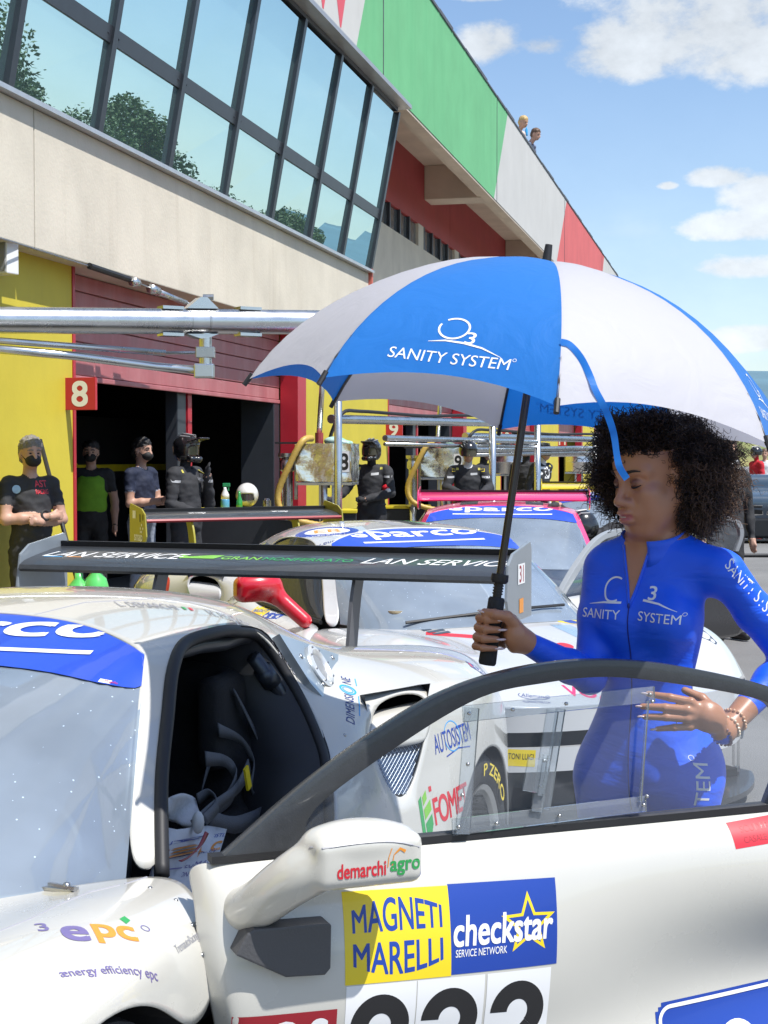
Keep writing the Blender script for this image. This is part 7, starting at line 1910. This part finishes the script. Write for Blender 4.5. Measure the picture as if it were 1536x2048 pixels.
# ------------------------------------------------------------------ pit gear
def gear():
    # large galvanised boom
    a, b_ = at(-70, 640, 10.75), at(676, 645, 12.25)
    e = empty('gantry_boom', (b_.x, b_.y, 0), 0, 'thick galvanised pipe boom crossing in front of the shutter on a slim mast', 'boom')
    O = e.location; A, Bp = a - O, b_ - O; d = (Bp - A).normalized()
    MB().tube([A, A.lerp(Bp, .5), Bp + d * .6], .096, 28).build('pipe', M_galv, e, smooth=True, ang=40)
    def on(px): t = (px + 70) / 746; return A.lerp(Bp, t)
    j = on(378); q = MB(); q.tube([on(352), on(354)], .0975, 28); q.tube([on(388), on(392)], .099, 28); q.build('weld_seam', M_steel, e, smooth=True, ang=40)
    q = MB(); side = d.cross(Vector((0, 0, 1))).normalized()
    for (x0, x1, zz) in ((296, 338, .10), (455, 500, .10), (296, 338, -.10), (455, 500, -.10)): q = MB(); q.box((on(x0) + on(x1)) / 2 + Vector((0, 0, zz)), ((on(x1) - on(x0)).length / 2, .06, .012), Matrix.Rotation(math.atan2(d.y, d.x), 3, 'Z')); q.build('clamp_plate', M_galv, e)
    for zz, dz in ((.096, .085), (-.096, -.035)):
        pts = [(-.13, 0), (.13, 0), (.035, dz), (-.02, dz)]; q = MB(); q.prism(pts, lambda x, z: j + d * x + side * .05 + Vector((0, 0, zz + z)), lambda x, z: j + d * x - side * .05 + Vector((0, 0, zz + z))); q.build('gusset', M_galv, e)
    MB().tube([j + Vector((.02, 0, .185)), j + Vector((.10, 0, .185))], .022, 8).build('pipe_fitting', M_steel, e)
    st = on(388); MB().tube([st + Vector((0, 0, -.09)), st + Vector((0, 0, -.36))], .048, 16).build('drop_pipe', M_galv, e, smooth=True, ang=40)
    MB().box(st + Vector((0, 0, -.235)), (.07, .05, .042)).build('drop_clamp', M_steel, e, bevel=.006); MB().box(st + Vector((-.01, 0, -.375)), (.075, .05, .055)).build('elbow_block', M_galv, e, bevel=.012)
    MB().tube([at(-70, 676, 10.7) - O, at(330, 706, 11.6) - O], .024, 10).build('stay_rod', M_galv, e, smooth=True); MB().tube([at(330, 706, 11.6) - O, st + Vector((0, 0, -.235))], .012, 8).build('stay_rod', M_steel, e)
    MB().tube([at(-70, 692, 10.7) - O, at(150, 712, 11.2) - O, at(310, 733, 11.6) - O, st + Vector((0, 0, -.375))], .032, 12).build('supply_pipe', M_galv, e, smooth=True)
    MB().tube([Vector((0, 0, 0)), Vector((0, 0, b_.z))], .032, 14).build('mast', M_galv, e, smooth=True)
    # farther booms
    for (p0, p1, D0, D1, r_, lab, hose) in (((662, 838), (985, 846), 16.6, 20.5, .05, 'galvanised boom with black hose on top over the second garage', True), ((770, 876), (1075, 884), 17.5, 22.5, .035, 'pair of slim steel supply rods ending below the nine sign', False),
                                     ((930, 872), (1230, 880), 21.5, 27.0, .05, 'galvanised boom with black hose running toward the third garage', True), ((935, 900), (1190, 896), 20.5, 27.0, .04, 'bright steel boom with hanging clear hose by the third garage', False), ((1085, 908), (1300, 906), 26.0, 33.0, .05, 'farthest steel boom, behind the curly hair', True)):
        P0, P1 = at(*p0, D0), at(*p1, D1); e = empty('gantry_boom', (P1.x, P1.y, 0), 0, lab, 'boom', 'slim gantry booms along the pit lane'); O = e.location
        MB().tube([P0 - O, P1 - O], r_, 12).build('pipe', M_galv, e, smooth=True, ang=40); MB().tube([Vector((0, 0, 0)), P1 - O + Vector((0, 0, .25))], .05, 10).build('mast', M_galv, e, smooth=True)
        if hose:
            pts = [P0 - O + Vector((-.03, 0, -.75)), P0 - O + Vector((-.02, 0, -.25)), P0 - O + Vector((.12, 0, .06))] + [(P0 - O).lerp(P1 - O, t) + Vector((0, 0, r_ + .03 + .015 * math.sin(t * 9))) for t in (.15, .35, .55, .75, .95)]
            MB().tube(spline(pts, 4), .02, 8).build('hose', M_black, e, smooth=True)
        else: MB().tube([P0 - O + Vector((0, 0, -.07)), P1 - O + Vector((0, 0, -.07))], r_ * .7, 8).build('lower_rod', M_steel, e, smooth=True)
    # ---- fuel rigs
    foil = mat('foil_wrap', (.88, .87, .86), .16, metal=1.0, bump=.5, bscale=4, var=.04, vscale=4); M_hose = mat('hose_yellow', (.52, .35, .08), .45, var=.2, vscale=50)
    def rig(px, D, num, lab, drum=False):
        p = at(px, 925, D); e = empty('fuel_rig', (p.x, p.y, 0), R(-8), lab, 'fuel rig', 'fuel rigs in front of the garages')
        z0 = p.z - .20
        q = MB()
        for x in (-.07, .07): q.bx(x - .02, x + .02, -.03, .03, 0, z0)
        q.bx(-.25, .25, -.22, .22, 0, .03).bx(-.30, .30, -.26, .26, z0 - .04, z0 - .01); q.build('stand', M_galv, e, bevel=.004)
        if drum:
            MB().lathe([(.29, z0), (.30, z0 + .02), (.30, z0 + .20), (.305, z0 + .21), (.30, z0 + .22), (.30, z0 + .40), (.28, z0 + .42), (0, z0 + .42)], (0, 0, 0), 28).build('drum', mat('drum_steel', (.68, .66, .64), .25, metal=1.0, var=.1, rvar=.06), e, smooth=True, ang=40)
            MB().tube([(.1, 0, z0 + .42), (.1, 0, z0 + .54)], .03, 8).build('valve', INK['red'], e)
            MB().tube(spline([(.25, 0, z0 + .45), (.5, 0, z0 + .5), (.62, .0, z0 + .25), (.64, 0, z0 - .1)], 5), .045, 10).build('hose', mat('hose_clear', (.5, .52, .5), .3), e, smooth=True)
            return
        bx = MB(); n = 9
        for ax in range(3):
            for sg in (-1, 1):
                rows = []
                for i in range(n):
                    row = []
                    for k in range(n):
                        u, v = -1 + 2 * i / (n - 1), -1 + 2 * k / (n - 1); c = [0, 0, 0]; c[ax] = sg; c[(ax + 1) % 3] = u; c[(ax + 2) % 3] = v
                        w = .012 * math.sin(7 * c[0] + 3 * c[2]) * math.cos(5 * c[1] + 4 * c[2] * c[0]); row.append((c[0] * .30 + w, c[1] * .26 - w, z0 + .20 + c[2] * .20 + w * .7))
                    rows.append(row)
                bx.grid(rows)
        tk = bx.build('foil_tank', foil, e, smooth=True, merge=.03, ang=60)
        Decal().rect(-.07, .05, -.11, .11, 0, 1, 1).text(num or '9', -.01, 0, h=.17, w=.09, m=1, bold=.03).build('number_card', [M_print, INK['black']], tk, (.235, -.275, z0 + .21), (1, 0, 0), (0, 0, 1), off=.004)
        q = MB(); q.lathe([(.10, 0), (.10, .02), (.06, .03), (.06, .52), (.085, .54), (.085, .62), (.06, .66), (.10, .68), (.10, .72), (0, .72)], (-.44, .0, z0 - .42), 16); q.bx(-.36, -.33, -.02, .02, z0 - .2, z0 + .3); q.build('pump', M_steel, e, smooth=True, ang=35)
        MB().bx(-.56, -.30, -.08, .08, z0 + .40, z0 + .42).build('pump_plate', M_black, e); MB().tube([(-.44, 0, 0), (-.44, 0, z0 - .42)], .055, 12).build('pump_leg', M_galv, e, smooth=True)
        MB().tube([(-.09, 0, z0 + .40), (-.09, 0, z0 + .52)], .045, 10).build('red_sleeve', mat('sleeve_red', (.32, .05, .05), .5), e); MB().tube([(-.09, 0, z0 + .52), (-.03, 0, z0 + 1.45)], .03, 10).build('vent_pipe', M_galv, e, smooth=True)
        hp = spline([(-.14, -.15, z0 + .46), (-.22, -.30, z0 + .42), (-.36, -.34, z0 + .15), (-.47, -.34, z0 - .12), (-.44, -.34, z0 - .30), (-.30, -.32, z0 - .40), (-.05, -.28, z0 - .46), (.02, -.25, z0 - .44)], 10); nn = len(hp)
        MB().tube(hp, [.034 + .004 * (i % 2) for i in range(nn)], 10).build('corrugated_hose', M_hose, e, smooth=True)
        sdf_obj('plastic_sheet', [ell((.08, 0, z0 + .43), (.12, .1, .05), k=.02), ell((.2, 0, z0 + .41), (.08, .08, .03), k=.02)], .015, mat('sheet_green', (.15, .45, .25), .4, col2=(.6, .7, .75), var=.5, vscale=12), e)
        MB().tube([(.0, -.2, z0 - .45), (.0, -.2, z0 + .02)], .035, 10).build('nozzle', M_steel, e, smooth=True)
    rig(655, 16.4, '8', 'foil wrapped fuel tank numbered 8 with yellow corrugated hose beside the first garage')
    rig(888, 21.5, '', 'foil wrapped fuel tank at the second garage, beside the goggled mechanic'); rig(1018, 27.5, '', 'bare steel drum fuel rig with clear hose at the third garage', True); rig(1158, 33.0, '', 'bare steel drum fuel rig farthest down the lane', True)
    # ---- counters with yellow edge
    for (x0, x1, y0, D, lab) in ((392, 596, 1018, 16.4, 'black counter with yellow top edge in front of the first garage'), (600, 712, 1020, 17.4, 'short black counter with yellow edge under the foil tank'), (742, 862, 1012, 21.6, 'black counter with yellow edge in front of the second garage')):
        a, b_ = at(x0, y0, D), at(x1, y0, D); e = empty('counter', ((a.x + b_.x) / 2, D, 0), 0, lab, 'counter', 'black counters with yellow edges'); hw = (b_.x - a.x) / 2
        MB().bx(-hw, hw, 0, .5, 0, a.z - .04).build('front', M_panel, e, bevel=.01); MB().bx(-hw - .01, hw + .01, -.02, .52, a.z - .038, a.z).build('top', M_stripe, e, bevel=.006)
    D = 16.5
    def on_c(px): p = at(px, 1018, 16.4); return Vector((p.x, D + .12, p.z))
    e = empty('spray_bottle', on_c(446), 0, 'clear spray bottle with blue liquid and green trigger on the counter', 'bottle')
    MB().lathe([(.045, 0), (.048, .01), (.048, .09), (.046, .10)], (0, 0, 0), 14).build('liquid', mat('liquid_blue', (.10, .35, .62), .15), e, smooth=True); MB().lathe([(.046, .101), (.044, .15), (.018, .21), (.018, .23)], (0, 0, 0), 14).build('bottle_top', mat('bottle_clear', (.7, .75, .78), .2), e, smooth=True)
    MB().bx(-.025, .055, -.016, .016, .235, .275).bx(.03, .045, -.01, .01, .19, .235).build('trigger', mat('trigger_green', (.02, .25, .10), .4), e, bevel=.004)
    e = empty('green_bottle', on_c(475), 0, 'small green bottle beside the white helmet on the counter', 'bottle'); MB().lathe([(.03, 0), (.034, .01), (.034, .08), (.014, .14), (.012, .19), (0, .19)], (0, 0, 0), 12).build('glass', mat('bottle_green', (.03, .30, .07), .12, coat=1), e, smooth=True)
    e = empty('crash_helmet', on_c(487) + Vector((0, .22, 0)), 0, 'white crash helmet resting on the counter', 'helmet'); sdf_obj('shell', [ell((0, 0, .14), (.125, .15, .135), k=.02), dict(rbox((0, 0, -.03), (.2, .2, .03), .01, k=.01), sub=True), dict(rbox((.0, -.16, .12), (.09, .06, .035), .02, k=.01), sub=True)], .01, M_helmw, e)
    MB().grid([[(.122 * math.sin(t), -.142 * math.cos(t), z) for t in (-.8, -.4, 0, .4, .8)] for z in (.085, .155)]).build('visor', M_visor, e, smooth=True)
    e = empty('metal_can', on_c(531), 0, 'small metal can on the counter', 'can'); MB().lathe([(.045, 0), (.045, .085), (.03, .09), (.02, .11), (0, .11)], (0, 0, 0), 14).build('can', M_steel, e, smooth=True, ang=40)
    # gas bottles between the car and the garage, leaning pole, dark tube for a shadow line on the ground
    for (px, py, lab) in ((192, 1133, 'light green gas cylinder with valve behind the grey wing plate'), (158, 1146, 'bright green gas cylinder partly hidden by the grey wing plate')):
        p = at(px, py, 8.9); e = empty('gas_cylinder', (p.x, p.y, 0), 0, lab, 'gas cylinder'); zt = p.z
        MB().lathe([(.075, 0), (.08, .02), (.08, zt - .14), (.06, zt - .07), (.025, zt - .03), (.025, zt)], (0, 0, 0), 18).build('tank', mat('tank_green', (.10, .55, .12), .3, coat=.5, var=.1), e, smooth=True)
        q = MB(); q.tube([(0, 0, zt), (0, 0, zt + .06)], .02, 8); q.tube([(-.05, 0, zt + .03), (.06, -.02, zt + .03)], .016, 8); q.ell((.07, -.02, zt + .035), (.03, .02, .03)); q.build('valve', M_steel, e, smooth=True, ang=40)
    a, b_ = at(80, 880, 12.0), at(138, 1100, 11.55)
    k_ = (0 - a.z) / (b_.z - a.z); foot = a + (b_ - a) * k_
    e = empty('leaning_pole', foot, 0, 'long black pole leaning on the yellow wall beside the grey haired man', 'pole'); MB().tube([Vector((0, 0, 0)), a - foot], .018, 8).build('shaft', M_black, e, smooth=True)
    a = at(1478, 1106, 24.0); e = empty('ground_shadow_line', (a.x, a.y, 0), 0, 'black tube standing in for a shadow line across the asphalt in front of the blue grey coupe', 'hose'); MB().tube(spline([(-.4, 0, .03), (.3, .05, .03), (1.2, -.02, .03), (2.5, .1, .03)], 5), .03, 8).build('hose', M_black, e, smooth=True)  # dark tube laid in place of a shadow line on the asphalt
gear()
